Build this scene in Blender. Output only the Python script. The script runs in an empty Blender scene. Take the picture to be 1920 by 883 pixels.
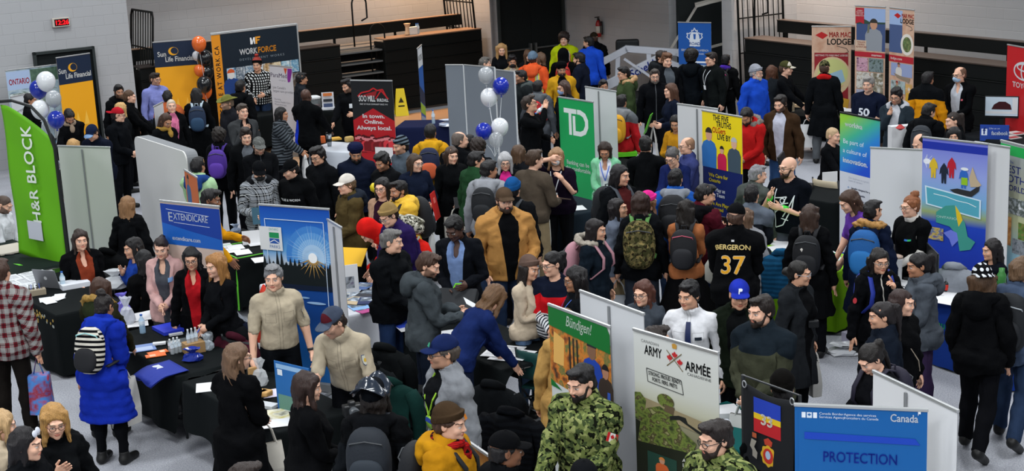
import bpy,bmesh,math,random
import numpy as np
from mathutils import Matrix,Vector
from mathutils.bvhtree import BVHTree
SC=bpy.context.scene
COL=SC.collection
D2R=math.radians
# ------------------------------------------------------------------ camera
FPX,CAMH,PITCH,ROLL=2850.0,5.37,math.atan((441.5+258)/2850.0),D2R(2.83)
CFW=np.array([0,math.cos(PITCH),-math.sin(PITCH)])
_r=np.array([1.0,0,0]);_u=np.cross(_r,CFW)
CR=_r*math.cos(ROLL)-_u*math.sin(ROLL)
CU=_r*math.sin(ROLL)+_u*math.cos(ROLL)
CPOS=np.array([0,0,CAMH])
cam_data=bpy.data.cameras.new('camera');cam=bpy.data.objects.new('camera',cam_data);COL.objects.link(cam)
cam_data.sensor_width=36;cam_data.lens=FPX/1920*36;cam_data.clip_end=200
cam.matrix_world=Matrix(((CR[0],CU[0],-CFW[0],0),(CR[1],CU[1],-CFW[1],0),(CR[2],CU[2],-CFW[2],CAMH),(0,0,0,1)))
SC.camera=cam
# ------------------------------------------------------------------ light
W=bpy.data.worlds.new('world');SC.world=W;W.use_nodes=True
W.node_tree.nodes['Background'].inputs[0].default_value=(0.80,0.88,1.0,1)
W.node_tree.nodes['Background'].inputs[1].default_value=0.20
def area(name,loc,size,energy,color=(1,1,1),rot=(0,0,0),size_y=None):
 l=bpy.data.lights.new(name,'AREA');l.energy=energy;l.color=color;l.size=size
 if size_y:l.shape='RECTANGLE';l.size_y=size_y
 o=bpy.data.objects.new(name,l);o.location=loc;o.rotation_euler=rot;COL.objects.link(o);return o
for _x in(-9,0,9):
 for _y,_e in((-5,560),(2,560),(9,480),(17,440),(25,440),(32,420)):  # two rows nearest and behind the camera added to brighten surfaces facing it
  area('high_bay_light',(_x+(_y-20)*0.2,_y,9.5),2.2,_e,(0.95,0.98,1.0))
SC.view_settings.view_transform='Standard';SC.view_settings.look='None'
SC.view_settings.gamma=1;SC.view_settings.use_curve_mapping=False
SC.view_settings.exposure=0.0
SC.cycles.use_denoising=True
SC.cycles.max_bounces=6;SC.cycles.diffuse_bounces=3;SC.cycles.glossy_bounces=2;SC.cycles.transparent_max_bounces=8
# ------------------------------------------------------------------ helpers
def at(px,py,z=0.0):
 """world point of height z on the line of sight through a photo pixel"""
 d=CFW*FPX+CR*(px-960)-CU*(py-441.5)
 t=(z-CAMH)/d[2]
 return d*t+CPOS
def proj(p):
 q=np.asarray(p,float)-CPOS;w=q@CFW
 return 960+FPX*(q@CR)/w,441.5-FPX*(q@CU)/w,FPX/w
def lin(c):
 return tuple((x/12.92 if x<=0.04045 else((x+0.055)/1.055)**2.4)for x in c)
def rgb(h):
 if isinstance(h,str):
  h=h.lstrip('#');return lin(tuple(int(h[i:i+2],16)/255 for i in(0,2,4)))
 return tuple(h)
_mc={}
def nodes(m):
 m.use_nodes=True;nt=m.node_tree;return nt,nt.nodes,nt.links,nt.nodes['Principled BSDF']
def mat(color,rough=0.6,kind='plain',metal=0.0,alpha=1.0,spec=0.3,scale=60,bump=0.0,var=0.0,emit=0.0):
 if not isinstance(color,str):return color
 key=(color,rough,kind,metal,alpha,spec,scale,bump,var,emit)
 if key in _mc:return _mc[key]
 m=bpy.data.materials.new(kind+'_'+str(len(_mc)));nt,N,L,b=nodes(m)
 c=rgb(color);b.inputs['Base Color'].default_value=(*c,1);b.inputs['Roughness'].default_value=rough
 b.inputs['Metallic'].default_value=metal;b.inputs['Specular IOR Level'].default_value=spec
 if alpha<1:b.inputs['Alpha'].default_value=alpha
 if emit:b.inputs['Emission Color'].default_value=(*c,1);b.inputs['Emission Strength'].default_value=emit
 if bump or var:
  tc=N.new('ShaderNodeTexCoord');no=N.new('ShaderNodeTexNoise');no.inputs['Scale'].default_value=scale
  no.inputs['Detail'].default_value=3;L.new(tc.outputs['Object'],no.inputs['Vector'])
  if bump:
   bp=N.new('ShaderNodeBump');bp.inputs['Strength'].default_value=bump;bp.inputs['Distance'].default_value=0.01
   L.new(no.outputs['Fac'],bp.inputs['Height']);L.new(bp.outputs['Normal'],b.inputs['Normal'])
  if var:
   mx=N.new('ShaderNodeMix');mx.data_type='RGBA';mx.inputs[6].default_value=(*[x*(1-var)for x in c],1)
   mx.inputs[7].default_value=(*[min(1,x*(1+var))for x in c],1);L.new(no.outputs['Fac'],mx.inputs[0]);L.new(mx.outputs[2],b.inputs['Base Color'])
 _mc[key]=m;return m
def link(o,parent=None):
 COL.objects.link(o)
 if parent is not None:o.parent=parent
 return o
def tag(o,label=None,cat=None,group=None,kind=None):
 if label:o['label']=label
 if cat:o['category']=cat
 if group:o['group']=group
 if kind:o['kind']=kind
 return o
def empty(name,loc=(0,0,0),rz=0.0,label=None,cat=None,group=None):
 o=bpy.data.objects.new(name,None);o.empty_display_size=0.1;COL.objects.link(o)
 o.location=loc;o.rotation_euler=(0,0,rz);return tag(o,label,cat,group)
class Ex:
 """tiny shader arithmetic"""
 nt=None
 def __init__(s,v):s.v=v
 @staticmethod
 def op(o,*a):
  n=Ex.nt.nodes.new('ShaderNodeMath');n.operation=o
  for i,x in enumerate(a):
   x=x.v if isinstance(x,Ex)else x
   if isinstance(x,(int,float)):n.inputs[i].default_value=x
   else:Ex.nt.links.new(x,n.inputs[i])
  return Ex(n.outputs[0])
 def __add__(s,o):return Ex.op('ADD',s,o)
 def __sub__(s,o):return Ex.op('SUBTRACT',s,o)
 def __rsub__(s,o):return Ex.op('SUBTRACT',o,s)
 def __mul__(s,o):return Ex.op('MULTIPLY',s,o)
 def __truediv__(s,o):return Ex.op('DIVIDE',s,o)
 def __lt__(s,o):return Ex.op('LESS_THAN',s,o)
 def __gt__(s,o):return Ex.op('GREATER_THAN',s,o)
 def abs(s):return Ex.op('ABSOLUTE',s)
 def frac(s):return Ex.op('FRACT',s)
 def max(s,o):return Ex.op('MAXIMUM',s,o)
 def min(s,o):return Ex.op('MINIMUM',s,o)
 def sat(s):return s.max(0.0).min(1.0)
def mixc(nt,f,a,b):
 n=nt.nodes.new('ShaderNodeMix');n.data_type='RGBA'
 for i,x in((0,f),(6,a),(7,b)):
  x=x.v if isinstance(x,Ex)else x
  if isinstance(x,(int,float)):n.inputs[i].default_value=x
  elif isinstance(x,(tuple,list)):n.inputs[i].default_value=(*x[:3],1)
  else:nt.links.new(x,n.inputs[i])
 return n.outputs[2]
class MB:
 """collects boxes, tubes, prisms into one mesh"""
 def __init__(s):s.v=[];s.f=[];s.m=[]
 def add(s,v,f,mi=0):
  n=len(s.v);s.v+=[tuple(map(float,p))for p in v];s.f+=[tuple(i+n for i in q)for q in f];s.m+=[mi]*len(f);return s
 def box(s,c,d,rz=0.0,mi=0,M=None):
  x,y,z=d[0]/2,d[1]/2,d[2]/2
  P=[(i*x,j*y,k*z)for i in(-1,1)for j in(-1,1)for k in(-1,1)]
  R=M or Matrix.Rotation(rz,3,'Z');P=[R@Vector(p)+Vector(c)for p in P]
  return s.add(P,[(0,1,3,2),(4,6,7,5),(0,4,5,1),(2,3,7,6),(0,2,6,4),(1,5,7,3)],mi)
 def tube(s,pts,r,n=8,mi=0,closed=False,caps=True):
  pts=[Vector(p)for p in pts];N=len(pts);rs=r if isinstance(r,(list,tuple))else[r]*N;V=[];F=[];prev=None
  for i,p in enumerate(pts):
   a=pts[(i-1)%N]if(closed or i>0)else p;b=pts[(i+1)%N]if(closed or i<N-1)else p
   t=(b-a).normalized()if(b-a).length>1e-9 else Vector((0,0,1))
   if prev is None:u=t.orthogonal().normalized()
   else:
    u=prev-t*prev.dot(t);u=u.normalized()if u.length>1e-6 else t.orthogonal().normalized()
   prev=u;w=t.cross(u)
   for k in range(n):
    q=2*math.pi*k/n;V.append(p+(u*math.cos(q)+w*math.sin(q))*rs[i])
  for i in range(N if closed else N-1):
   j=(i+1)%N
   for k in range(n):F.append((i*n+k,i*n+(k+1)%n,j*n+(k+1)%n,j*n+k))
  if caps and not closed:F.append(tuple(range(n))[::-1]);F.append(tuple((N-1)*n+k for k in range(n)))
  return s.add(V,F,mi)
 def lathe(s,prof,c=(0,0,0),n=20,mi=0,M=None,sx=1,sy=1):
  V=[];F=[]
  for r,z in prof:
   for k in range(n):
    q=2*math.pi*k/n;p=Vector((r*math.cos(q)*sx,r*math.sin(q)*sy,z));p=(M@p if M else p)+Vector(c);V.append(p)
  for i in range(len(prof)-1):
   for k in range(n):F.append((i*n+k,i*n+(k+1)%n,(i+1)*n+(k+1)%n,(i+1)*n+k))
  F.append(tuple(range(n))[::-1]);F.append(tuple((len(prof)-1)*n+k for k in range(n)))
  return s.add(V,F,mi)
 def poly(s,pts,y=0.0,t=0.002,mi=0):
  """flat outline in the XZ plane, extruded t towards -Y from y"""
  n=len(pts);V=[(p[0],y,p[1])for p in pts]+[(p[0],y-t,p[1])for p in pts]
  F=[tuple(range(n)),tuple(range(2*n-1,n-1,-1))]+[(i,n+i,n+(i+1)%n,(i+1)%n)for i in range(n)]
  return s.add(V,F,mi)
 def grid(s,fn,nu,nv,mi=0):
  V=[fn(i/nu,j/nv)for j in range(nv+1)for i in range(nu+1)]
  return s.add(V,[(j*(nu+1)+i,j*(nu+1)+i+1,(j+1)*(nu+1)+i+1,(j+1)*(nu+1)+i)for j in range(nv)for i in range(nu)],mi)
 def mesh(s,name,ms,smooth=False,bevel=0.0,fix=True):
  me=bpy.data.meshes.new(name);me.from_pydata(s.v,[],s.f)
  for m in(ms if isinstance(ms,(list,tuple))else[ms]):me.materials.append(m)
  me.polygons.foreach_set('material_index',s.m)
  if fix or bevel:
   bm=bmesh.new();bm.from_mesh(me)
   if fix:bmesh.ops.recalc_face_normals(bm,faces=bm.faces)
   if bevel:
    es=[e for e in bm.edges if len(e.link_faces)==2 and e.calc_face_angle(0)>0.6]
    bmesh.ops.bevel(bm,geom=es,offset=bevel,segments=2,affect='EDGES',profile=0.5)
   bm.to_mesh(me);bm.free()
  if smooth:me.polygons.foreach_set('use_smooth',[True]*len(me.polygons))
  me.update();return me
 def build(s,name,ms,parent=None,smooth=False,bevel=0.0,loc=None,rz=None,fix=True):
  o=link(bpy.data.objects.new(name,s.mesh(name,ms,smooth,bevel,fix)),parent)
  if loc is not None:o.location=loc
  if rz is not None:o.rotation_euler=(0,0,rz)
  return o
def noisy(P,seed,f=20.0):
 """cheap smooth noise -1..1 at points P (n,3)"""
 rs=np.random.RandomState(seed);out=np.zeros(len(P))
 for _ in range(5):
  k=rs.normal(size=3);k*=f/(np.linalg.norm(k)+1e-9)*rs.uniform(.6,1.5)
  out+=np.sin(P@k+rs.uniform(0,6.28))
 return out/2.6
_dg=None
def text_mesh(txt,size,bold=0.0,shear=0.0,align='CENTER',depth=0.001,space=1.0,line=1.0):
 """lettering lying in the XZ plane facing -Y, built from Blender's own font: (verts, tris)"""
 c=bpy.data.curves.new('t','FONT');c.body=txt;c.size=size;c.align_x=align;c.shear=shear
 c.resolution_u=3;c.space_character=space;c.space_line=line;c.extrude=depth
 o=bpy.data.objects.new('t',c);COL.objects.link(o);dg=bpy.context.evaluated_depsgraph_get();me=o.evaluated_get(dg).to_mesh()
 V=[(v.co.x,-v.co.z,v.co.y)for v in me.vertices];F=[tuple(p.vertices)for p in me.polygons]
 o.evaluated_get(dg).to_mesh_clear();bpy.data.objects.remove(o);bpy.data.curves.remove(c)
 if bold: # heavier strokes: the outline laid down again a little to each side
  b=min(bold,size*.028);V0,F0,n=V,F,len(V);V=[];F=[]
  for k,(dx,dz)in enumerate(((0,0),(b,0),(-b,0),(0,b),(0,-b))):V+=[(p[0]+dx,p[1],p[2]+dz)for p in V0];F+=[tuple(i+k*n for i in f)for f in F0]
 return V,F
def text(parent,name,txt,size,x,z,color,y=-0.006,bold=0.0,shear=0.0,align='CENTER',sx=1.0,space=1.0,line=1.0,rot=0.0,label=None,wd=None):
 if '\n' in txt:
  ls=txt.split('\n')
  if wd:V,F=text_mesh(max(ls,key=len),size,bold);sx=wd/(max(p[0]for p in V)-min(p[0]for p in V))
  for k,l_ in enumerate(ls):o=text(parent,name,l_,size,x+math.sin(rot)*k*size*line,z-math.cos(rot)*k*size*line,color,y,bold,shear,align,sx,space,1.0,rot,label)
  return o
 V,F=text_mesh(txt,size,bold,shear,align,0.0,space,line);ca,sa=math.cos(rot),math.sin(rot)
 if wd:sx=wd/(max(p[0]for p in V)-min(p[0]for p in V))
 V=[(p[0]*sx,p[1],p[2])for p in V]
 V=[(p[0]*ca-p[2]*sa+x,p[1]+y,p[0]*sa+p[2]*ca+z)for p in V]
 m=MB();m.add(V,F);return tag(m.build(name,mat(color,0.5),parent,fix=False),label)
# ------------------------------------------------------------------ the hall
D1=np.array([0.84433,0.53583]);N1=np.array([-0.53583,0.84433]) # back wall direction and outward normal
D2=np.array([0.51054,-0.85985]);N2=np.array([0.85985,0.51054]) # right wall runs towards the camera
CORN=np.array([1.552,36.497])
def w1(t,dep=0.0,z=0.0):p=CORN+D1*t+N1*dep;return(p[0],p[1],z)
def w2(t,dep=0.0,z=0.0):p=CORN+D2*t+N2*dep;return(p[0],p[1],z)
A1=math.atan2(D1[1],D1[0]);A2=math.atan2(D2[1],D2[0])
def wall_mat(c):
 m=bpy.data.materials.new('painted_block');nt,N,L,b=nodes(m);g=N.new('ShaderNodeNewGeometry');Ex.nt=nt
 tc=N.new('ShaderNodeTexCoord');br=N.new('ShaderNodeTexBrick');br.inputs['Scale'].default_value=1;br.inputs['Brick Width'].default_value=.40;br.inputs['Row Height'].default_value=.20
 br.inputs['Mortar Size'].default_value=.008;br.inputs['Mortar Smooth'].default_value=.4;c=rgb(c)
 br.inputs['Color1'].default_value=(*c,1);br.inputs['Color2'].default_value=(*[x*.97 for x in c],1);br.inputs['Mortar'].default_value=(*[x*.93 for x in c],1)
 L.new(tc.outputs['UV'],br.inputs['Vector']);L.new(br.outputs['Color'],b.inputs['Base Color'])
 bp=N.new('ShaderNodeBump');bp.inputs['Strength'].default_value=.35;bp.inputs['Distance'].default_value=.01;L.new(br.outputs['Fac'],bp.inputs['Height']);bp.invert=True;L.new(bp.outputs['Normal'],b.inputs['Normal'])
 b.inputs['Roughness'].default_value=.55;return m
def wall(name,p,q,z0,z1,m,th=.2,side=1):
 """a wall from p to q (xy), thickness added on the outer side"""
 p=np.array(p[:2]);q=np.array(q[:2]);d=q-p;L_=np.linalg.norm(d);d=d/L_;n=np.array([-d[1],d[0]])*th*side
 V=[(*p,z0),(*q,z0),(*q,z1),(*p,z1),(*(p+n),z0),(*(q+n),z0),(*(q+n),z1),(*(p+n),z1)]
 me=bpy.data.meshes.new(name);me.from_pydata(V,[],[(0,1,2,3),(5,4,7,6),(4,0,3,7),(1,5,6,2),(3,2,6,7),(4,5,1,0)]);me.materials.append(m)
 uv=me.uv_layers.new(name='UVMap');us=[0,L_,L_,0,0,L_,L_,0]
 for lp in me.loops:
  i=lp.vertex_index;o=th if i>3 else 0
  uv.data[lp.index].uv=(us[i]+o,V[i][2])
 o=link(bpy.data.objects.new(name,me));o['kind']='structure';return o
WM=wall_mat('#a5a6a8');WHT=5.2
TL,TR=-11.2+.0,-2.10 # alcove of the left bleachers, distances along the back wall from the corner
ta=float((np.array([-7.49,30.77])-CORN)@D1);tb=float((np.array([-0.24,35.36])-CORN)@D1)
tdl,tdr=tb+.17,-.06 # double door
def fl_mat():
 m=bpy.data.materials.new('speckled_floor');nt,N,L,b=nodes(m);tc=N.new('ShaderNodeTexCoord')
 n1=N.new('ShaderNodeTexNoise');n1.inputs['Scale'].default_value=70;n1.inputs['Detail'].default_value=3;L.new(tc.outputs['Object'],n1.inputs['Vector'])
 n2=N.new('ShaderNodeTexNoise');n2.inputs['Scale'].default_value=.5;n2.inputs['Detail'].default_value=4;L.new(tc.outputs['Object'],n2.inputs['Vector'])
 a=mixc(nt,n1.outputs['Fac'],rgb('#4c4f58'),rgb('#c9cbd2'));c=mixc(nt,n2.outputs['Fac'],(.82,.82,.82),(1.08,1.08,1.08))
 mu=N.new('ShaderNodeMix');mu.data_type='RGBA';mu.blend_type='MULTIPLY';mu.inputs[0].default_value=1;L.new(a,mu.inputs[6]);L.new(c,mu.inputs[7]);L.new(mu.outputs[2],b.inputs['Base Color'])
 b.inputs['Roughness'].default_value=.7;b.inputs['Specular IOR Level'].default_value=.25;return m
f=MB();f.box((0,19,-.05),(44,56,.1));o=f.build('floor',fl_mat());o['kind']='structure'
# tan wooden floor strip in front of the left bleachers
c=CORN+D1*(-5.6)-N1*2.3;f=MB();f.box((c[0],c[1],.004),(10.5,4.0,.008),A1);o=f.build('trim_floor_strip',mat('#b08a68',.45,var=.12,scale=2));o['kind']='structure'
wall('wall_back_left',w1(-16),w1(ta),0,WHT,WM)
wall('wall_back_pier',w1(tb-.02),w1(tdl),0,WHT,WM,th=.25)
wall('wall_back_lintel',w1(tdl),w1(tdr),3.0,WHT,WM)
wall('wall_back_end',w1(tdr),w1(0),0,WHT,WM)
AD=1.75
wall('wall_back_bay_light_shield',w1(ta),w1(tb),3.6,WHT,WM);wall('wall_right_bay_light_shield',w2(5.98),w2(18),3.6,WHT,WM)  # unseen wall over each bay opening, added to block lamp spill
# unseen slab added over the entrance corner to shade its walls from the lamps
f=MB();q_=[CORN+D1*.1+D2*-.1,CORN-D1*4.2,CORN-D1*4.2+D2*5.9,CORN+D2*5.9];f.add([(p[0],p[1],z)for z in(4.0,4.2)for p in q_],[(0,1,2,3),(7,6,5,4),(0,4,5,1),(1,5,6,2),(2,6,7,3),(3,7,4,0)]);o=f.build('ceiling_light_blocker',mat('#6a6a66',.8));o['kind']='structure'
wall('wall_left_alcove',w1(ta-.3,AD),w1(tb+.3,AD),0,WHT,WM)
wall('wall_left_alcove_near',w1(ta,0.2),w1(ta,AD),0,WHT,WM,th=.2,side=1)
wall('wall_left_alcove_far',w1(tb,.0),w1(tb,AD),0,WHT,WM,th=.2,side=-1)
t2d0,t2d1,t2p=4.05,5.86,5.98 # recessed doorway and the pier on the right wall
wall('wall_right',w2(0),w2(t2d0),0,WHT,WM)
wall('wall_right_pier',w2(t2d1),w2(t2p),0,WHT,WM,th=.3)
wall('wall_right_alcove',w2(t2p-.3,AD),w2(18,AD),0,WHT,WM)
wall('wall_right_alcove_far',w2(t2p,0),w2(t2p,AD),0,WHT,WM,th=.2,side=-1)
DK=mat('#14191a',.6,bump=.05,spec=.15)
# recess behind the second doorway
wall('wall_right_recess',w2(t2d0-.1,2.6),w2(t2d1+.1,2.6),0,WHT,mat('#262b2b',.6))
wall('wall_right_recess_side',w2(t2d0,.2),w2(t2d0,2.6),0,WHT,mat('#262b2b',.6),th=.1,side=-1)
wall('wall_right_lintel',w2(t2d0),w2(t2d1),3.2,WHT,WM)
# doors
def door(name,ta_,tb_,h,dep,wf,ang,bars=True,leafs=2,fr=.06):
 r=empty(name,wf((ta_+tb_)/2,dep,0),ang);r['kind']='structure';Lw=abs(tb_-ta_)
 m=MB();m.box((-Lw/2+fr/2,-.01,h/2),(fr,.12,h));m.box((Lw/2-fr/2,-.01,h/2),(fr,.12,h));m.box((0,-.01,h-fr/2),(Lw,.12,fr));m.build('door_frame',mat('#2a3030',.5),r)
 for i in range(leafs):
  w_=(Lw-2*fr)/leafs;x=-Lw/2+fr+w_*(i+.5)
  m=MB();m.box((x,.02,h/2),(w_-.012,.05,h-.08));lf=m.build('door_leaf',DK,r,bevel=.004)
  if bars:
   m=MB();m.tube([(x-w_*.44,-.07,1.08),(x+w_*.44,-.07,1.08)],.022);s=-1 if i else 1
   m.box((x+s*w_*.42,-.04,1.08),(.05,.09,.24));m.box((x-s*w_*.42,-.04,1.08),(.05,.09,.08));m.build('push_bar',mat('#777c7c',.35,metal=.8),lf)
 return r
door('door_1',tdl,tdr,3.0,.02,w1,A1)
tq0=float((np.array([-9.16,29.70])-CORN)@D1);tq1=float((np.array([-8.14,30.35])-CORN)@D1)
door('door_2',tq0,tq1,2.22,-.03,w1,A1,bars=False,leafs=1,fr=.05)
# ------------------------------------------------------------------ folded bleachers
BLK=mat('#0c0f0f',.6,spec=.15);BLK2=mat('#080a0a',.6,spec=.15);STEEL=mat('#4a5052',.4,metal=.6)
def bleacher(label,wf,ang,t0,t1,gap=None,plank='#a98d74'):
 """closed retractable seating: a stack of riser boards, deck, the raised top row behind it"""
 r=empty('bleacher',wf((t0+t1)/2,0,0),ang,label,'bleacher','folded bleachers');W_=t1-t0;HZ=1.68
 segs=[(-W_/2,W_/2)]if not gap else[(-W_/2,gap[0]-(t0+t1)/2),(gap[1]-(t0+t1)/2,W_/2)]
 for si,(a,b)in enumerate(segs):
  for k in range(6):
   m=MB();z0=.06+k*.27;m.box(((a+b)/2,.05+.004*k,z0+.125),(b-a,.06,.25));m.box(((a+b)/2,.10,z0+.255),(b-a-.02,.16,.02),mi=1)
   m.build('riser_board',[BLK,BLK2],r,bevel=.008)
  m=MB();m.box(((a+b)/2,.27,HZ-.012),(b-a,.50,.028));m.build('seat_plank',mat('#2c2624' if gap and si==0 else plank,.4,var=.15,scale=6),r,bevel=.005)
  [MB().box((q,.3,.8),(.05,.5,1.6)).build('end_panel',BLK2,r)for q in(a+.03,b-.03)]
 m=MB();m.box((0,.95,1.50),(W_,.9,.03));m.build('deck',mat('#6f6a64',.5),r)
 m=MB();m.box((0,.93,1.83),(W_,.06,.24));m.box((0,.99,1.955),(W_,.2,.02),mi=1);
 for q in np.linspace(-W_/2+.2,W_/2-.2,6):m.box((q,.98,1.6),(.05,.05,.4))
 m.build('top_row_board',[BLK,mat(plank,.4,var=.15,scale=6)],r,bevel=.006)
 if gap:
  g0,g1=gap[0]-(t0+t1)/2,gap[1]-(t0+t1)/2;gc=(g0+g1)/2
  for k in range(6):
   m=MB();m.box((gc,.30,.20+k*.25),(g1-g0-.04,.34,.03));m.box((gc,.45,.09+k*.25),(g1-g0-.04,.02,.2),mi=1);m.box((gc,.125,.20+k*.25),(g1-g0-.04,.012,.035),mi=2)
   m.build('aisle_step',[mat('#3c4244',.5),BLK2,mat('#8a9092',.3,metal=.7)],r)
 return r
bl=bleacher('folded black bleachers in the back wall bay with an aisle of grey steps',w1,A1,ta+.15,tb-.25,plank='#8a6e58',gap=(float((np.array([-3.55,33.3])-CORN)@D1),float((np.array([-2.63,33.9])-CORN)@D1)))
br_=bleacher('folded black bleachers in the right wall bay behind the lodge banners',w2,A2,t2p+.55,16.5,plank='#4a3f38')
def hoop_rail(label,p,ang,h,wd,z0=0.0):
 m=MB();R=wd/2;pts=[(-R,0,0),(-R,0,h-R)]+[(-R*math.cos(a),0,h-R+R*math.sin(a))for a in np.linspace(.2,math.pi-.2,9)]+[(R,0,h-R),(R,0,h*.55),(R*.2,0,h*.5)]
 m.tube(pts,.02,8);o=m.build('hand_rail',BLK2,None,smooth=True);o.location=(p[0],p[1],z0);o.rotation_euler=(0,0,ang);tag(o,label,'handrail','bleacher aisle rails');return o
gc_=float((np.array([-2.85,33.75])-CORN)@D1)
hoop_rail('taller black hoop rail standing at the back of the left bleacher aisle',w1(gc_,.62),A1,1.12,.36,1.52)
hoop_rail('lower black hoop rail standing at the front of the left bleacher aisle',w1(gc_+.2,.22),A1,1.30,.36,.72)
q_=at(1556,48,1.7);hoop_rail('black hoop rail rising behind the map banner on the right bleachers',w2(float((q_[:2]-CORN)@D2),.5),A2,.9,.42,1.66)
def grille(label,p,ang,L_,z0,z1,lean):
 """guard rail of upright bars at the end of the bleachers"""
 m=MB();pt=lambda u,v:(u*L_,lean*v,z0+(z1-z0)*v)
 m.tube([pt(0,0),pt(0,.95),pt(.04,1),pt(.96,1),pt(1,.95),pt(1,0)],.024,8)
 for v in(.02,.34,.67):m.tube([pt(0,v),pt(1,v)],.016,6)
 for u in np.linspace(.1,.9,8):m.tube([pt(u,.0),pt(u,1)],.013,6)
 m.tube([pt(0,0),(0,0,.05)],.024,8);m.tube([pt(1,0),(L_,0,.05)],.024,8)
 o=m.build('guard_rail',BLK2,None,smooth=True);o.location=(p[0],p[1],0);o.rotation_euler=(0,0,ang);return tag(o,label,'rail','bleacher end rails')
NA1=math.atan2(N1[1],N1[0]);NA2=math.atan2(N2[1],N2[0])
grille('black barred guard rail at the near left end of the back bleachers',w1(ta+.32,.12),NA1,1.3,.5,2.75,-.25)
grille('black barred guard rail beside the warm lit pier left of the double door',w1(tb-.32,.12),NA1,1.3,1.0,2.9,.12)
grille('black barred guard rail at the corner end of the right bleachers',w2(t2p+.35,.1),NA2,1.2,.6,2.75,.1)
# warm lamps inside the two bleacher bays
p=w1(tb-1.0,.85,4.9);area('bay_lamp',p,.5,230,(1,.60,.32),(0,0,A1));p=w1(tb-3.2,.9,4.9);area('bay_lamp',p,.5,40,(1,.66,.42),(0,0,A1))
p=w2(t2p+.9,.8,4.9);area('bay_lamp',p,.5,220,(1,.78,.62),(0,0,A2))
# items left on the seats of the back bleachers
def bottle(p,label,group=None,h=.21,col='#bcd6e6',cap='#2a5fb0',r=.032):
 m=MB();m.lathe([(r*.9,0),(r,.01),(r,h*.35),(r*.9,h*.42),(r,h*.5),(r,h*.68),(r*.45,h*.86),(r*.42,h*.93)],n=14);o=m.build('bottle',mat(col,.12,alpha=.55,spec=.6),None,smooth=True);o.location=p;tag(o,label,'bottle',group)
 m=MB();m.lathe([(r*.47,h*.93),(r*.47,h),(r*.3,h)],n=12);m.build('bottle_cap',mat(cap,.4),o);m=MB();m.lathe([(r*1.01,h*.5),(r*1.01,h*.67)],n=14);m.build('bottle_label',mat('#d6e4ee',.5),o);return o
tt_=lambda px:float((at(px,62,1.68)[:2]-CORN)@D1)
bottle(w1(tt_(766),.3,1.685),'left clear water bottle of the pair on the bleacher seat','bottles on the bleachers',h=.24)
bottle(w1(tt_(772),.3,1.685),'right clear water bottle of the pair on the bleacher seat','bottles on the bleachers',h=.24)
m=MB();m.box((0,0,.075),(.2,.12,.15));m.box((0,0,.16),(.205,.125,.02));o=m.build('carton',mat('#d8d4cc',.6),None,bevel=.004);o.location=w1(tt_(752),.3,1.685);o.rotation_euler=(0,0,A1);tag(o,'white cardboard carton on the bleacher seat beside two bottles','box')
m=MB();m.lathe([(.05,0),(.065,.02),(.05,.1),(.045,.18),(.08,.26)],n=9);o=m.build('paper_bag',mat('#c9a582',.7),None);o.location=w1(tt_(735),.3,1.685);tag(o,'crumpled brown paper bag standing on the bleacher seat','bag')
m=MB();m.lathe([(.03,0),(.04,.13),(.042,.13),(.042,.14),(.02,.145)],n=12);o=m.build('coffee_cup',mat('#5a7a92',.5),None,smooth=False);o.location=w1(tt_(742),.3,1.685);tag(o,'small blue cup on the bleacher seat by the paper bag','cup')
# clock, extinguisher
tc_=float((np.array([-8.64,30.03])-CORN)@D1);r=empty('wall_clock',w1(tc_,-.04,2.75),A1,'digital wall clock with red numerals above the left door','clock')
m=MB();m.box((0,0,0),(.34,.07,.18));m.build('clock_case',mat('#b9b2a8',.5),r,bevel=.01);m=MB();m.box((.01,-.037,0),(.28,.006,.13));m.build('clock_display',mat('#140505',.3),r)
V_,F_=text_mesh('12:26',.125,.002);m=MB();m.add([(p[0],p[1],p[2])for p in V_],F_);o=m.build('clock_digits',mat('#ff1a22',.4,emit=1.6),r,fix=False);o.location=(.01,-.042,-.043)
tx_=1.53;r=empty('fire_extinguisher',w2(tx_,-.125,1.36),A2,'red fire extinguisher with white label hung on the grey wall','fire extinguisher')
m=MB();m.lathe([(.05,0),(.065,.02),(.065,.30),(.045,.36),(.022,.385)],n=16);m.build('cylinder',mat('#8e1c1c',.35),r,smooth=True)
m=MB();m.lathe([(.067,.09),(.067,.25)],n=16);m.build('label_sleeve',mat('#b8b2a8',.5),r,smooth=True)
m=MB();m.lathe([(.02,.38),(.03,.40),(.025,.44)],n=10);m.box((0,-.03,.455),(.025,.13,.02));m.tube([(.02,0,.42),(.075,-.01,.38),(.082,0,.2),(.08,0,.1)],.011,7);m.build('valve_and_hose',mat('#141414',.5),r)
m=MB();m.box((0,.085,.2),(.05,.03,.3));m.build('bracket',mat('#303030',.5),r)
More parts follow.
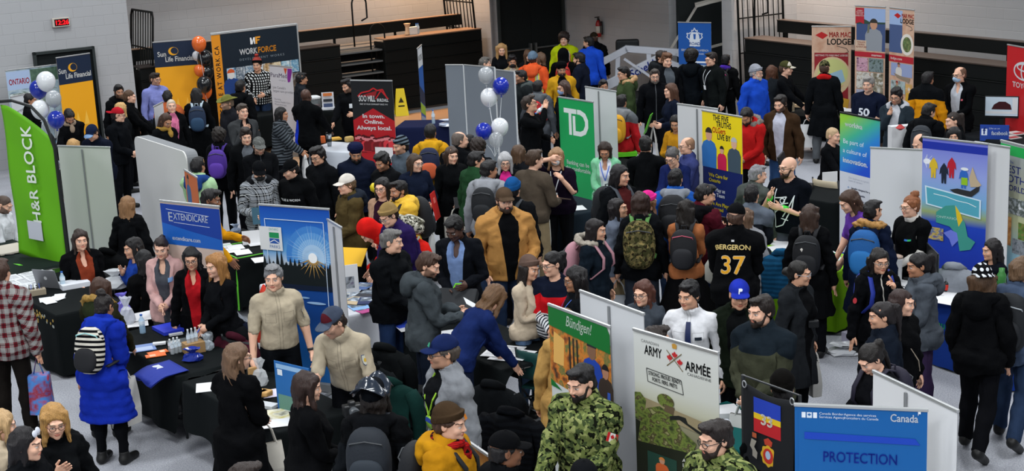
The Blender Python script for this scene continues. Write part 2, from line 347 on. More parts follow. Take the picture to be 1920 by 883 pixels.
# ------------------------------------------------------------------ people: distance fields -> skinned templates
class Field:
 def __init__(s,xs,ys,zs):
  s.xs,s.ys,s.zs=[np.asarray(a,np.float32)for a in(xs,ys,zs)]
  s.D=np.full((len(xs),len(ys),len(zs)),0.5,np.float32)
 def sl(s,lo,hi):
  o=[]
  for a,l,h in zip((s.xs,s.ys,s.zs),lo,hi):
   i=max(0,np.searchsorted(a,l)-1);j=min(len(a),np.searchsorted(a,h)+1);o.append(slice(i,max(j,i+1)))
  return tuple(o)
 def put(s,fn,lo,hi,k=0.02,op='add'):
  p=0.05+k;S=s.sl([a-p for a in lo],[a+p for a in hi])
  X=s.xs[S[0]][:,None,None];Y=s.ys[S[1]][None,:,None];Z=s.zs[S[2]][None,None,:]
  d=fn(X,Y,Z).astype(np.float32);D=s.D[S]
  if op=='add':
   h=np.clip(0.5+0.5*(D-d)/k,0,1);s.D[S]=D+(d-D)*h-k*h*(1-h)
  elif op=='sub':
   d=-d;h=np.clip(0.5-0.5*(D-d)/k,0,1);s.D[S]=D+(d-D)*h+k*h*(1-h)
 def everywhere(s,fn,k=0.004): # intersect with fn<0
  d=fn(s.xs[:,None,None],s.ys[None,:,None],s.zs[None,None,:]).astype(np.float32)
  h=np.clip(0.5-0.5*(s.D-d)/k,0,1);s.D=s.D+(d-s.D)*h+k*h*(1-h)
 def ell(s,c,r,k=0.02,op='add',rx=0.0):
  ca,sa=math.cos(rx),math.sin(rx)
  def fn(X,Y,Z):
   x=X-c[0];y=Y-c[1];z=Z-c[2]
   if rx:y,z=y*ca+z*sa,-y*sa+z*ca
   k0=np.sqrt((x/r[0])**2+(y/r[1])**2+(z/r[2])**2)+1e-6
   k1=np.sqrt((x/r[0]**2)**2+(y/r[1]**2)**2+(z/r[2]**2)**2)+1e-6
   return k0*(k0-1)/k1
  m=max(r);e=(r[0],m if rx else r[1],m if rx else r[2])
  s.put(fn,[c[i]-e[i]for i in range(3)],[c[i]+e[i]for i in range(3)],k,op);return s
 def cone(s,a,b,ra,rb,k=0.02,op='add',fy=1.0):
  a=np.array(a,float);b=np.array(b,float);ba=b-a;L2=float(ba@ba)+1e-12
  def fn(X,Y,Z):
   t=np.clip(((X-a[0])*ba[0]+(Y-a[1])*ba[1]+(Z-a[2])*ba[2])/L2,0,1)
   return np.sqrt((X-a[0]-t*ba[0])**2+((Y-a[1]-t*ba[1])*fy)**2+(Z-a[2]-t*ba[2])**2)-(ra+(rb-ra)*t)
  m=max(ra,rb)*max(1,1/fy);s.put(fn,np.minimum(a,b)-m,np.maximum(a,b)+m,k,op);return s
 def net(s):
  D=s.D;ins=D<0
  cnt=sum(ins[i:D.shape[0]-1+i,j:D.shape[1]-1+j,k:D.shape[2]-1+k].astype(np.int8)for i in(0,1)for j in(0,1)for k in(0,1))
  I=np.argwhere((cnt>0)&(cnt<8));ids=np.full(cnt.shape,-1,np.int32);ids[tuple(I.T)]=np.arange(len(I))
  P=np.zeros((len(I),3));n=np.zeros(len(I));C8=[(i,j,k)for i in(0,1)for j in(0,1)for k in(0,1)]
  for a in C8:
   for ax in range(3):
    if a[ax]==0:
     b=list(a);b[ax]=1
     d1=D[I[:,0]+a[0],I[:,1]+a[1],I[:,2]+a[2]];d2=D[I[:,0]+b[0],I[:,1]+b[1],I[:,2]+b[2]]
     m=(d1<0)!=(d2<0);t=np.where(m,d1/np.where(m,d1-d2,1),0)
     q=I+np.array(a)+0.0;q[:,ax]+=t;P+=q*m[:,None];n+=m
  P/=n[:,None]
  V=np.stack([np.interp(P[:,i],np.arange(len(g)),g)for i,g in enumerate((s.xs,s.ys,s.zs))],1)
  Q=[]
  for ax in range(3):
   sa=[slice(1,-1)]*3;sb=[slice(1,-1)]*3;sa[ax]=slice(0,-1);sb[ax]=slice(1,None)
   A=ins[tuple(sa)];B=ins[tuple(sb)];M=np.argwhere(A!=B)
   if not len(M):continue
   inn=A[tuple(M.T)];o=M.copy()
   for q in range(3):
    if q!=ax:o[:,q]+=1
   u,w=[(1,2),(2,0),(0,1)][ax];e=np.eye(3,dtype=int)
   f=np.stack([ids[tuple((o-e[u]-e[w]).T)],ids[tuple((o-e[w]).T)],ids[tuple(o.T)],ids[tuple((o-e[u]).T)]],1)
   f[~inn]=f[~inn][:,::-1];Q.append(f)
  return V,np.concatenate(Q)
def decimate(V,F,target,keep=None):
 me=bpy.data.meshes.new('d');me.from_pydata(V.tolist(),[],F.tolist());o=bpy.data.objects.new('d',me);COL.objects.link(o)
 md=o.modifiers.new('d','DECIMATE');md.ratio=min(1.0,target/len(V))
 if keep is not None:
  g=o.vertex_groups.new(name='g');kk=np.round(keep,1)
  for w in np.unique(kk):g.add(np.nonzero(kk==w)[0].tolist(),float(w),'REPLACE')
  md.vertex_group='g';md.vertex_group_factor=1.0;md.invert_vertex_group=True
 dg=bpy.context.evaluated_depsgraph_get();ev=o.evaluated_get(dg);m2=ev.to_mesh();m2.calc_loop_triangles()
 V2=np.empty(len(m2.vertices)*3);m2.vertices.foreach_get('co',V2)
 T=np.empty(len(m2.loop_triangles)*3,np.int32);m2.loop_triangles.foreach_get('vertices',T)
 ev.to_mesh_clear();bpy.data.objects.remove(o);bpy.data.meshes.remove(me)
 return V2.reshape(-1,3),T.reshape(-1,3)
def spread(*segs): # piecewise grid lines: (start, end, step)...
 out=[]
 for a,b,st in segs:out+=list(np.arange(a,b-st*.01,st))
 return np.array(out+[segs[-1][1]])
def sym(segs):return np.array(sorted(set(np.round(np.concatenate([-spread(*segs),spread(*segs)]),5))))
# --- rest skeleton, 1.75 m tall, facing -Y, the person's left is +X, arms hanging 30 degrees out
SA=0.5;CA=math.sqrt(0.75)
SH=np.array([0.170,0.015,1.395]);ADIR=np.array([SA,0,-CA])
EL=SH+ADIR*0.285;WR=EL+ADIR*0.25;KN=WR+ADIR*0.088;FT=KN+ADIR*0.085
HIP=np.array([0.088,0.005,0.92]);KNEE=np.array([0.094,-0.005,0.50]);ANK=np.array([0.098,0.02,0.085]);TOE=np.array([0.115,-0.13,0.03])
def flip(p):return np.array([-p[0],p[1],p[2]])
BN=['pelvis','spine','chest','neck','head']
SEG={'pelvis':((0,.01,.90),(0,.01,1.0),.13),'spine':((0,0,1.03),(0,0,1.13),.12),'chest':((0,.01,1.2),(0,.01,1.40),.13),'neck':((0,.02,1.46),(0,.01,1.52),.05),'head':((0,0,1.58),(0,0,1.68),.085)}
for sd,m in(('L',lambda p:p),('R',flip)):
 for nm,a,b,r in(('ua',SH+ADIR*.035,EL,.045),('fa',EL,WR,.035),('ha',WR,KN,.02),('f1',KN,KN+ADIR*.042,.012),('f2',KN+ADIR*.042,FT,.012),
      ('th',HIP+[0,0,-.06],KNEE,.075),('sh',KNEE,ANK,.048),('fo',ANK,TOE,.04)):
  BN.append(nm+sd);SEG[nm+sd]=(tuple(m(a)),tuple(m(b)),r)
BI={n:i for i,n in enumerate(BN)}
def weights(V,sig=0.022,skirt=None):
 """(n, bones) skin weights from capsule distances"""
 Wt=np.zeros((len(V),len(BN)))
 for n,(a,b,r)in SEG.items():
  a=np.array(a);b=np.array(b);ba=b-a;t=np.clip((V-a)@ba/(ba@ba),0,1)
  d=np.linalg.norm(V-a-t[:,None]*ba,axis=1)-r
  if n=='head':d=np.where(V[:,2]<1.5,d+(1.5-V[:,2])*1.5,d-0.02)
  if n=='neck':d=d+np.clip(V[:,2]-1.53,0,1)*2
  s_=1 if n[-1]=='L' else-1 if n[-1]=='R' else 0
  if s_:d=d+np.clip(-V[:,0]*s_-0.004,0,1)*6
  if n[:2]in('f1','f2','ha'):d=d+np.clip(0.36-np.abs(V[:,0]),0,1)*5
  if n[:2]in('ua','fa'):
   inside=0.13+np.clip(V[:,2]-1.30,0,.1)*.1-np.abs(V[:,0]);d=d+np.clip(inside,0,1)*3
  if n[:2]in('th','sh','fo'):d=d+np.clip(np.abs(V[:,0])-0.25,0,1)*5
  if n in('pelvis','spine','chest'): # keep sleeves and hands off the trunk
   arm=(np.abs(V[:,0])-SH[0])-(SH[2]-V[:,2])*(SA/CA);d=d+np.where(V[:,2]<1.34,np.clip(np.abs(V[:,0])-.20,0,1)*4*(arm>-.10),0)
  Wt[:,BI[n]]=np.exp(-np.clip(d,0,3)/sig-np.clip(-d,0,.02)*-4)
 if skirt is not None: # a coat or skirt hangs from the pelvis and follows each thigh a little
  z0=skirt;f=np.clip((z0-V[:,2])/.12,0,1)*(np.abs(V[:,0])<.33)
  S=np.zeros_like(Wt);l=np.clip(V[:,0]/.24+.5,0,1);dn=np.clip((.95-V[:,2])/.35,0,1)*.75
  S[:,BI['pelvis']]=1-dn;S[:,BI['thL']]=dn*l;S[:,BI['thR']]=dn*(1-l)
  Wt=Wt/(Wt.sum(1,keepdims=True)+1e-12)*(1-f[:,None])+S*f[:,None]
 Wt[Wt<Wt.max(1,keepdims=True)*.03]=0
 return(Wt/(Wt.sum(1,keepdims=True)+1e-12)).astype(np.float32)
def trunk(F,i,lo=0.0):
 F.ell((0,.012,.955),(.160+i,.112+i,.125+i),.05).ell((0,0,1.10),(.142+i,.102+i,.16+i),.06).ell((0,.005,1.26),(.158+i,.115+i,.19+i),.06)
 F.cone((-.12,.02,1.385),(.12,.02,1.385),.062+i,.062+i,.05)
 for s in(1,-1):
  F.cone((0,.03,1.475),(s*.14,.02,1.42),.045+i,.034+i,.04)
  F.ell((s*.075,.065,.925),(.088+i,.085+i,.10+i),.04).ell((s*.072,-.06,1.295),(.085+i,.05+i,.075+i),.05)
def sleeve(F,i,t1=1.0,k=.04,j=None):
 j=i if j is None else j
 for m in(lambda p:p,flip):
  F.cone(m(SH),m(SH+ADIR*.03),.058+i,.056+i,k)
  e=m(EL);w=m(EL+(WR-EL)*max(0,(t1-.5)*2))if t1>.5 else None
  F.cone(m(SH),m(SH+(EL-SH)*min(1,t1*2)),.053+i,.042+i+(.011*(1-min(1,t1*2))),k)
  if w is not None:F.cone(e,w,.042+i,(.042+(.028-.042)*(t1-.5)*2)+j,.025)
def legs(F,i,t=1.0,k=.03,wide=0.0):
 for m in(lambda p:p,flip):
  F.cone(m(HIP),m(KNEE),.083+i,.054+i+wide*.5,k);F.cone(m(KNEE),m(KNEE+(ANK-KNEE)*t),.053+i+wide*.5,.037+i+wide,k)
  F.ell(m((.096,.022,.37)),(.052+i,.056+i,.12),.04)
# --- body template
def make_body():
 xs=sym([(0,.11,.005),(.11,.36,.012),(.36,.58,.0045),(.58,.62,.01)])
 ys=spread((-.22,-.135,.012),(-.135,.06,.005),(.06,.2,.012));zs=spread((-.03,.70,.014),(.70,.96,.0045),(.96,1.5,.012),(1.5,1.78,.005))
 F=Field(xs,ys,zs);trunk(F,0);sleeve(F,0);legs(F,0)
 F.cone((0,.028,1.40),(0,.008,1.57),.062,.054,.03)
 for m in(lambda p:p,flip):
  F.cone(m((.1,.035,.045)),m((.118,-.14,.03)),.04,.03,.03)
  A=ADIR;B=np.array([CA,0,SA])*-1 # B points to the palm side
  for q,(o,ln,r)in enumerate(((-.030,.070,.0088),(-.010,.079,.0092),(.011,.073,.0088),(.030,.056,.0078))):
   b=KN+np.array([0,o,0])-A*(.004 if q in(1,2)else.010);mid=b+A*ln*.5+B*.004;tip=b+A*ln+B*.020
   c0=WR+A*.012+np.array([0,o*.55,0])
   F.cone(m(c0),m(b),.0125,.0125,.012);F.cone(m(b),m(mid),r*1.05,r,.004);F.cone(m(mid),m(tip),r,r*.8,.003)
  F.ell(m(WR+A*.05),(.030,.036,.048),.015)
  t0=WR+A*.025+np.array([0,-.026,0])+B*.008;t1=t0+A*.030+np.array([0,-.026,0])+B*.012;t2=t1+A*.032+np.array([0,-.010,0])+B*.010
  F.cone(m(t0),m(t1),.0145,.0115,.012);F.cone(m(t1),m(t2),.0112,.0085,.003)
 # head
 F.ell((0,.022,1.665),(.076,.096,.086),.02).ell((0,-.025,1.610),(.062,.072,.085),.03).ell((0,-.045,1.556),(.043,.05,.032),.025)
 F.ell((0,-.083,1.541),(.018,.016,.014),.02)
 for s in(1,-1):
  F.ell((s*.038,-.062,1.606),(.026,.026,.024),.02);F.ell((s*.045,-.01,1.565),(.018,.04,.03),.03)
 F.cone((-.036,-.082,1.660),(.036,-.082,1.660),.014,.014,.015)
 for s in(1,-1):F.ell((s*.032,-.106,1.638),(.019,.02,.013),.012,'sub')
 for s in(1,-1):F.ell((s*.032,-.079,1.6375),(.0145,.0135,.0125),.003)
 F.cone((0,-.088,1.652),(0,-.110,1.610),.008,.0125,.010)
 for s in(1,-1):F.ell((s*.012,-.100,1.604),(.009,.012,.008),.006)
 F.ell((0,-.0935,1.5835),(.024,.011,.0062),.005).ell((0,-.0925,1.573),(.020,.011,.0072),.005)
 for s in(1,-1):
  F.ell((s*.079,.018,1.630),(.010,.021,.032),.006);F.ell((s*.087,.012,1.632),(.007,.011,.019),.004,'sub')
 return F.net()
BV,BF=make_body()
def body_keep(V):
 k=np.zeros(len(V));face=(V[:,2]>1.53)&(V[:,1]<-.03);k[face]=.9
 k[(V[:,2]>1.5)&~face]=.3;k[(np.abs(V[:,0])>.385)&(V[:,2]<1.0)]=.7;return k
def paint(V):
 """face colours as masks in rest coordinates: lips, eye whites, brows and irises, beard"""
 x=np.abs(V[:,0]);y=V[:,1];z=V[:,2];fr=(y<-.05)
 sm=lambda d,w=.0025:np.clip(.5-d/w,0,1)
 lips=sm((np.sqrt((x/.026)**2+((z-1.578)/.0115)**2)-1)*.01)*(y<-.08)
 ew=sm((np.sqrt(((x-.032)/.0155)**2+((z-1.6375)/.0075)**2)-1)*.007)*(y<-.075)*(y>-.1)
 iris=sm((np.sqrt((x-.032)**2+(z-1.6375)**2)-.0062))*(y<-.075)*(y>-.1)
 bz=1.6605+.004*np.sin(np.clip((x-.012)/.045,0,1)*2.6)-np.clip(x-.045,0,1)*.35
 brow=sm(np.maximum(np.abs(z-bz)-.0042,np.maximum(.011-x,x-.055)))*fr
 lid=sm(np.abs(z-1.6445+.02*np.abs(x-.032))-.0016)*(x>.017)*(x<.048)*(y<-.07)*.8
 beard=np.clip((1.600-z+np.clip(x-.03,0,1)*.75)/.012,0,1)*np.clip((z-1.505+np.clip(.02-y,0,1)*.12)/.012,0,1)*np.clip((.012-y)/.012,0,1)
 beard=beard*(1-lips)*np.clip(1-sm(np.maximum(x-.018,np.abs(z-1.597)-.003))*.6,0,1)
 return np.stack([lips,ew*(1-iris),np.clip(brow+iris+lid,0,1),beard],1)
class Tpl:
 def __init__(s,V,F,skirt=None,sig=.022,W=None):
  s.V=V;s.F=F;s.W=weights(V,sig,skirt)if W is None else W
  n=np.zeros_like(V);fn=np.cross(V[F[:,1]]-V[F[:,0]],V[F[:,2]]-V[F[:,0]])
  for i in range(3):np.add.at(n,F[:,i],fn)
  s.N=n/(np.linalg.norm(n,axis=1,keepdims=True)+1e-12)
  s.P=None
def bodytpl(n):
 V,F=decimate(BV,BF,n,body_keep(BV));t=Tpl(V,F);t.P=paint(V);return t
BODY=[bodytpl(9000),bodytpl(4200)]
# --- garments: the same distance fields, thicker
def garment(fill,step=.011,n=(3000,1300),skirt=None,zlo=.3,zhi=1.6,ymax=.34,sig=.022,xw=.56,keep=None):
 xs=np.arange(-xw,xw+step,step);ys=np.arange(-ymax+.03,ymax,step);zs=np.arange(zlo,zhi,step)
 F=Field(xs,ys,zs);fill(F);V,Q=F.net()
 return[Tpl(*decimate(V,Q,k,keep(V)if keep else None),skirt=skirt,sig=sig)for k in n]
def neckhole(F,r=.068,z=1.40,y=-.02):
 F.cone((0,.03,z),(0,-.02,1.65),r,r+.012,.012,'sub')
def cut_below(z):return lambda X,Y,Z:(z-Z)+0*X+0*Y
def top_fill(i,hem=.90,t1=1.0,collar=0.0,neck=.068,flare=0.0,cuff=None,rings=0.0,j=None,vneck=0.0):
 def fill(F):
  trunk(F,i);sleeve(F,i*.8,t1,j=j)
  if i>.018:F.ell((0,-.005,1.10),(.162+i*.8,.122+i*.7,.26),.05).ell((0,-.035,1.25),(.14+i*.6,.10+i*.8,.2),.05)
  else:F.ell((0,-.02,1.22),(.13+i,.105+i,.2),.05)
  if hem<.92:F.put(lambda X,Y,Z:(np.sqrt((X/1.38)**2+(Y-.015)**2)-(.118+i+flare*np.clip(.95-Z,0,1)))+0*Z,(-.4,-.3,hem-.02),(.4,.32,.96),.06)if hem>.86 else F.put(lambda X,Y,Z:np.maximum(np.sqrt((X/1.35)**2+(Y-.018)**2)-(.121+i+flare*np.clip(.95-Z,0,1)),np.maximum(Z-.98,hem-Z)),(-.45,-.33,hem-.02),(.45,.33,1.0),.05)
  if collar:F.cone((0,.035,1.44),(0,.012,1.465+collar),.076+i*.5,.078+i*.4,.02)
  neckhole(F,neck,1.40 if not collar else 1.44)
  if vneck:F.ell((0,-.13,1.46),(.05,.1,vneck),.01,'sub')
  F.everywhere(lambda X,Y,Z:np.where(np.abs(X)<.27,hem-Z,-1.0)+0*Y,.012)
  if rings:
   X=F.xs[:,None,None];Y=F.ys[None,:,None];Z=F.zs[None,None,:]
   al=(np.abs(X)-SH[0])*SA+(SH[2]-Z)*CA;arm=np.clip((np.abs(X)-.185+(Z-1.25)*.3)/.03,0,1)
   q=np.where(arm>.5,al,1.42-Z)+0*Y
   F.D=(F.D+rings*np.abs(np.sin(q*math.pi/.085))**.7*-1+rings*.8).astype(np.float32)
 return fill
GAR={}
def G(name,*a,**k):GAR[name]=garment(*a,**k)
G('tee',top_fill(.020,.86,.42),zlo=.8)
G('shirt',top_fill(.014,.86,1.0,collar=.035,neck=.064),zlo=.8)
G('uniform',top_fill(.019,.945,.44,collar=.045,neck=.062),zlo=.88)
G('sweater',top_fill(.020,.86,1.0,neck=.066),zlo=.8)
G('jacket',top_fill(.036,.80,1.03,collar=.05,neck=.072,j=.022),zlo=.74)
G('blazer',top_fill(.024,.76,1.0,collar=.02,neck=.066,flare=.06,vneck=.13),zlo=.7,skirt=.93)
G('puffer',top_fill(.052,.78,1.02,collar=.055,neck=.074,rings=.010,j=.030),zlo=.72)
G('coat',top_fill(.036,.50,1.02,collar=.045,neck=.072,flare=.10,j=.022),zlo=.44,skirt=.95)
G('longpuffer',top_fill(.052,.50,1.02,collar=.05,neck=.074,flare=.09,rings=.010,j=.028),zlo=.44,skirt=.95)
def pants_fill(i,wide=0.0,t=.97):
 def fill(F):
  F.ell((0,.012,.955),(.160+i,.112+i,.125),.05)
  for s in(1,-1):F.ell((s*.075,.065,.925),(.088+i,.085+i,.10),.04)
  legs(F,i,t,.025,wide);F.everywhere(lambda X,Y,Z:(Z-1.03)+0*X+0*Y,.01)
  F.put(lambda X,Y,Z:np.maximum(np.abs(X)-.004,Z-.80)+0*Y,(-.01,-.3,.05),(.01,.3,.8),.01,'sub')
 return fill
G('trousers',pants_fill(.016,.012),zlo=.04,zhi=1.1,xw=.3,n=(2000,900))
G('slim',pants_fill(.008,.0),zlo=.04,zhi=1.1,xw=.3,n=(1800,800))
def skirt_fill(F):
 F.put(lambda X,Y,Z:np.maximum(np.sqrt((X/1.3)**2+(Y-.015)**2)-(.13+.22*np.clip(1.0-Z,0,1)),np.maximum(Z-1.02,.38-Z)),(-.5,-.4,.36),(.5,.4,1.04),.02)
G('skirt',skirt_fill,zlo=.33,zhi=1.1,xw=.5,ymax=.4,n=(1200,600),skirt=.98)
def shoe_fill(F):
 F.cone((.1,.045,.05),(.118,-.155,.036),.048,.040,.03);F.cone((.1,.02,.06),(.098,.02,.125),.05,.05,.03)
 F.everywhere(lambda X,Y,Z:-Z+0*X+0*Y,.006);F.everywhere(lambda X,Y,Z:(Z-.135)+0*X+0*Y,.006)
def shoe(step=.009):
 F=Field(np.arange(.02,.2,step),np.arange(-.24,.13,step),np.arange(-.03,.17,step));shoe_fill(F);V,Q=F.net()
 o=[]
 for k in(500,220):
  v,f=decimate(V,Q,k);w=np.zeros((len(v),len(BN)),np.float32);w[:,BI['foL']]=1;a=Tpl(v,f,W=w)
  v2=v*[-1,1,1];w2=np.zeros_like(w);w2[:,BI['foR']]=1;o.append((a,Tpl(v2,f[:,::-1].copy(),W=w2)))
 return o
SHOE=shoe()
# hood lying on the back, fur edge, scarf
def hw(V,lo=1.44,hi=1.54):
 w=np.zeros((len(V),len(BN)),np.float32);h=np.clip((V[:,2]-lo)/(hi-lo),0,1);w[:,BI['head']]=h;w[:,BI['chest']]=1-h;return w
def small(fill,lo,hi,step,n,wf):
 F=Field(*[np.arange(a,b+step,step)for a,b in zip(lo,hi)]);fill(F);V,Q=F.net();o=[]
 for k in n:
  v,f=decimate(V,Q,k);o.append(Tpl(v,f,W=wf(v)))
 return o
chestw=lambda V:hw(V,9,10)
headw=lambda V:hw(V,-2,-1)
def hood_fill(F):
 pts=[(math.sin(a)*.132,.045-math.cos(a)*.10,1.485+(1+math.cos(a))*-.012)for a in np.linspace(.9,2*math.pi-.9,12)]
 for a,b in zip(pts,pts[1:]):F.cone(a,b,.05,.05,.02)
 F.ell((0,.165,1.415),(.135,.075,.12),.03)
GAR['hood']=small(hood_fill,(-.23,-.14,1.25),(.23,.28,1.58),.011,(900,400),chestw)
def fur_fill(F):
 rng=np.random.RandomState(3)
 for a in np.linspace(.6,2*math.pi-.6,46):
  F.ell((math.sin(a)*.155+rng.normal()*.008,.065-math.cos(a)*.135+rng.normal()*.008,1.50-.03*math.cos(a)+rng.normal()*.008),(.036,.036,.042),.008)
GAR['fur']=small(fur_fill,(-.26,-.16,1.36),(.26,.29,1.64),.009,(1600,700),chestw)
def scarf_fill(F):
 for a in np.linspace(0,2*math.pi,16):F.ell((math.sin(a)*.092,.025-math.cos(a)*.088,1.49+.015*math.cos(a*2)),(.042,.042,.046),.02)
 F.ell((.02,-.125,1.41),(.045,.035,.09),.02)
GAR['scarf']=small(scarf_fill,(-.18,-.2,1.28),(.18,.2,1.58),.010,(800,350),chestw)
# hair
HAIR={}
def cap_hair(F,inf=.012,hl=1.712,nape=1.56,side=1.60,ear=-.005,y0=-.088):
 F.ell((0,.024,1.668),(.077+inf,.098+inf,.087+inf),.01)
 F.ell((0,.06,1.60),(.062+inf,.055+inf,.07),.03)
 z0,y1,z1=hl,ear,side;nx,nz=(z1-z0),-(y1-y0);L=math.hypot(nx,nz)
 F.everywhere(lambda X,Y,Z:((Y-y0)*nx+(Z-z0)*nz)/L+0*X,.015)
 F.everywhere(lambda X,Y,Z:(nape-Z)+0*X+0*Y,.015)
def H(name,fill,lo=(-.18,-.18,1.25),hi=(.18,.22,1.82),step=.008,n=(1500,600),wf=None):
 HAIR[name]=small(fill,lo,hi,step,n,wf or(lambda V:hw(V,1.42,1.56)))
def tuft(F,seed,amp,fr=90,zs=1.0):
 P=np.stack(np.meshgrid(F.xs,F.ys,F.zs,indexing='ij'),-1).reshape(-1,3);F.D=F.D+(noisy(P*[1,1,zs],seed,fr)*amp).reshape(F.D.shape).astype(np.float32)
def h_short(F):cap_hair(F,.010,1.718,1.565,1.615);F.ell((0,-.045,1.742),(.06,.05,.022),.02);tuft(F,1,.004,200,.6)
def h_quiff(F):cap_hair(F,.013,1.722,1.565,1.615);F.ell((0,-.05,1.752),(.062,.055,.028),.02);F.ell((0,.02,1.757),(.07,.08,.02),.02);tuft(F,2,.005,200,.6)
def h_buzz(F):cap_hair(F,.004,1.722,1.575,1.62)
def h_bald(F):
 cap_hair(F,.007,1.72,1.565,1.60,.0,-.03);F.ell((0,-.0,1.78),(.066,.105,.085),.01,'sub')
def curtain(F,zend,w=.1,side=.082,r=.024,yb=.06,fr=-.012):
 F.put(lambda X,Y,Z:np.maximum((np.sqrt((X/w)**2+((Y-yb)/.062)**2)-1)*.06,np.maximum(Z-1.66,zend-Z)),(-w,-.02,zend),(w,.14,1.68),.02)
 for s in(1,-1):F.cone((s*(side-.012),fr+.01,1.70),(s*(side+.012),fr-.02,zend+.02),r,r*.75,.025)
def h_long(F):cap_hair(F,.010,1.722,1.50,1.62,-.014);curtain(F,1.26);tuft(F,3,.004,230,.22)
def h_verylong(F):cap_hair(F,.010,1.722,1.50,1.62,-.014);curtain(F,1.08,.11);tuft(F,4,.004,230,.2)
def h_bob(F):cap_hair(F,.018,1.705,1.50,1.60,-.03);curtain(F,1.46,.1,.086,.03,.045,-.035);tuft(F,5,.004,230,.25)
def h_wavy(F):cap_hair(F,.016,1.722,1.50,1.62,-.014);curtain(F,1.36,.125,.098,.036,.05);tuft(F,6,.006,150,.45)
def h_pony(F):cap_hair(F,.009,1.720,1.55,1.615);F.ell((0,.125,1.70),(.03,.035,.03),.01);F.cone((0,.15,1.69),(0,.135,1.40),.036,.018,.02);tuft(F,7,.003,230,.3)
def h_bun(F):cap_hair(F,.009,1.720,1.55,1.615);F.ell((0,.085,1.765),(.048,.048,.042),.01);tuft(F,8,.004,180,.6)
def h_lowbun(F):cap_hair(F,.009,1.720,1.55,1.615);F.ell((0,.135,1.63),(.045,.04,.045),.01);tuft(F,8,.003,230,.4)
def h_afro(F):cap_hair(F,.03,1.735,1.56,1.62,0);F.ell((0,.03,1.71),(.135,.135,.12),.02);F.ell((0,-.125,1.61),(.075,.07,.11),.02,'sub');tuft(F,9,.008,200)
def h_curly(F):cap_hair(F,.03,1.722,1.53,1.62,-.01);F.ell((0,.03,1.70),(.105,.115,.09),.02);F.ell((0,-.125,1.61),(.07,.07,.105),.02,'sub');tuft(F,10,.010,150)
for nm,f in(('short',h_short),('quiff',h_quiff),('buzz',h_buzz),('bald',h_bald),('long',h_long),('verylong',h_verylong),('bob',h_bob),('wavy',h_wavy),('pony',h_pony),('bun',h_bun),('lowbun',h_lowbun),('afro',h_afro),('curly',h_curly)):
 H(nm,f,lo=(-.18,-.18,1.04 if nm=='verylong' else 1.2))
def beard_fill(F):
 F.ell((0,-.045,1.556),(.053,.060,.042),.02);F.ell((0,-.085,1.536),(.026,.024,.024),.02)
 for s in(1,-1):F.cone((s*.068,-.01,1.615),(s*.045,-.055,1.555),.012,.022,.02)
 F.cone((-.026,-.094,1.585),(.026,-.094,1.585),.009,.009,.01)
 F.ell((0,-.103,1.577),(.018,.03,.007),.004,'sub');F.ell((0,-.02,1.64),(.055,.09,.04),.01,'sub');F.ell((0,.03,1.52),(.06,.06,.06),.02,'sub');tuft(F,12,.003)
H('beard',beard_fill,(-.1,-.16,1.48),(.1,.06,1.66),.006,(700,350),headw)
def mask_fill(F):
 F.ell((0,-.045,1.575),(.066,.072,.052),.01);F.ell((0,-.108,1.598),(.028,.028,.026),.03);F.everywhere(lambda X,Y,Z:(Y+.012)+0*X+0*Z,.004)
H('mask',mask_fill,(-.1,-.16,1.48),(.1,.06,1.66),.006,(400,200),headw)
# headwear
def cap_fill(F):
 F.ell((0,.022,1.675),(.090,.110,.100),.01);F.everywhere(lambda X,Y,Z:(1.672+(Y-.02)*.04-Z)+0*X,.004)
 F.put(lambda X,Y,Z:np.maximum((np.sqrt((X/.082)**2+((Y+.085)/.085)**2)-1)*.08,np.abs(Z-1.684+(X/.08)**2*.018-(Y+.1)*.12)-.005),(-.085,-.18,1.64),(.085,0,1.72),.006)
 F.ell((0,.022,1.776),(.01,.01,.006),.004)
H('cap',cap_fill,(-.13,-.2,1.62),(.13,.16,1.8),.006,(900,400),headw)
def toque_fill(F):
 F.ell((0,.028,1.690),(.090,.112,.104),.01)
 F.everywhere(lambda X,Y,Z:(1.668+(Y<0)*0-(Y-.02)*.35-Z)+0*X,.006)
 F.put(lambda X,Y,Z:np.maximum((np.sqrt((X/.096)**2+((Y-.026)/.118)**2)-1)*.1,np.abs(Z-1.690+(Y-.02)*.35)-.026),(-.1,-.1,1.62),(.1,.15,1.78),.008)
H('toque',toque_fill,(-.13,-.13,1.58),(.13,.18,1.83),.007,(900,400),headw)
def turban_fill(F):
 for i,(z,r)in enumerate(((1.695,.108),(1.722,.112),(1.748,.104),(1.772,.086))):
  for s in(1,-1):F.ell((s*.012,.022+.0,z),(r*.92,r*1.10,.026),.010,rx=-.25)
 F.ell((0,.02,1.70),(.085,.108,.10),.01);F.ell((0,-.085,1.60),(.07,.075,.075),.01,'sub');F.everywhere(lambda X,Y,Z:(1.60-Z)+0*X+0*Y,.01)
H('turban',turban_fill,(-.14,-.15,1.56),(.14,.19,1.83),.007,(1000,450),headw)
def brimhat_fill(F):
 F.ell((0,.02,1.69),(.085,.105,.105),.01);F.ell((0,.02,1.81),(.03,.08,.03),.02,'sub')
 F.put(lambda X,Y,Z:np.maximum((np.sqrt((X/.175)**2+((Y-.02)/.19)**2)-1)*.17,np.abs(Z-1.690-(X/.175)**2*.035)-.005),(-.18,-.18,1.65),(.18,.22,1.76),.008)
 F.everywhere(lambda X,Y,Z:(1.68-Z)+0*X+0*Y,.006)
H('brimhat',brimhat_fill,(-.2,-.2,1.62),(.2,.24,1.83),.007,(1000,450),headw)
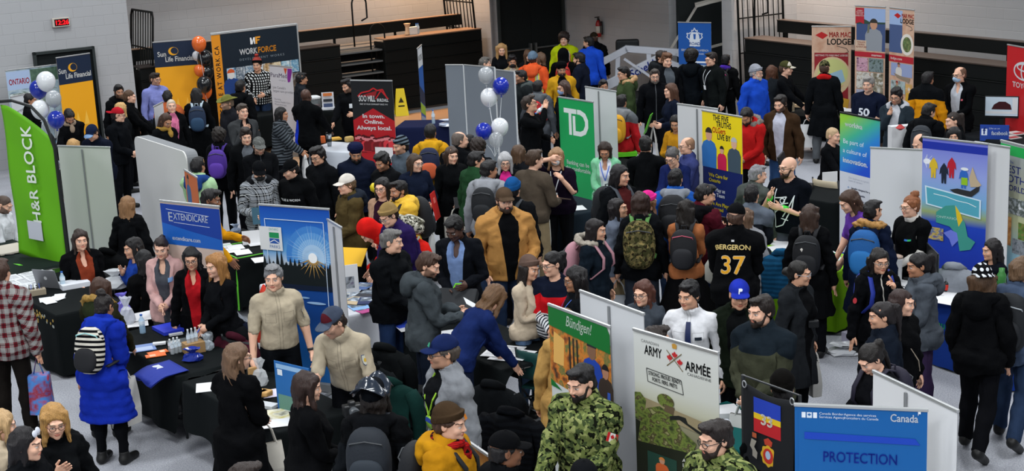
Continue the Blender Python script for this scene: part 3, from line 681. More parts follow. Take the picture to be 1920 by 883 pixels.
def hoodup_fill(F):
 F.ell((0,.04,1.66),(.115,.13,.135),.01);F.cone((0,.04,1.45),(0,.03,1.6),.12,.11,.03);F.ell((0,-.10,1.62),(.072,.11,.105),.015,'sub');F.ell((0,.005,1.63),(.075,.09,.10),.01,'sub')
H('hoodup',hoodup_fill,(-.16,-.14,1.40),(.16,.22,1.84),.009,(900,400),headw)
def pom_fill(F):
 F.ell((0,.03,1.82),(.035,.035,.035),.01);tuft(F,3,.006)
H('pom',pom_fill,(-.06,-.03,1.76),(.06,.1,1.88),.007,(250,120),headw)
def glasses_mesh():
 m=MB()
 for s in(1,-1):
  m.tube([(s*.034+.024*math.cos(a),-.106+.010*abs(math.cos(a))*(math.cos(a)*s>0),1.636+.018*math.sin(a))for a in np.linspace(0,2*math.pi,14)[:-1]],.0026,5,closed=True)
  m.tube([(s*.058,-.098,1.640),(s*.078,-.04,1.640),(s*.083,.02,1.640),(s*.081,.03,1.63)],.0026,5)
 m.tube([(-.011,-.107,1.640),(0,-.110,1.643),(.011,-.107,1.640)],.0026,5)
 V=np.array(m.v);T=np.array([t for f in m.f for t in([f[0],f[1],f[2]],[f[0],f[2],f[3]])]if all(len(f)==4 for f in m.f)else sum([[[f[0],f[i],f[i+1]]for i in range(1,len(f)-1)]for f in m.f],[]))
 return Tpl(V,T,W=headw(V))
GLASSES=[glasses_mesh()]*2
def lanyard_mesh():
 m=MB();n=14
 def P(t,o): # two straps from the neck to the badge
  x=.075*(1-t)*o;z=1.46-t*.26;y=-.055-.085*min(1,t*2.2)**.7;return(x,y,z)
 for o in(1,-1):
  for i in range(n):
   a=P(i/n,o);b=P((i+1)/n,o);w=.007
   m.add([(a[0]-w,a[1],a[2]),(a[0]+w,a[1],a[2]),(b[0]+w,b[1],b[2]),(b[0]-w,b[1],b[2])],[(0,1,2,3)])
 return m
def earmuff():pass
# ------------------------------------------------------------------ cloth, skin and hair materials (patterns live in rest coordinates)
def pat(kind,*cols,rough=.9,w=.05,spec=.05):
 """cloth material: kind + colours (hex), drawn in the garment's own rest coordinates"""
 key=('pat',kind,cols,rough,w,spec)
 if key in _mc:return _mc[key]
 m=bpy.data.materials.new('cloth_'+kind+str(len(_mc)));nt,N,L,b=nodes(m);Ex.nt=nt
 at_=N.new('ShaderNodeAttribute');at_.attribute_name='rest';sp=N.new('ShaderNodeSeparateXYZ');L.new(at_.outputs['Vector'],sp.inputs[0])
 x,y,z=(Ex(sp.outputs[i])for i in range(3));c=[rgb(q)for q in cols];c=[tuple(v*(.5 if max(q)<.022 else.75 if max(q)<.04 else 1)for v in q)for q in c];out=c[0]
 arm=(x.abs()-(z*-.53+.935))>-.085 # sleeves in rest coordinates
 torso=1.0-arm;front=(y<0.0)*torso
 if kind=='open': # unfastened front, inner layer showing
  out=mixc(nt,front*(x.abs()<(z-.95)*.10+w),c[0],c[1])
  if len(c)>2:out=mixc(nt,front*(x.abs()<.012)*(z>1.0),out,c[2])
 elif kind=='zip':
  out=mixc(nt,front*(x.abs()<.006),c[0],c[1])
 elif kind=='placket':
  out=mixc(nt,front*((x.abs()-.014).abs()<.0025),c[0],tuple(q*.6 for q in c[0]))
  out=mixc(nt,front*(((x.abs()-.085).abs()<.05)*((z-1.285).abs()<.045)*(((x.abs()-.085).abs()>.046).max((z-1.285).abs()>.041))),out,tuple(q*.6 for q in c[0]))
 elif kind=='plaid':
  w=.09 if w==.05 else w
  u=x+y*.9+z*arm*.55;a=((u/w).frac()<.5);d=((z/w).frac()<.5)
  out=mixc(nt,a*.5+d*.5,c[0],c[1])
  if len(c)>2:out=mixc(nt,((u/w+.25).frac()<.07).max((z/w+.25).frac()<.07)*.8,out,c[2])
 elif kind=='stripe':
  q=z+arm*(x.abs()*-.2);out=mixc(nt,(q/w).frac()<.5,c[0],c[1])
 elif kind=='check':
  u=x+y;out=mixc(nt,((u/w).frac()<.55).max((z/w*1.0).frac()<.4)-((u/w).frac()<.55).min((z/w).frac()<.4)*.0,c[0],c[1])
 elif kind=='yoke':
  out=mixc(nt,(z>1.27+w),c[0],c[1])
 elif kind=='redband': # red body over striped lower part, dark shoulders
  st=mixc(nt,(z/.035).frac()<.4,c[1],c[2]);out=mixc(nt,(z>1.15),st,c[0]);out=mixc(nt,z>1.33,out,c[2])
 elif kind=='hivis':
  q=x.abs();band=((q-.10).abs()<.035)*torso;out=mixc(nt,band.max(((z-1.05).abs()<.035)*torso),c[0],c[1]);out=mixc(nt,((q-.10).abs()<.012)*torso,out,c[2])
 elif kind=='camo':
  vm=N.new('ShaderNodeVectorMath');vm.operation='SCALE';vm.inputs[3].default_value=1;L.new(at_.outputs['Vector'],vm.inputs[0]);cur=out
  for i,(s_,t)in enumerate(((22,.52),(30,.57),(26,.60))):
   no=N.new('ShaderNodeTexNoise');no.inputs['Scale'].default_value=s_;no.inputs['Detail'].default_value=1.5;mp=N.new('ShaderNodeMapping');mp.inputs[1].default_value=(i*3.3,i,0)
   L.new(vm.outputs[0],mp.inputs[0]);L.new(mp.outputs[0],no.inputs['Vector']);cur=mixc(nt,Ex(no.outputs['Fac'])>t,cur,c[i+1])
  out=cur
 elif kind=='panel': # coloured side panel
  out=mixc(nt,(x>.09)*torso*(z<1.25),c[0],c[1])
 elif kind=='dots':
  u=(x/w).frac()-.5;v=(z/w).frac()-.5;out=mixc(nt,(u*u+v*v)<.09,c[0],c[1])
 elif kind=='cap2': # front half of a cap another colour
  out=mixc(nt,(y<-.03)*(z>1.70),c[0],c[1]);
  if len(c)>2:out=mixc(nt,(y<-.085)*(z<1.70),out,c[2])
 elif kind=='brim':
  out=mixc(nt,(y<-.088),c[0],c[1])
 elif kind=='cuff':
  out=mixc(nt,(z+(y-.02)*.35)<1.716,c[0],c[1])
 no=N.new('ShaderNodeTexNoise');no.inputs['Scale'].default_value=9;no.inputs['Detail'].default_value=3;L.new(at_.outputs['Vector'],no.inputs['Vector'])
 bp=N.new('ShaderNodeBump');bp.inputs['Strength'].default_value=.45;bp.inputs['Distance'].default_value=.03;L.new(no.outputs['Fac'],bp.inputs['Height']);L.new(bp.outputs['Normal'],b.inputs['Normal'])
 v=mixc(nt,(Ex(no.outputs['Fac'])-.3)*1.6,(.78,.78,.78),(1.15,1.15,1.15));mu=N.new('ShaderNodeMix');mu.data_type='RGBA';mu.blend_type='MULTIPLY';mu.inputs[0].default_value=1
 if isinstance(out,tuple):mu.inputs[6].default_value=(*out,1)
 else:L.new(out,mu.inputs[6])
 L.new(v,mu.inputs[7]);L.new(mu.outputs[2],b.inputs['Base Color'])
 b.inputs['Roughness'].default_value=rough;b.inputs['Specular IOR Level'].default_value=spec;b.inputs['Sheen Weight'].default_value=.0
 _mc[key]=m;return m
def skin(c,hair='#1a1512',beard=0.0,lips=None):
 key=('skin',c,hair,beard,lips)
 if key in _mc:return _mc[key]
 m=bpy.data.materials.new('skin_'+str(len(_mc)));nt,N,L,b=nodes(m);Ex.nt=nt
 at_=N.new('ShaderNodeAttribute');at_.attribute_name='paint';sp=N.new('ShaderNodeSeparateColor');L.new(at_.outputs['Color'],sp.inputs[0])
 C=rgb(c);lp=rgb(lips)if lips else(C[0]*.80,C[1]*.50,C[2]*.50)
 out=mixc(nt,sp.outputs[0],C,lp)
 if beard:out=mixc(nt,Ex(at_.outputs['Alpha'])*beard,out,rgb(hair))
 out=mixc(nt,sp.outputs[1],out,(.62,.60,.57));hr=rgb(hair);out=mixc(nt,sp.outputs[2],out,tuple(min(q,.08)for q in hr));L.new(out,b.inputs['Base Color'])
 b.inputs['Roughness'].default_value=.48;b.inputs['Specular IOR Level'].default_value=.35;b.inputs['Subsurface Weight'].default_value=0
 _mc[key]=m;return m
def hairmat(c):
 key=('hair',c)
 if key in _mc:return _mc[key]
 m=bpy.data.materials.new('hair_'+str(len(_mc)));nt,N,L,b=nodes(m)
 at_=N.new('ShaderNodeAttribute');at_.attribute_name='rest';mp=N.new('ShaderNodeMapping');mp.inputs[3].default_value=(160,160,12);L.new(at_.outputs['Vector'],mp.inputs[0])
 no=N.new('ShaderNodeTexNoise');no.inputs['Scale'].default_value=1;no.inputs['Detail'].default_value=3;L.new(mp.outputs[0],no.inputs['Vector'])
 C=rgb(c);L.new(mixc(nt,no.outputs['Fac'],tuple(q*.25 for q in C),tuple(min(1,q*1.9)for q in C)),b.inputs['Base Color'])
 bp=N.new('ShaderNodeBump');bp.inputs['Strength'].default_value=.6;bp.inputs['Distance'].default_value=.01;L.new(no.outputs['Fac'],bp.inputs['Height']);L.new(bp.outputs['Normal'],b.inputs['Normal'])
 b.inputs['Roughness'].default_value=.5;b.inputs['Specular IOR Level'].default_value=.3;_mc[key]=m;return m
# ------------------------------------------------------------------ posing
def rot(ax,a):
 return np.array(Matrix.Rotation(a,3,ax))
def rbetween(a,b):
 a=Vector(a).normalized();b=Vector(b).normalized();return np.array(a.rotation_difference(b).to_matrix())
ARMS={'down':(.285,.03,.855),'front':(.055,.27,1.02),'phone':(.09,.30,1.20),'read':(.12,.33,1.13),'pocket':(.235,.09,.90),'chin':(.08,.17,1.33),'brow':(.06,.16,1.64),
  'cross':(-.10,.21,1.14),'gest':(.22,.38,1.20),'strap':(.125,.175,1.27),'clasp':(.03,.25,.93),'fwd':(.20,.40,1.02),'back':(.16,-.17,.95),'mouth':(.06,.19,1.37),'hip':(.25,.10,.99),'point':(.10,.24,1.42),'hold':(.15,.26,1.10),'low':(.22,.22,.86)}
PEOPLE=[]
class Person:pass
def person(px,py,label,face=0,h=1.72,look=None,pitch=8,tilt=0,bend=0,curl=4,twist=0,arms=('down','down'),legs='stand',sex='m',girth=0.0,
  skinc='#c79a80',hair=('short','#1d1713'),beard=0,full_beard=None,hat=None,glasses=None,mask=None,top=('jacket',('cloth','#16181b')),inner=None,bottom=('trousers',('cloth','#15171c')),
  shoes='#141414',hood=None,fur=None,scarf=None,lod=None,curls=(18,18),names=None,group='people at the fair',floor=0.0,rolls=(0,0),at_xy=None,lanyard=None,seed=None,pole_=(None,None)):
 seed=seed if seed is not None else int(px*7+py*13)%99991
 rng=random.Random(seed)
 if lod is None:lod=0 if proj(at(px,py,1.7))[2]>150 else 1
 sc=h/1.75;inset=.020 if sex=='f' else 0.0;inset-=girth*.10
 # joints
 B=len(BN);R=[np.eye(3)]*B;T=[np.zeros(3)]*B
 def bone(n,r,pr,pp): # rotation r (world), rest pivot pr goes to pp
  R[BI[n]]=r;T[BI[n]]=pp-r@pr
 hipz=0.0
 Rp=rot('X',D2R(-bend*0.0));pel=np.array([0,0.01,.95])
 if legs=='sit':hipz=.50/sc+.07-.95
 base=pel+np.array([0,0,hipz])
 bendr=rot('X',D2R(bend)) # +X rotation tips the trunk towards -Y
 Rp=rot('X',D2R(bend*.55));bone('pelvis',Rp,pel,base)
 p1=np.array([0,.01,1.03]);q1=Rp@(p1-pel)+base
 R1=rot('Z',D2R(twist*.4))@rot('X',D2R(bend*.85+curl*.4));bone('spine',R1,p1,q1)
 p2=np.array([0,.01,1.17]);q2=R1@(p2-p1)+q1
 R2=rot('Z',D2R(twist))@rot('X',D2R(bend+curl));bone('chest',R2,p2,q2)
 p3=np.array([0,.025,1.46]);q3=R2@(p3-p2)+q2
 yaw=0 if look is None else((look-face+180)%360-180);yaw=max(-85,min(85,yaw))
 hp=pitch
 Rh=rot('Z',D2R(yaw))@rot('X',D2R(hp))@rot('Y',D2R(tilt))
 Rn=rot('Z',D2R(yaw*.45+twist*.4))@rot('X',D2R((bend+curl)*.5+hp*.4));bone('neck',Rn,p3,q3)
 p4=np.array([0,.012,1.545]);q4=Rn@(p4-p3)+q3;bone('head',Rh,p4,q4)
 hands={}
 for k,(sd,mr)in enumerate((('L',lambda p:np.array(p,float)),('R',flip))):
  s=1 if sd=='L' else-1;a=arms[k];sh=mr(SH);ins=np.array([-s*inset,0,0]);S=R2@(sh+ins-p2)+q2
  isabs=isinstance(a,tuple)and len(a)==4
  if isinstance(a,str):a=ARMS[a]
  tr=np.array([s*a[0],-a[1],a[2]])
  Tt=tr+np.array([0,0,hipz])if isabs else R2@(tr-p2)+q2
  l1,l2=.285,.25;v=Tt-S;d=np.linalg.norm(v);dm=min(d,l1+l2-.004);dm=max(dm,.16);v=v/d;Tt=S+v*dm
  ca=(l1*l1+dm*dm-l2*l2)/(2*l1*dm);sa=math.sqrt(max(0,1-ca*ca))
  pole=R2@np.array([s*.55,.45,-.75]if pole_[k]is None else[s*pole_[k][0],-pole_[k][1],pole_[k][2]]);pole=pole-v*(pole@v);pole/=np.linalg.norm(pole)+1e-9
  E_=S+v*l1*ca+pole*l1*sa;ad=mr(ADIR)
  Ru=rbetween(R2@ad,E_-S)@R2;bone('ua'+sd,Ru,sh+ins*0,S)
  Rf=rbetween(Ru@ad,Tt-E_)@Ru;bone('fa'+sd,Rf,mr(EL),E_)
  ro=np.array(Matrix.Rotation(D2R(rolls[k])*s,3,Vector(Rf@ad)));Rw=ro@Rf;bone('ha'+sd,Rw,mr(WR),Tt)
  ax=Vector(mr((0,1,0)))*(1 if sd=='L' else-1)*1.0
  cu=D2R(curls[k])*s
  F1=Rw@np.array(Matrix.Rotation(cu,3,ax));kq=Rw@(mr(KN)-mr(WR))+Tt;bone('f1'+sd,F1,mr(KN),kq)
  km=mr(KN+ADIR*.042);F2=Rw@np.array(Matrix.Rotation(cu*2,3,ax));bone('f2'+sd,F2,km,F1@(km-mr(KN))+kq)
  g=mr(KN+np.array([-CA,0,-SA])*.02);hands[sd]=(Rw@(g-mr(WR))+Tt,Rw@ad,Rw)
 for k,(sd,mr)in enumerate((('L',lambda p:np.array(p,float)),('R',flip))):
  s=1 if sd=='L' else-1;hj=Rp@(mr(HIP)-pel)+base
  if legs=='sit':ta,ka=-84,2
  elif legs=='walk':ta,ka=(-22,6)if k==0 else(16,36)
  else:ta,ka=(rng.uniform(-4,4),rng.uniform(0,3))
  if bend and legs!='sit':ta-=0;
  out=rng.uniform(0,5)*s if legs!='sit' else 6*s
  Rt=rot('Z',D2R(out))@rot('X',D2R(ta))@rot('Y',D2R(-s*(2+rng.uniform(-1,3))));bone('th'+sd,Rt,mr(HIP),hj)
  kq=Rt@(mr(KNEE)-mr(HIP))+hj;Rs=rot('Z',D2R(out))@rot('X',D2R(ka if legs!='walk' else ka))@rot('Y',D2R(-s*1));bone('sh'+sd,Rs,mr(KNEE),kq)
  aq=Rs@(mr(ANK)-mr(KNEE))+kq;Rf=rot('Z',D2R(out))@rot('X',D2R(ka*.9 if legs=='walk' and k==1 else 0));bone('fo'+sd,Rf,mr(ANK),aq)
 RA=np.stack(R);TA=np.stack(T)
 bust=sex=='f'
 ARMI=[BI[n+sd]for sd in 'LR' for n in('ua','fa','ha','f1','f2')]
 def skinned(t,extra=0.0):
  V=t.V.copy();am=t.W[:,ARMI].sum(1);z=V[:,2];tor=(1-am)*(z<1.5)
  if inset:V[:,0]-=np.sign(V[:,0])*inset*np.maximum(am,np.clip((np.abs(V[:,0])-.06)/.1,0,1)*(z>1.2)*(z<1.5))
  if bust:
   hd=np.clip((z-1.5)/.03,0,1);jw=np.clip((1.615-z)/.06,0,1)*hd;V[:,0]*=1-.10*jw-.02*hd;V[:,1]=np.where((V[:,1]<-.098)&(hd>0),-.098+(V[:,1]+.098)*.6,V[:,1])
   wst=np.exp(-((z-1.12)/.09)**2);hp_=np.exp(-((z-.93)/.1)**2)
   f=1+tor*(-.08*wst+.045*hp_);V[:,0]*=f;V[:,1]=(V[:,1]-.01)*(1+tor*(-.06*wst+.03*hp_))+.01
   bq=np.exp(-(((np.abs(V[:,0])-.075)/.055)**2+((z-1.27)/.06)**2))*tor*(V[:,1]<0);V[:,1]-=.032*bq
  if girth:
   pr=np.exp(-((z-1.06)/.20)**2)*tor;V[:,0]*=1+girth*pr;V[:,1]=np.where(V[:,1]<.02,V[:,1]*(1+girth*1.6*pr),V[:,1]*(1+girth*.5*pr))
   V[:,:2]+=0
  if extra:V=V+t.N*extra
  M=np.einsum('vb,bij->vij',t.W,RA);o=np.einsum('vij,vj->vi',M,V)+t.W@TA
  return o
 crown=RA[BI['head']]@np.array([0,.02,1.752])+TA[BI['head']]
 def wr(t,o,amp=0.0):
  if amp:
   n=np.einsum('vb,bij,vj->vi',t.W,RA,t.N);o=o+n*(noisy(t.V*[1,1,1.6],seed%1000,34)[:,None]*amp+noisy(t.V*[1,1,1.8],seed%1000+7,80)[:,None]*amp*.6)
  return o
 P=Person();P.RA,P.TA,P.sc=RA,TA,sc
 body=BODY[lod];V_=body.V;am_=body.W[:,ARMI].sum(1);tk=np.clip((1.42-V_[:,2])/.04,0,1)*(1-am_)*(V_[:,2]>.12)
 if top and top[0]not in('tee','uniform'):al_=(np.abs(V_[:,0])-SH[0])*SA+(SH[2]-V_[:,2])*CA;tk=np.maximum(tk,am_*np.clip((.50-al_)/.03,0,1)*.6)
 if not top:tk=tk*(V_[:,2]<1.0)
 bt=Tpl(V_-body.N*tk[:,None]*.014,body.F,W=body.W);bo=skinned(bt)
 shs=[skinned(t)for t in SHOE[lod]]if shoes else[]
 zmin=min([q[:,2].min()for q in shs]+[bo[:,2].min()])if legs!='sit' else min([q[:,2].min()for q in shs]+[9])
 if legs=='sit':zmin=min(zmin,0.0)if zmin<0 else zmin*0
 off=np.array([0,0,-zmin])
 cz=(crown[2]-zmin)*sc+floor
 if at_xy is not None:wx,wy=at_xy;az=math.atan2(wx,wy)
 else:
  wp=at(px,py,cz);az=math.atan2(wp[0],wp[1])
 rz=D2R(face)-az
 if at_xy is None:
  c,s_=math.cos(rz),math.sin(rz);lx,ly=crown[0]*sc,crown[1]*sc
  wx=wp[0]-(c*lx-s_*ly);wy=wp[1]-(s_*lx+c*ly)
 root=empty('person',(wx,wy,floor),rz,label,'person',None);P.root=root;P.rz=rz;P.loc=np.array([wx,wy,floor])
 Wm=Matrix.Translation((wx,wy,floor))@Matrix.Rotation(rz,4,'Z');P.W=Wm
 def put(name,t,o,m,parent=root,lab=None,pnt=None):
  me=bpy.data.meshes.new(name);o=(o+off)*sc
  me.vertices.add(len(o));me.vertices.foreach_set('co',o.astype(np.float32).ravel());nf=len(t.F)
  me.loops.add(nf*3);me.loops.foreach_set('vertex_index',t.F.astype(np.int32).ravel());me.polygons.add(nf)
  me.polygons.foreach_set('loop_start',np.arange(0,nf*3,3,dtype=np.int32));me.polygons.foreach_set('loop_total',np.full(nf,3,np.int32));me.polygons.foreach_set('use_smooth',np.ones(nf,bool))
  a=me.attributes.new('rest','FLOAT_VECTOR','POINT');a.data.foreach_set('vector',t.V.astype(np.float32).ravel())
  if pnt is not None:a=me.attributes.new('paint','FLOAT_COLOR','POINT');a.data.foreach_set('color',pnt.astype(np.float32).ravel())
  me.materials.append(m);me.update(calc_edges=True);ob=link(bpy.data.objects.new(name,me),parent);
  if lab:ob['label']=lab
  return ob
 hc=hair[1]if hair else '#1a1512'
 P.body=put('body',body,bo,skin(skinc,hc,beard),pnt=body.P)
 def mk(spec,**k):return pat(*spec,**k)if isinstance(spec,tuple)else spec
 nm={'tee':'t_shirt','uniform':'shirt','shirt':'shirt','sweater':'sweater','jacket':'jacket','blazer':'blazer','puffer':'puffer_jacket','coat':'coat','longpuffer':'long_coat','trousers':'trousers','slim':'trousers','skirt':'skirt'}
 P.gar={}
 amp={'tee':.006,'uniform':.006,'shirt':.007,'sweater':.007,'jacket':.011,'blazer':.008,'puffer':.006,'coat':.011,'longpuffer':.006}
 if bottom and lod<=1:
  t=GAR[bottom[0]][lod];put(nm[bottom[0]],t,wr(t,skinned(t),.005),mk(bottom[1]))
 if inner:
  t=GAR[inner[0]][lod];put(nm[inner[0]],t,skinned(t),mk(inner[1]))
 if top:
  t=GAR[top[0]][lod];ob=put(nm[top[0]],t,wr(t,skinned(t,.004 if girth else 0),amp[top[0]]),mk(top[1]));P.top=ob;P.topt=t
 if shoes:
  for t,o in zip(SHOE[lod],shs):put('shoe',t,o,mat(shoes,.5))
 if hood:t=GAR['hood'][lod];put('hood',t,wr(t,skinned(t),.006),mk(hood))
 if fur:t=GAR['fur'][lod];put('fur_trim',t,wr(t,skinned(t),.008),hairmat(fur))
 if scarf:t=GAR['scarf'][lod];put('scarf',t,wr(t,skinned(t),.005),mk(scarf))
 if hair and hair[0]:
  t=HAIR[hair[0]][lod]
  if hat:
   q=t.V.copy();f_=np.clip((q[:,2]-1.655)/.02,0,1)[:,None];q=q+(np.array([0,.022,1.66])+(q-[0,.022,1.66])*np.minimum(1,.078/(np.linalg.norm((q-[0,.022,1.66])/[1,1.2,1.1],axis=1,keepdims=True)+1e-6))-q)*f_;t=Tpl(q,t.F,W=t.W)
  put('hair',t,wr(t,skinned(t),.003 if hair[0]in('buzz','bald')else.006),hairmat(hair[1]))
 if full_beard:t=HAIR['beard'][lod];put('beard',t,skinned(t),hairmat(full_beard))
 if hat:
  for hn,*sp in(hat if isinstance(hat,list)else[hat]):
   t=HAIR[hn][lod];hm=sp[0];o=t
   vv=t
   if hn=='cap' and len(sp)>1 and sp[1]=='back':vv=Tpl(t.V*[-1,-1,1]+[0,.044,0],t.F,W=t.W)
   put({'pom':'pompom','brimhat':'hat','hoodup':'hood'}.get(hn,hn),vv,skinned(vv),mk(hm))
 if glasses:put('glasses',GLASSES[0],skinned(GLASSES[0]),mat(glasses,.3))
 if mask:t=HAIR['mask'][lod];put('face_mask',t,skinned(t),mat(mask,.8))
 P.lod=lod;P.off=off;P.crown=crown
 def tow(p):return Wm@Vector(((np.asarray(p)+off)*sc).tolist())
 P.tow=tow
 P.hand={k:(tow(v[0]),Matrix.Rotation(rz,3,'Z')@Vector(v[1]),Matrix.Rotation(rz,3,'Z')@Matrix(v[2].tolist()))for k,v in hands.items()}
 def bmat(n): # world matrix taking rest coordinates to the posed bone
  i=BI[n];M=Matrix(RA[i].tolist()).to_4x4();M.translation=Vector((TA[i]+off).tolist());return Wm@Matrix.Scale(sc,4)@M
 P.bmat=bmat
 def decal(V,Fc,name,m,lift=.004,lab=None,side=-1):
  """wrap a flat print given in rest (x, z) onto the upper garment; side -1 front, 1 back"""
  V=np.asarray(V,float);t=P.topt;bvh=BVHTree.FromPolygons(t.V.tolist(),t.F.tolist());out=[];W_=[]
  for p in V:
   hit=bvh.ray_cast(Vector((p[0],side*.6,p[2])),Vector((0,-side,0)))
   if hit[0]is None:h_=Vector((p[0],side*.15,p[2]));n_=Vector((0,side,0));tri=None
   else:h_,n_,tri=hit[0],hit[1],hit[2]
   out.append(np.array(h_)+np.array([0,side,0])*lift);ws=np.zeros(len(BN))
   if tri is not None:
    f=t.F[tri];d=np.linalg.norm(t.V[f]-np.array(h_),axis=1);w_=1/(d+1e-4);w_/=w_.sum();ws=(t.W[f]*w_[:,None]).sum(0)
   else:ws[BI['chest']]=1
   W_.append(ws)
  tt=Tpl(np.array(out),np.array([[f[0],f[i],f[i+1]]for f in Fc for i in range(1,len(f)-1)]),W=np.array(W_,np.float32))
  tt.N[:]=[0,side,0]
  o=wr(tt,skinned(tt),0);return put(name,tt,o+np.einsum('vb,bij,vj->vi',tt.W,RA,tt.N)*amp[top[0]]*.8,m,parent=P.top,lab=lab)
 P.decal=decal
 if lanyard:
  lm=lanyard_mesh();ob=decal(np.array(lm.v),lm.f,'lanyard',mat(lanyard,.6),.006)
  bm_=MB();bm_.grid(lambda u,v:(-.032+u*.064,0,1.11+v*.085),3,3);decal(np.array(bm_.v),bm_.f,'badge',mat('#e4e6e8',.5),.010,'white name badge')
 PEOPLE.append(P);return P
def bmprint(P,txt,size,x,z,color,side=-1,name='print',bold=0.0,sx=1.0,lift=.006,lab=None,rotz=0.0):
 """lettering on a garment"""
 V,Fc=text_mesh(txt,size,bold,0,'CENTER',0.0);ca,sa=math.cos(rotz),math.sin(rotz);V=[(p[0]*sx*ca-p[2]*sa,0,p[0]*sx*sa+p[2]*ca)for p in V]
 V=[((p[0]+x)*(1 if side<0 else-1),0,p[2]+z)for p in V];return P.decal(V,Fc,name,mat(color,.6),lift,lab,side)
def patch(P,x0,x1,z0,z1,color,side=-1,name='patch',lift=.005,lab=None,n=6):
 m=MB();m.grid(lambda u,v:(x0+(x1-x0)*u,0,z0+(z1-z0)*v),n,n);return P.decal(np.array(m.v),m.f,name,mat(color,.7),lift,lab,side)
def band(P,sd,c,name='wristwatch',a0=.035,a1=.012,r=.034):
 s_=1 if sd=='L' else-1;a=WR*[s_,1,1];d_=ADIR*[s_,1,1];m=MB();m.tube([tuple(a-d_*a0),tuple(a-d_*a1)],r,14)
 if name=='wristwatch':m.lathe([(.0,.0),(.019,0),(.019,.010),(0,.011)],tuple(a-d_*.024+np.array([s_*.032,0,.012])),12,M=Matrix.Rotation(s_*1.0,3,'Y'))
 o=m.build(name,mat(c,.5),P.root,smooth=True);o.matrix_local=P.W.inverted()@P.bmat('fa'+sd);return o
def cap_mark(P,pts,c,name='cap_mark',z=1.716,y=-.098,x=0.0,tilt=-28):
 """small emblem on the front of a cap"""
 m=MB();m.add([(p[0],0,p[1])for p in pts],[tuple(range(len(pts)))]);o=m.build(name,mat(c,.5),P.root,fix=False);o.matrix_local=P.W.inverted()@P.bmat('head')@Matrix.Translation((x,y,z))@Matrix.Rotation(D2R(tilt),4,'X');return o
# ------------------------------------------------------------------ banners
def grad(stops,kind='v',name='printed',rough=.45):
 """printed vertical blend of a banner, heights in metres in the banner's own frame"""
 key=('grad',tuple(stops),kind)
 if key in _mc:return _mc[key]
 m=bpy.data.materials.new(name);nt,N,L,b=nodes(m);tc=N.new('ShaderNodeTexCoord');sp=N.new('ShaderNodeSeparateXYZ');L.new(tc.outputs['Object'],sp.inputs[0]);Ex.nt=nt
 z0,z1=stops[0][0],stops[-1][0];v=Ex(sp.outputs[2])
 if kind=='d':v=v+Ex(sp.outputs[0])*-.55
 cr=N.new('ShaderNodeValToRGB');L.new(((v-z0)/(z1-z0)).v,cr.inputs[0]);el=cr.color_ramp.elements
 while len(el)<len(stops):el.new(.5)
 for e,(z,c)in zip(el,stops):e.position=(z-z0)/(z1-z0);e.color=(*rgb(c),1)
 L.new(cr.outputs[0],b.inputs['Base Color']);b.inputs['Roughness'].default_value=rough;b.inputs['Specular IOR Level'].default_value=.25;_mc[key]=m;return m
def photo(cols,scale=9,seed=0,zs=1.0):
 """a printed picture seen from far: blotches of the picture's own colours"""
 key=('photo',tuple(cols),scale,seed,zs)
 if key in _mc:return _mc[key]
 m=bpy.data.materials.new('printed_picture');nt,N,L,b=nodes(m);tc=N.new('ShaderNodeTexCoord');mp=N.new('ShaderNodeMapping');mp.inputs[1].default_value=(seed*3.1,seed,seed*1.7);mp.inputs[3].default_value=(1,1,zs)
 L.new(tc.outputs['Object'],mp.inputs[0]);no=N.new('ShaderNodeTexNoise');no.inputs['Scale'].default_value=scale;no.inputs['Detail'].default_value=3;L.new(mp.outputs[0],no.inputs['Vector'])
 cr=N.new('ShaderNodeValToRGB');L.new(no.outputs['Fac'],cr.inputs[0]);el=cr.color_ramp.elements;n=len(cols)
 while len(el)<n:el.new(.5)
 for i,c in enumerate(cols):el[i].position=.3+.4*i/max(1,n-1);el[i].color=(*rgb(c),1)
 L.new(cr.outputs[0],b.inputs['Base Color']);b.inputs['Roughness'].default_value=.5;_mc[key]=m;return m
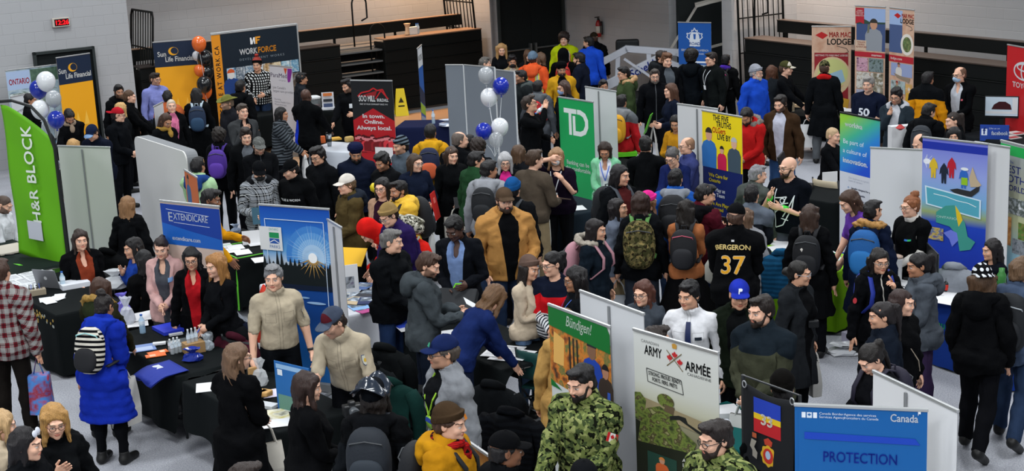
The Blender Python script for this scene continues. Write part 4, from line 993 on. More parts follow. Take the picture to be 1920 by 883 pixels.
class Banner:
 """roll-up stand placed by the two top corners seen in the photo"""
 def __init__(s,name,label,a,b,z=2.0,front='#ffffff',group=None,base=True,th=.004,cat='banner',zb=.10,lean=0.0,w=None,rail='#b4b6b6',back=None,pole=True):
  A=at(*a,z);Bp=at(*b,z);d=(Bp-A)[:2];s.w=w or float(np.linalg.norm(d));ang=math.atan2(d[1],d[0]);c=(A+Bp)/2
  s.h=z;s.r=empty(name,(c[0],c[1],0),ang,label,cat,group);s.zb=zb;s.ang=ang
  fm=front if not isinstance(front,str)else mat(front,.45)
  m=MB();m.grid(lambda u,v:(-s.w/2+s.w*u,0.0,zb+(z-zb)*v),6,8);m.grid(lambda u,v:(s.w/2-s.w*u,th+0.0,zb+(z-zb)*v),6,8,mi=1)
  s.panel=m.build('panel',[fm,mat(back or '#d8d9da',.5)],s.r,smooth=True,fix=False)
  m=MB();m.box((0,.002,z+.004),(s.w+.01,.022,.022));m.build('top_rail',mat(rail,.35,metal=.6),s.r,bevel=.004)
  if base:
   m=MB();m.box((0,.02,.05),(s.w+.03,.11,.09));m.box((-s.w*.35,.02,.01),(.05,.36,.018));m.box((s.w*.35,.02,.01),(.05,.36,.018));m.build('base',mat('#9a9c9c',.35,metal=.6),s.r,bevel=.008)
  if pole:
   m=MB();m.tube([(0,.035,.06),(0,.025,z)],.011,8);m.build('pole',mat('#8a8c8c',.4,metal=.6),s.r)
  s.L=.0006;s.X=lambda u:-s.w/2+s.w*u
 def y(s):s.L+=.0003;return-s.L
 def poly(s,name,pts,color,lab=None):
  m=MB();m.poly(pts,s.y(),.0002);return tag(m.build(name,color if not isinstance(color,str)else mat(color,.5),s.panel),lab)
 def rect(s,name,x0,x1,z0,z1,color,lab=None):return s.poly(name,[(x0,z0),(x1,z0),(x1,z1),(x0,z1)],color,lab)
 def disc(s,name,x,z,r,color,rz=None,n=24,a0=0,a1=2*math.pi,lab=None):return s.poly(name,[(x+r*math.cos(a0+(a1-a0)*i/n),z+(rz or r)*math.sin(a0+(a1-a0)*i/n))for i in range(n)],color,lab)
 def ring(s,name,x,z,r,t,color,rz=None,n=30):
  rz=rz or r;y=s.y();m=MB();V=[]
  for i in range(n):q=2*math.pi*i/n;V+=[(x+r*math.cos(q),y,z+rz*math.sin(q)),(x+(r-t)*math.cos(q),y,z+(rz-t)*math.sin(q))]
  m.add(V,[(2*i,2*((i+1)%n),2*((i+1)%n)+1,2*i+1)for i in range(n)]);return m.build(name,mat(color,.5),s.panel,fix=False)
 def line(s,name,pts,t,color):
  m=MB();y=s.y()
  for p,q in zip(pts,pts[1:]):
   d=Vector((q[0]-p[0],q[1]-p[1]));
   if d.length<1e-6:continue
   n=Vector((-d.y,d.x)).normalized()*t/2;m.add([(p[0]-n.x,y,p[1]-n.y),(q[0]-n.x,y,q[1]-n.y),(q[0]+n.x,y,q[1]+n.y),(p[0]+n.x,y,p[1]+n.y)],[(0,1,2,3)])
  return m.build(name,mat(color,.5),s.panel,fix=False)
 def text(s,txt,size,x,z,color,**k):return text(s.panel,'lettering',txt,size,x,z,color,y=s.y(),**k)
 def fit(s,a,b,zmax=9.0):
  """stretch the print to the heights measured in the photo"""
  for o in s.panel.children:
   if max(v.co.z for v in o.data.vertices)<=zmax:o.scale.z=a;o.location.z=b
 def person(s,x,z,h,cols,name='printed_figure',arms=True):
  """small flat printed figure: head, hair, body"""
  r=h*.13;y=s.y();m=MB();ms=[mat(c,.5)for c in cols]
  m.poly([(x-r*1.9,z),(x+r*1.9,z),(x+r*2.0,z+h*.48),(x+r*1.5,z+h*.62),(x+r*.5,z+h*.68),(x-r*.5,z+h*.68),(x-r*1.5,z+h*.62),(x-r*2.0,z+h*.48)],y,.0002,0)
  m.poly([(x+r*math.cos(a)*.85,z+h*.8+r*1.15*math.sin(a))for a in np.linspace(0,2*math.pi,15)[:-1]],y-.0003,.0002,1)
  m.poly([(x+r*math.cos(a)*.95,z+h*.84+r*1.15*math.sin(a))for a in np.linspace(.1,math.pi-.1,10)],y-.0006,.0002,2);s.L+=.001
  return m.build(name,ms,s.panel)
def serif(b,txt,size,x,z,c,**k):return b.text(txt,size,x,z,c,bold=k.pop('bold',.002),**k)
# -- insurance banners (yellow below navy), two of them
for lab,a,b_,zz in(('yellow and navy roll-up banner standing against the dark left door',(105,109),(168,100),2.14),('yellow and navy roll-up banner standing left of the orange and black balloons',(286,80),(367,74),2.2)):
 B=Banner('roll_up_banner',lab,a,b_,zz,'#e5a01c','insurance banners');w=B.w;o_=zz-2.0;B.panel.scale.z=1.0
 B.rect('printed_band',-w/2,w/2,1.44,(zz-(.47 if zz>2.17 else.39))/.85,'#14233a');B.disc('printed_moon',-.04,1.80,.095,'#e5a01c');B.disc('printed_moon_shade',-.01,1.81,.08,'#14233a');B.ring('printed_ring',-.04,1.80,.10,.008,'#b08428')
 B.text('Sun',.165,-.27,1.69,'#e9e9e6',bold=.003,wd=.17);B.text('Life Financial',.165,.07,1.56,'#e9e9e6',bold=.003,wd=.56)
 B.fit(.85,.47 if zz>2.17 else.39)
 for x in(-.05,.14):B.poly('printed_sail',[(x-.06,.78),(x+.06,.78),(x+.01,1.06)],'#efb844')
# -- fishing province banner
B=Banner('roll_up_banner','wide picture banner with ONTARIO lettering beside the leftmost white balloon',(10,133),(107,121),2.0,photo(['#5d7486','#8fa3ae','#aab9be','#6d7d74'],5,3,2.0))
B.rect('printed_sky',-B.w/2,-.05,1.62,1.97,'#9fb2cf');B.text('ONTARIO',.15,-.27,1.72,'#b01f30',bold=.008,wd=.40);B.rect('printed_trees',-.04,B.w/2,1.72,1.97,photo(['#2f4638','#54705c'],14,2));B.rect('printed_frame',-B.w/2+.03,.2,1.28,1.55,photo(['#9fb0b4','#5d6b5a','#d4dcdc'],10,8));B.person(-.2,1.0,.5,('#4b5148','#a87c62','#3c3a34'));B.rect('printed_band',-B.w/2,B.w/2,.3,.8,photo(['#2e6f9a','#4da0c8','#12304a'],9,5))
# -- employment backdrop
B=Banner('display_backdrop','large dark navy fabric backdrop behind the man in patterned sweater',(395,66),(556,47),2.3,'#14202b');w=B.w
B.rect('printed_strip',-w/2,-w/2+.2,-.25,2.3,'#d98a1e');B.text('PEOPLE AT WORK.CA',.14,-w/2+.15,1.2,'#14202b',bold=.003,rot=math.pi/2,space=1.25)
B.poly('printed_mark',[(-.12,1.98),(-.07,1.98),(-.05,2.08),(-.03,1.98),(-.01,1.98),(-.01,2.14),(-.04,2.14),(-.07,2.05),(-.09,2.14),(-.12,2.14)],'#e8e8e8');B.poly('printed_mark',[(0,1.98),(.04,1.98),(.04,2.05),(.09,2.05),(.10,2.08),(.04,2.08),(.04,2.11),(.11,2.11),(.12,2.15),(0,2.15)],'#e09428')
B.text('WORK',.19,-.18,1.76,'#e6e6e6',bold=.006,wd=.41);B.text('FORCE',.19,.25,1.76,'#e09428',bold=.006,wd=.42);B.text('DEVELOPMENT WORKS',.075,.12,1.62,'#7d8890',space=1.4)
for i in range(8):
 x=-w/2+.28+i*.21;c=[('#9fc0d8','#2c5878'),('#41566a','#d8dde0'),('#5d7d96','#b9cad4'),('#d9dee0','#7f98aa'),('#b08d5a','#4a3a2c'),('#d8c39a','#6f5a44'),('#8fb6c8','#31546e'),('#4a86a8','#a9c4cf')][i];B.rect('printed_picture',x,x+.20,1.18,1.48,photo([c[1],c[0],'#d8dcda'],12,i))
B.rect('printed_picture',-w/2+.28,-.2,.6,1.16,photo(['#28343c','#465864','#7d8c92'],6,4));B.person(-.62,.75,.72,('#24407c','#d8d4d0','#c8562a'));B.rect('printed_picture',-.2,w/2-.05,.6,1.16,photo(['#22303a','#5a4a3a','#8aa0ac'],6,7))
B.fit(.85,.337)
m=MB();m.tube([(w/2+.01,0,0),(w/2+.01,0,2.33)],.018);m.tube([(-w/2,.02,2.33),(w/2+.01,.02,2.33)],.012);m.build('frame_pole',mat('#b9bcbc',.4,metal=.5),B.r)
# -- care provider (pale) banner
B=Banner('roll_up_banner','pale grey roll-up banner with orange and purple corner shapes in front of the navy backdrop',(499,122),(553,127),1.75,'#c9c9ce',w=.72);w=B.w
B.text('ParaMed',.15,-.08,1.50,'#6a5a80',bold=.001);B.text('care group',.05,.02,1.42,'#8a8a94');B.text('Join Canada\'s\nlargest care provider',.085,-.30,1.22,'#77777f',align='LEFT',sx=.9);B.text('Nursing\nHome Health Care\nPhysiotherapy',.065,-.28,.94,'#8c8c96',align='LEFT')
B.poly('printed_wedge',[(.10,1.74),(.21,1.74),(.14,1.58)],'#c8532a');B.poly('printed_wedge',[(.22,1.74),(.35,1.74),(.35,1.66),(.27,1.42),(.20,1.40),(.19,1.5)],'#7d2a8c')
B.fit(.8,.33)
# -- building-supply banner
B=Banner('roll_up_banner','black and red roll-up banner with house roof outline and In town lettering',(657,151),(735,152),2.0,'#191b1d');w=B.w
B.poly('printed_house',[(-w/2,.1),(w/2,.1),(w/2,1.22),(0,1.50),(-w/2,1.22)],'#a81820');B.line('printed_roof',[(-.27,1.74),(-.20,1.80),(-.05,1.83),(.03,1.88),(.10,1.84),(.2,1.86),(.27,1.72)],.022,'#b82024');B.line('printed_roof',[(.06,1.70),(.17,1.84),(.3,1.70)],.02,'#b82024');B.poly('printed_roof',[(-.25,1.74),(-.05,1.80),(.1,1.84),(.06,1.74)],'#8c1a1e')
B.text('SOO MILL',.135,-.10,1.66,'#ececec',bold=.005,wd=.31);B.text('BUILDALL',.07,.19,1.66,'#ececec',bold=.003,wd=.21);B.text('PART OF YOUR COMMUNITY SINCE 1910',.035,.02,1.60,'#cfcfcf',sx=.8)
for t_,z in(('In town.',1.28),('Online.',1.15),('Always local.',1.01)):B.text(t_,.125,0,z,'#efefef',bold=.005)
rng=random.Random(5)
for i in range(17):x=-w/2+.05+i*(w-.1)/16;B.person(x,.50+rng.uniform(-.02,.05),.34+rng.uniform(-.04,.04),(rng.choice(['#6d1018','#c8343c','#8c1c24']),'#d0787c','#4a0a10'))
B.rect('printed_notice',.0,.33,.28,.62,'#d8d4d4');B.fit(.73,.449,1.52)
# -- narrow blue banner seen almost edge-on
B=Banner('roll_up_banner','narrow blue and white banner seen almost edge-on beside the wet floor sign',(783,90),(790,86),2.0,'#2a5ca8',w=.62,zb=.4);B.r.rotation_euler[2]=D2R(85);w=B.w
B.rect('printed_head',-w/2,w/2,1.62,2.0,'#cfd3d6');B.text('WORK',.16,0,1.74,'#333a40',bold=.004);B.poly('printed_stripe',[(-w/2,1.0),(w/2,.8),(w/2,1.05),(-w/2,1.3)],'#23304a');B.poly('printed_stripe',[(-w/2,.78),(w/2,.6),(w/2,.78),(-w/2,.98)],'#9ab83a');B.poly('printed_stripe',[(-w/2,.4),(w/2,.4),(w/2,.56),(-w/2,.72)],'#9aa4b4')
# -- bank banner
B=Banner('roll_up_banner','bright green roll-up banner with two large white joined letters',(1047,182),(1112,192),2.0,'#149a52',back='#149a52');w=B.w;k=.248;zc=1.664
for pts in([(-1.35,.78),(-.05,.78),(-.05,.5),(-.58,.5),(-.58,-.78),(-.86,-.78),(-.86,.5),(-1.35,.5)],[(-.45,.38),(-.18,.38),(-.18,-.5),(.30,-.5),(.62,-.38),(.80,-.1),(.80,.12),(.62,.38),(.30,.5),(.02,.5),(.02,.78),(.36,.78),(.85,.62),(1.12,.25),(1.12,-.2),(.85,-.60),(.36,-.78),(-.45,-.78)]):B.poly('printed_letter',[(x*k*.92+.02,zc+z*k)for x,z in pts],'#d6dedb')
B.text('Banking can be\nthis comfortable',.088,0,1.03,'#d6e4dc',bold=.002)
# -- pale back of a neighbouring stand
def blank(label,a,b_,z=2.0,split=(.5,),c='#cbccce',name='roll_up_banner',**k):
 B=Banner(name,label,a,b_,z,c,base=k.pop('base',True),**k)
 for u in split:
  m=MB();m.box((B.X(u),-.012,z*.5+.03),(.018,.012,z-.12));m.build('seam_pole',mat('#8d9092',.4,metal=.4),B.r)
 return B
blank('blank white banner back standing behind the green bank banner',(1097,163),(1155,172),2.0,(.45,))
# -- grey fabric screens
for lab,a,b_,cz in(('left grey fabric display screen nearest the yellow jacket backpacker',(835,122),(868,122),'#70777f'),('middle grey fabric display screen behind the balloon cluster',(870,122),(927,127),'#70777f'),('right grey fabric display screen ending by the man drinking water',(930,131),(964,135),'#686e76')):
 B=Banner('exhibition_screen',lab,a,b_,2.0,mat(cz,.9,bump=.2,scale=200,var=.06),'grey display screens',back='#70777f',zb=.05)
 m=MB();m.tube([(B.w/2+.01,0,0),(B.w/2+.01,0,2.0)],.014);m.build('frame_post',mat('#c4c8ca',.4),B.r)
# -- trucking banner
B=Banner('roll_up_banner','royal blue roll-up banner with white maple leaf below the open doorway',(1271,42),(1333,43),2.0,'#1f56a4');w=B.w
leaf=[(0,1),(.14,.72),(.30,.80),(.24,.42),(.44,.60),(.52,.48),(.80,.52),(.70,.30),(.82,.20),(.45,-.10),(.50,-.26),(.08,-.20),(.08,-.6),(-.08,-.6),(-.08,-.20),(-.50,-.26),(-.45,-.10),(-.82,.20),(-.70,.30),(-.80,.52),(-.52,.48),(-.44,.60),(-.24,.42),(-.30,.80),(-.14,.72)]
B.line('printed_leaf',[(x*.22,1.60+z*.26)for x,z in leaf+leaf[:1]],.02,'#d6dee8');B.poly('printed_mark',[(-.12,1.44),(.12,1.44),(.12,1.56),(.10,1.70),(.05,1.76),(-.05,1.76),(-.10,1.70),(-.12,1.56)],'#d6dee8');B.poly('printed_mark',[(-.02,1.60),(.02,1.60),(.03,1.72),(-.03,1.72)],'#1f56a4');B.text('ROAD',.09,0,1.47,'#1f56a4',bold=.003)
B.text('SERVING NORTH AMERICA',.062,0,1.33,'#dfe6ee',bold=.003,sx=.82);B.text('FOR OVER 60 YEARS',.055,0,1.25,'#c9d4e2',sx=.82);B.rect('printed_picture',-w/2,w/2,.5,1.02,photo(['#4a5a70','#9fb0bc','#d6dce0'],5,2));B.rect('printed_line',-.05,.3,1.06,1.10,'#dfe6ee');B.fit(.9,.22)
# -- lottery stand: blank backs and the yellow banner
blank('blank white double panel standing left of the yellow banner',(1270,195),(1346,205),2.0,(.5,))
B=Banner('roll_up_banner','yellow over navy roll-up banner with three printed people and truths lettering',(1316,207),(1391,220),2.0,'#e8cf18');w=B.w
B.rect('printed_band',-w/2,w/2,.1,1.12,'#16235c')
for t_,z,x,s_,c in(('THE FIVE',1.86,-.02,.10,'#262a2c'),('TRUTHS',1.77,.04,.10,'#262a2c'),('OLGers',1.68,-.06,.10,'#d0401c'),('LIVE BY',1.59,.04,.10,'#262a2c')):B.text(t_,s_*1.15,x,z-.03,c,bold=.003,sx=.72)
B.person(-.27,1.12,.60,('#2f6cb0','#c8987c','#2a2320'));B.person(.25,1.12,.52,('#40505c','#d4a88c','#b4b6b8'));B.person(0,1.12,.36,('#c2204a','#cf9d80','#20201f'))
for t_,z,c in(('We Care for\nOntario',.99,'#e0cc20'),('We Play as\nOne Team',.78,'#dfe4ea'),('We Are Player\nObsessed',.57,'#e0cc20'),('We Succeed\nThrough Trust',.36,'#dfe4ea')):B.text(t_,.075,-.28,z,c,bold=.004,align='LEFT')
B.fit(.924,.206)
# -- fishing lodge banners
def lodge(B,x,z,s):
 B.poly('printed_hook',[(x-.30*s,z+.10*s),(x-.18*s,z+.17*s),(x-.06*s,z+.10*s),(x-.16*s,z+.02*s)],'#b02020');B.text('MAR MAC',.15*s,x+.16*s,z+.06*s,'#b02020',bold=.004*s,wd=.40*s);B.text('LODGE',.17*s,x+.14*s,z-.09*s,'#17191a',bold=.005*s,wd=.44*s);B.line('printed_hook',[(x+.1*s,z-.12*s),(x+.28*s,z-.17*s),(x+.32*s,z-.24*s),(x+.24*s,z-.27*s)],.012,'#3a3230')
TAN=photo(['#b98f78','#c6a48c','#b58468'],4,1)
B=Banner('roll_up_banner','tan lodge banner with printed round map behind the man in red scarf',(1522,50),(1596,50),2.15,TAN,'lodge banners');w=B.w;lodge(B,0,1.82,1.0);B.rect('printed_band',-w/2+.05,w/2-.05,.3,1.56,'#8c2028');B.text('GETTING TO MAR MAC LODGE',.05,0,1.49,'#e2d8d0',bold=.002,sx=.85);B.disc('printed_map',.02,1.08,.34,'#c9b48c',.40);B.disc('printed_map',.03,1.14,.28,'#bcc07c',.30);B.poly('printed_lake',[(-.1,1.1),(.2,1.22),(.26,.98),(.05,.86),(-.06,.92)],'#8fb0c4');B.poly('printed_land',[(-.2,.95),(.1,.84),(.24,.9),(.1,.76)],'#c8a070');B.poly('printed_fish',[(.0,.40),(.3,.36),(.34,.6),(.1,.66)],'#c89a34');B.fit(.9,.265)
B=Banner('roll_up_banner','left half of the tall lodge banner pair showing an angler holding a fish',(1603,11),(1661,14),2.60,TAN,'lodge banners',w=.66);w=B.w
B.rect('printed_lake',-w/2+.03,w/2,1.40,2.02,'#3d4f78');B.rect('printed_sky',-w/2+.03,w/2,2.02,2.33,'#8fa6cc');B.poly('printed_shore',[(-w/2+.03,1.98),(w/2,2.0),(w/2,2.04),(0,2.03),(-.15,2.10),(-w/2+.03,2.06)],'#31483c');B.person(.08,1.40,.72,('#8a8f96','#b98a6e','#33302c'));B.poly('printed_fish',[(-.06,1.78),(-.02,1.80),(0,1.98),(-.05,1.98)],'#6a6a58')
B.poly('printed_ribbon',[(-w/2+.01,1.98),(-w/2+.11,2.02),(-w/2+.20,1.98),(-w/2+.20,2.33),(-w/2+.01,2.33)],'#a82430');B.text('A FAMILY\nTRADITION\nFOR OVER\nGENERATIONS',.038,-w/2+.105,2.26,'#e6dcd6',bold=.001,sx=.8);B.rect('printed_tag',-w/2+.02,-.08,1.40,1.62,'#c9b09a');B.text('WALLEYE\nFISHING\nADVENTURE',.052,-.19,1.56,'#8c3028',bold=.002,sx=.8)
B.rect('printed_band',-w/2,w/2,1.26,1.37,'#a82430');B.text('marmac',.07,.15,1.29,'#e6dcd6',bold=.003)
for i,(x0,x1,z0,z1,c)in enumerate(((-.29,-.04,.94,1.24,('#8c3a6a','#c8a0b0','#5a2a48')),(-.02,.30,.94,1.24,('#3a4a3c','#7a8a8c','#26302c')),(-.29,.0,.55,.92,('#9a8468','#d0cfc8','#5a4a3c')),(.02,.30,.30,.92,('#4a4436','#8c8470','#d4d6d4')),(-.29,.0,.2,.53,('#8d94b4','#a4a8b8','#5c5a78')))):B.rect('printed_picture',x0,x1,z0,z1,photo(list(c),13,i))
B.fit(.804,.697)
B=Banner('roll_up_banner','right half of the tall lodge banner pair with oval crest and lodge name',(1662,14),(1721,20),2.60,TAN,'lodge banners',w=.66);w=B.w
B.rect('printed_lake',-w/2,.02,1.42,2.02,'#45577f');B.rect('printed_sky',-w/2,.02,2.02,2.33,'#93abd0');lodge(B,.03,2.14,.8);B.disc('printed_crest',.15,1.62,.17,'#d8d2c8',.23);B.disc('printed_crest',.15,1.62,.115,photo(['#5a4630','#4e6a3c','#8c8a5a'],16,4),.165);B.rect('printed_band',-w/2,w/2,1.22,1.36,'#a82430');B.text('lodge.com',.075,-.13,1.27,'#e6dcd6',bold=.003)
B.rect('printed_picture',-w/2+.06,w/2-.03,.92,1.20,'#8c98bc');B.person(-.06,.90,.32,('#c9c4bc','#a87c62','#5a3a30'));B.poly('printed_fish',[(-.2,.98),(.0,.93),(.25,.90),(.22,.80),(.1,.84),(-.1,.88)],'#8a7a68');B.rect('printed_picture',-w/2+.06,.12,.55,.82,photo(['#7a9a8a','#a8b4b8','#4c5a52'],9,3));B.person(-.1,.52,.3,('#7c8470','#a87c62','#8c2c28'));B.rect('printed_picture',.13,.3,.4,.78,photo(['#c8cdd4','#d0a050','#9a8a70'],10,6));B.poly('printed_fish',[(.1,.30),(.26,.28),(.28,.56),(.16,.6)],'#c89a34')
B.fit(.804,.697)
# -- car maker banner
B=Banner('roll_up_banner','bright red roll-up banner with silver oval emblem at the right edge',(1889,84),(1956,96),2.08,'#b81c22');w=B.w
for rx,rz_ in((.30,.20),(.10,.19)):B.ring('printed_emblem',.0,1.62,rx,.035,'#c0c4c8',rz_)
B.ring('printed_emblem',.0,1.70,.21,.032,'#c0c4c8',.09);B.text('TOYOTA',.155,.0,1.26,'#e8e4e4',bold=.004)
B.fit(.77,.45)
# -- cloud reporting banner
B=Banner('roll_up_banner','green to blue roll-up banner with culture of innovation lettering',(1575,211),(1650,226),2.0,grad([(.5,'#1f3fb8'),(1.25,'#1e4cc4'),(1.55,'#2a7fc8'),(1.8,'#3fae8c'),(2.1,'#8cc63a')],'d'),rail='#1b1d20');w=B.w
B.rect('printed_band',-w/2,w/2,-.3,1.05,'#c6c9d2');B.text('workiva',.11,-.12,1.80,'#e6eef0',bold=.003)
for t_,z in(('Be part of',1.52),('a culture of',1.37)):B.text(t_,.105,-.34,z,'#d6e2f0',align='LEFT')
B.text('innovation.',.115,-.34,1.21,'#eaf0f6',bold=.004,align='LEFT');B.text('Our business is a great\nteam of careers',.045,-.22,.96,'#a4a9b8',align='LEFT')
for i,t_ in enumerate(('benefits designed for you','flexible schedule','a great place to grow')):B.text(t_,.042,-.16,.80-i*.09,'#4a5068',align='LEFT',bold=.0015);B.disc('printed_dot',-.22,.813-i*.09,.016,'#8aa0c0')
B.fit(.81,.38)
# -- white partition, two leaves
for lab,a,b_ in(('left leaf of the blank white partition behind the woman in black tee',(1651,278),(1697,280)),('right leaf of the blank white partition behind the woman in black tee',(1699,280),(1740,282))):blank(lab,a,b_,1.75,(),name='exhibition_screen',c='#cdced3',group='white partition leaves',w=.55)
# -- province tourism banners
B=Banner('roll_up_banner','blue tourism banner with printed hikers, canoe and province map',(1737,258),(1845,270),2.0,grad([(.4,'#1a2f9c'),(1.0,'#2040b0'),(1.12,'#8fa06a'),(1.25,'#6fa6cc'),(1.6,'#8f9cd8'),(2.0,'#6a6fc8')]),w=.85);w=B.w
B.rect('printed_band',-w/2,w/2,1.86,2.0,'#1d2f9c');B.disc('printed_sun',-.36,1.62,.05,'#e6e8f0')
for a_ in np.linspace(0,2*math.pi,13)[:-1]:B.line('printed_ray',[(-.36+.05*math.cos(a_),1.62+.05*math.sin(a_)),(-.36+.13*math.cos(a_)*(math.cos(a_)>-.3),1.62+.13*math.sin(a_))],.006,'#d8dcf0')
for x,z,c,p in((-.27,1.32,'#d2b030','#8a5a34'),(-.13,1.24,'#1b2436','#1b2436'),(-.03,1.36,'#b01c30','#b01c30'),(.13,1.20,'#2c62b8','#2a4a8c')):B.poly('printed_hiker',[(x-.03,z),(x-.008,z),(x,z+.12),(x+.008,z),(x+.03,z),(x+.035,z+.2),(x+.06,z+.16),(x+.05,z+.28),(x+.025,z+.34),(x,z+.39),(x-.025,z+.34),(x-.05,z+.28),(x-.06,z+.16),(x-.035,z+.2)],c)
B.poly('printed_pack',[(.10,1.26),(.18,1.26),(.18,1.40),(.10,1.40)],'#8cb828');B.poly('printed_canoe',[(-.05,1.14),(.05,1.18),(.22,1.16),(.34,1.30),(.33,1.18),(.24,1.06),(.06,1.05)],'#2a2a2e');B.poly('printed_canoe',[(.20,1.40),(.24,1.62),(.30,1.40),(.36,1.30),(.32,1.26),(.22,1.24)],'#b8a488');B.disc('printed_hat',.14,1.56,.05,'#dfe2e4',.03)
B.poly('printed_map_sheet',[(-.38,1.16),(.36,1.02),(.36,.66),(-.36,.80)],'#c8dcea');B.poly('printed_map_sheet',[(-.36,1.13),(.34,1.0),(.34,.69),(-.34,.82)],'#4f9fb4');B.line('printed_shore',[(-.26,1.02),(-.1,1.0),(.05,.95),(.2,.93),(.3,.88)],.012,'#dfe8ea')
B.poly('printed_province',[(-.22,.48),(-.22,.68),(-.10,.82),(.02,.86),(.06,.70),(.16,.56),(.20,.30),(.30,.22),(.24,.06),(.10,.0),(.06,.30),(-.04,.44)],'#3c8f84');B.poly('printed_flash',[(.03,.86),(.10,.72),(.13,.60),(.08,.46),(.05,.64)],'#d8b828');B.poly('printed_lake',[(-.12,.30),(-.02,.38),(.06,.34),(.08,.2),(0,.06),(-.04,.2)],'#6a78d4');B.text('ONTARIO',.06,-.08,.58,'#b8e0d8',bold=.002);B.rect('printed_picture',-.34,-.12,.14,.38,photo(['#8c3a30','#4a6a9c','#c8a850','#2c3a2c'],16,3))
B.fit(.63,.70)
blank('blank white banner back between the two tourism banners',(1848,270),(1873,274),1.98,(),w=.5)
B=Banner('roll_up_banner','tourism banner with green heading and Best of Both Worlds lettering',(1870,262),(1972,288),2.0,grad([(.1,'#7fa8bc'),(.7,'#8fb8c8'),(1.1,'#b0b48c'),(1.5,'#9a9c8c'),(2.0,'#9aa0a4')]),w=.85);w=B.w
B.rect('printed_band',-w/2,w/2,1.84,2.0,'#1aa04a');B.text('The',.06,-.22,1.72,'#34449c')
for t_,z,s_ in(('BEST',1.57,.17),('BOTH',1.42,.17),('WORLDS',1.29,.125)):B.text(t_,s_,-.38,z,'#34449c',align='LEFT',bold=.001,sx=.95)
for i,(x0,x1,z0,z1,c)in enumerate(((-.28,.08,.92,1.18,('#d8dce0','#39443c','#aab2b8')),(-.40,-.18,.40,.86,('#3a2420','#d88a3c','#e8b46a')),(-.05,.2,.55,.82,('#5a2c20','#4a7a2c','#9a6a4a')),(-.15,.1,.30,.54,('#2c3238','#8a8f96','#3a4a54')),(.12,.4,.86,1.2,('#b0c4d4','#5a6a7a','#d8d8d4')))):B.rect('printed_picture',x0,x1,z0,z1,photo(list(c),12,i+10))
B.fit(.729,.518)
# -- feather flag
A=at(-30,215,2.62);r=empty('feather_flag',(A[0]+.55,A[1]-.1,0),D2R(-28),'tall green feather flag with white block and vertical lettering','flag')
def fx(v,u): # outline: curved shoulder, slanted foot
 top=2.72-.55*max(0,(u-.12))**1.6;bot=.80-.25*u-.30*max(0,u-.6);return-.42+.82*u,bot+(top-bot)*v
m=MB();m.grid(lambda u,v:(fx(v,u)[0],.025*math.sin(u*5+v*3)+.015*math.sin(v*9+u*4),fx(v,u)[1]),16,30);o=m.build('flag_cloth',mat('#5da312',.6,var=.08,scale=3),r,smooth=True,fix=False);so=o.modifiers.new('t','SOLIDIFY');so.thickness=.004
V_,F_=text_mesh('H&R BLOCK',.22,.004,0,'CENTER',.0,1.05);V_=[(-p[2]+.02,0,p[0]+1.85)for p in V_];V_=[(x+.07,.025*math.sin(((x+.07+.42)/.82)*5+((z-.6)/2)*3)-.03,z)for x,_,z in V_];m=MB();m.add(V_,F_);m.build('lettering',mat('#d8e0d4',.6),r,fix=False)
m=MB();m.poly([(-.16,1.02),(.08,1.0),(.08,1.24),(-.16,1.26)],-.045,.002);m.build('printed_block',mat('#b8bcc4',.6),r)
m=MB();m.tube([(.44,.0,.02),(.44,0,1.4),(.42,0,2.2),(.30,0,2.55),(.1,0,2.72),(-.2,0,2.78),(-.42,0,2.76)],.02);m.box((.44,0,.015),(.5,.06,.03));m.box((.44,0,.015),(.06,.5,.03));m.build('pole',mat('#17191a',.5),r,smooth=False)
m=MB();m.grid(lambda u,v:(.40+.06*u,-.01,.4+v*2.0-max(0,v-.8)*.4*u),2,12);m.build('pole_sleeve',mat('#1a1c1e',.7),r)
# -- white panels on the left
blank(name='exhibition_screen',label='blank white two leaf panel standing beside the green feather flag',a=(108,274),b_=(206,277),z=2.0,split=(.47,),c='#bfc2bd')
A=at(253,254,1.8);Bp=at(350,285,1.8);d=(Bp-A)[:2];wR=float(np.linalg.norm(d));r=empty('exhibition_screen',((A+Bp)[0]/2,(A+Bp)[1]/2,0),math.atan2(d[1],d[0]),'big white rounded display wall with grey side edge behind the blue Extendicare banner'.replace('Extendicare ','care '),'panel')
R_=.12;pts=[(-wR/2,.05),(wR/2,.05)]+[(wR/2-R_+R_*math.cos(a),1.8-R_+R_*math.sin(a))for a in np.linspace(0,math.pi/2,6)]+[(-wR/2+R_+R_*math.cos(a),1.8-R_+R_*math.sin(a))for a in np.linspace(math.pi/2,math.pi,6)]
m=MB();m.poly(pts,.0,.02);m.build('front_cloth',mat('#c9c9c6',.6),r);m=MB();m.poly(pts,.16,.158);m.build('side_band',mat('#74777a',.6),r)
# -- care home banner
B=Banner('roll_up_banner','blue roll-up banner with white lettering behind the woman in pink blazer',(302,377),(408,388),2.0,'#c4b0a4',w=.86);w=B.w
B.rect('printed_band',-w/2,w/2,1.36,2.0,'#143a92');B.poly('printed_wave',[(-w/2,1.36),(w/2,1.36),(w/2,1.52),(0,1.60),(-w/2,1.70)],'#1a5cb4');B.text('E',.21,-.295,1.73,'#dfe6f0',bold=.001,sx=.7);B.text('XTENDICARE',.15,.0,1.765,'#dfe6f0',wd=.50,bold=.001)
B.line('printed_rule',[(-.35,1.92),(.27,1.87)],.006,'#dfe6f0');B.line('printed_rule',[(-.25,1.72),(.27,1.70)],.006,'#dfe6f0');B.text('extendicare.com',.09,-.09,1.44,'#dfe6f0',bold=.002,wd=.41)
m=MB();m.poly([(-.2,.3),(.1,.3),(.16,.9),(-.1,1.2),(-.3,.8)],B.y(),.001);m.build('printed_picture',photo(['#b08c7c','#d0b8a8','#8a6a5c'],5,2),B.panel)
B.fit(.70,.576)
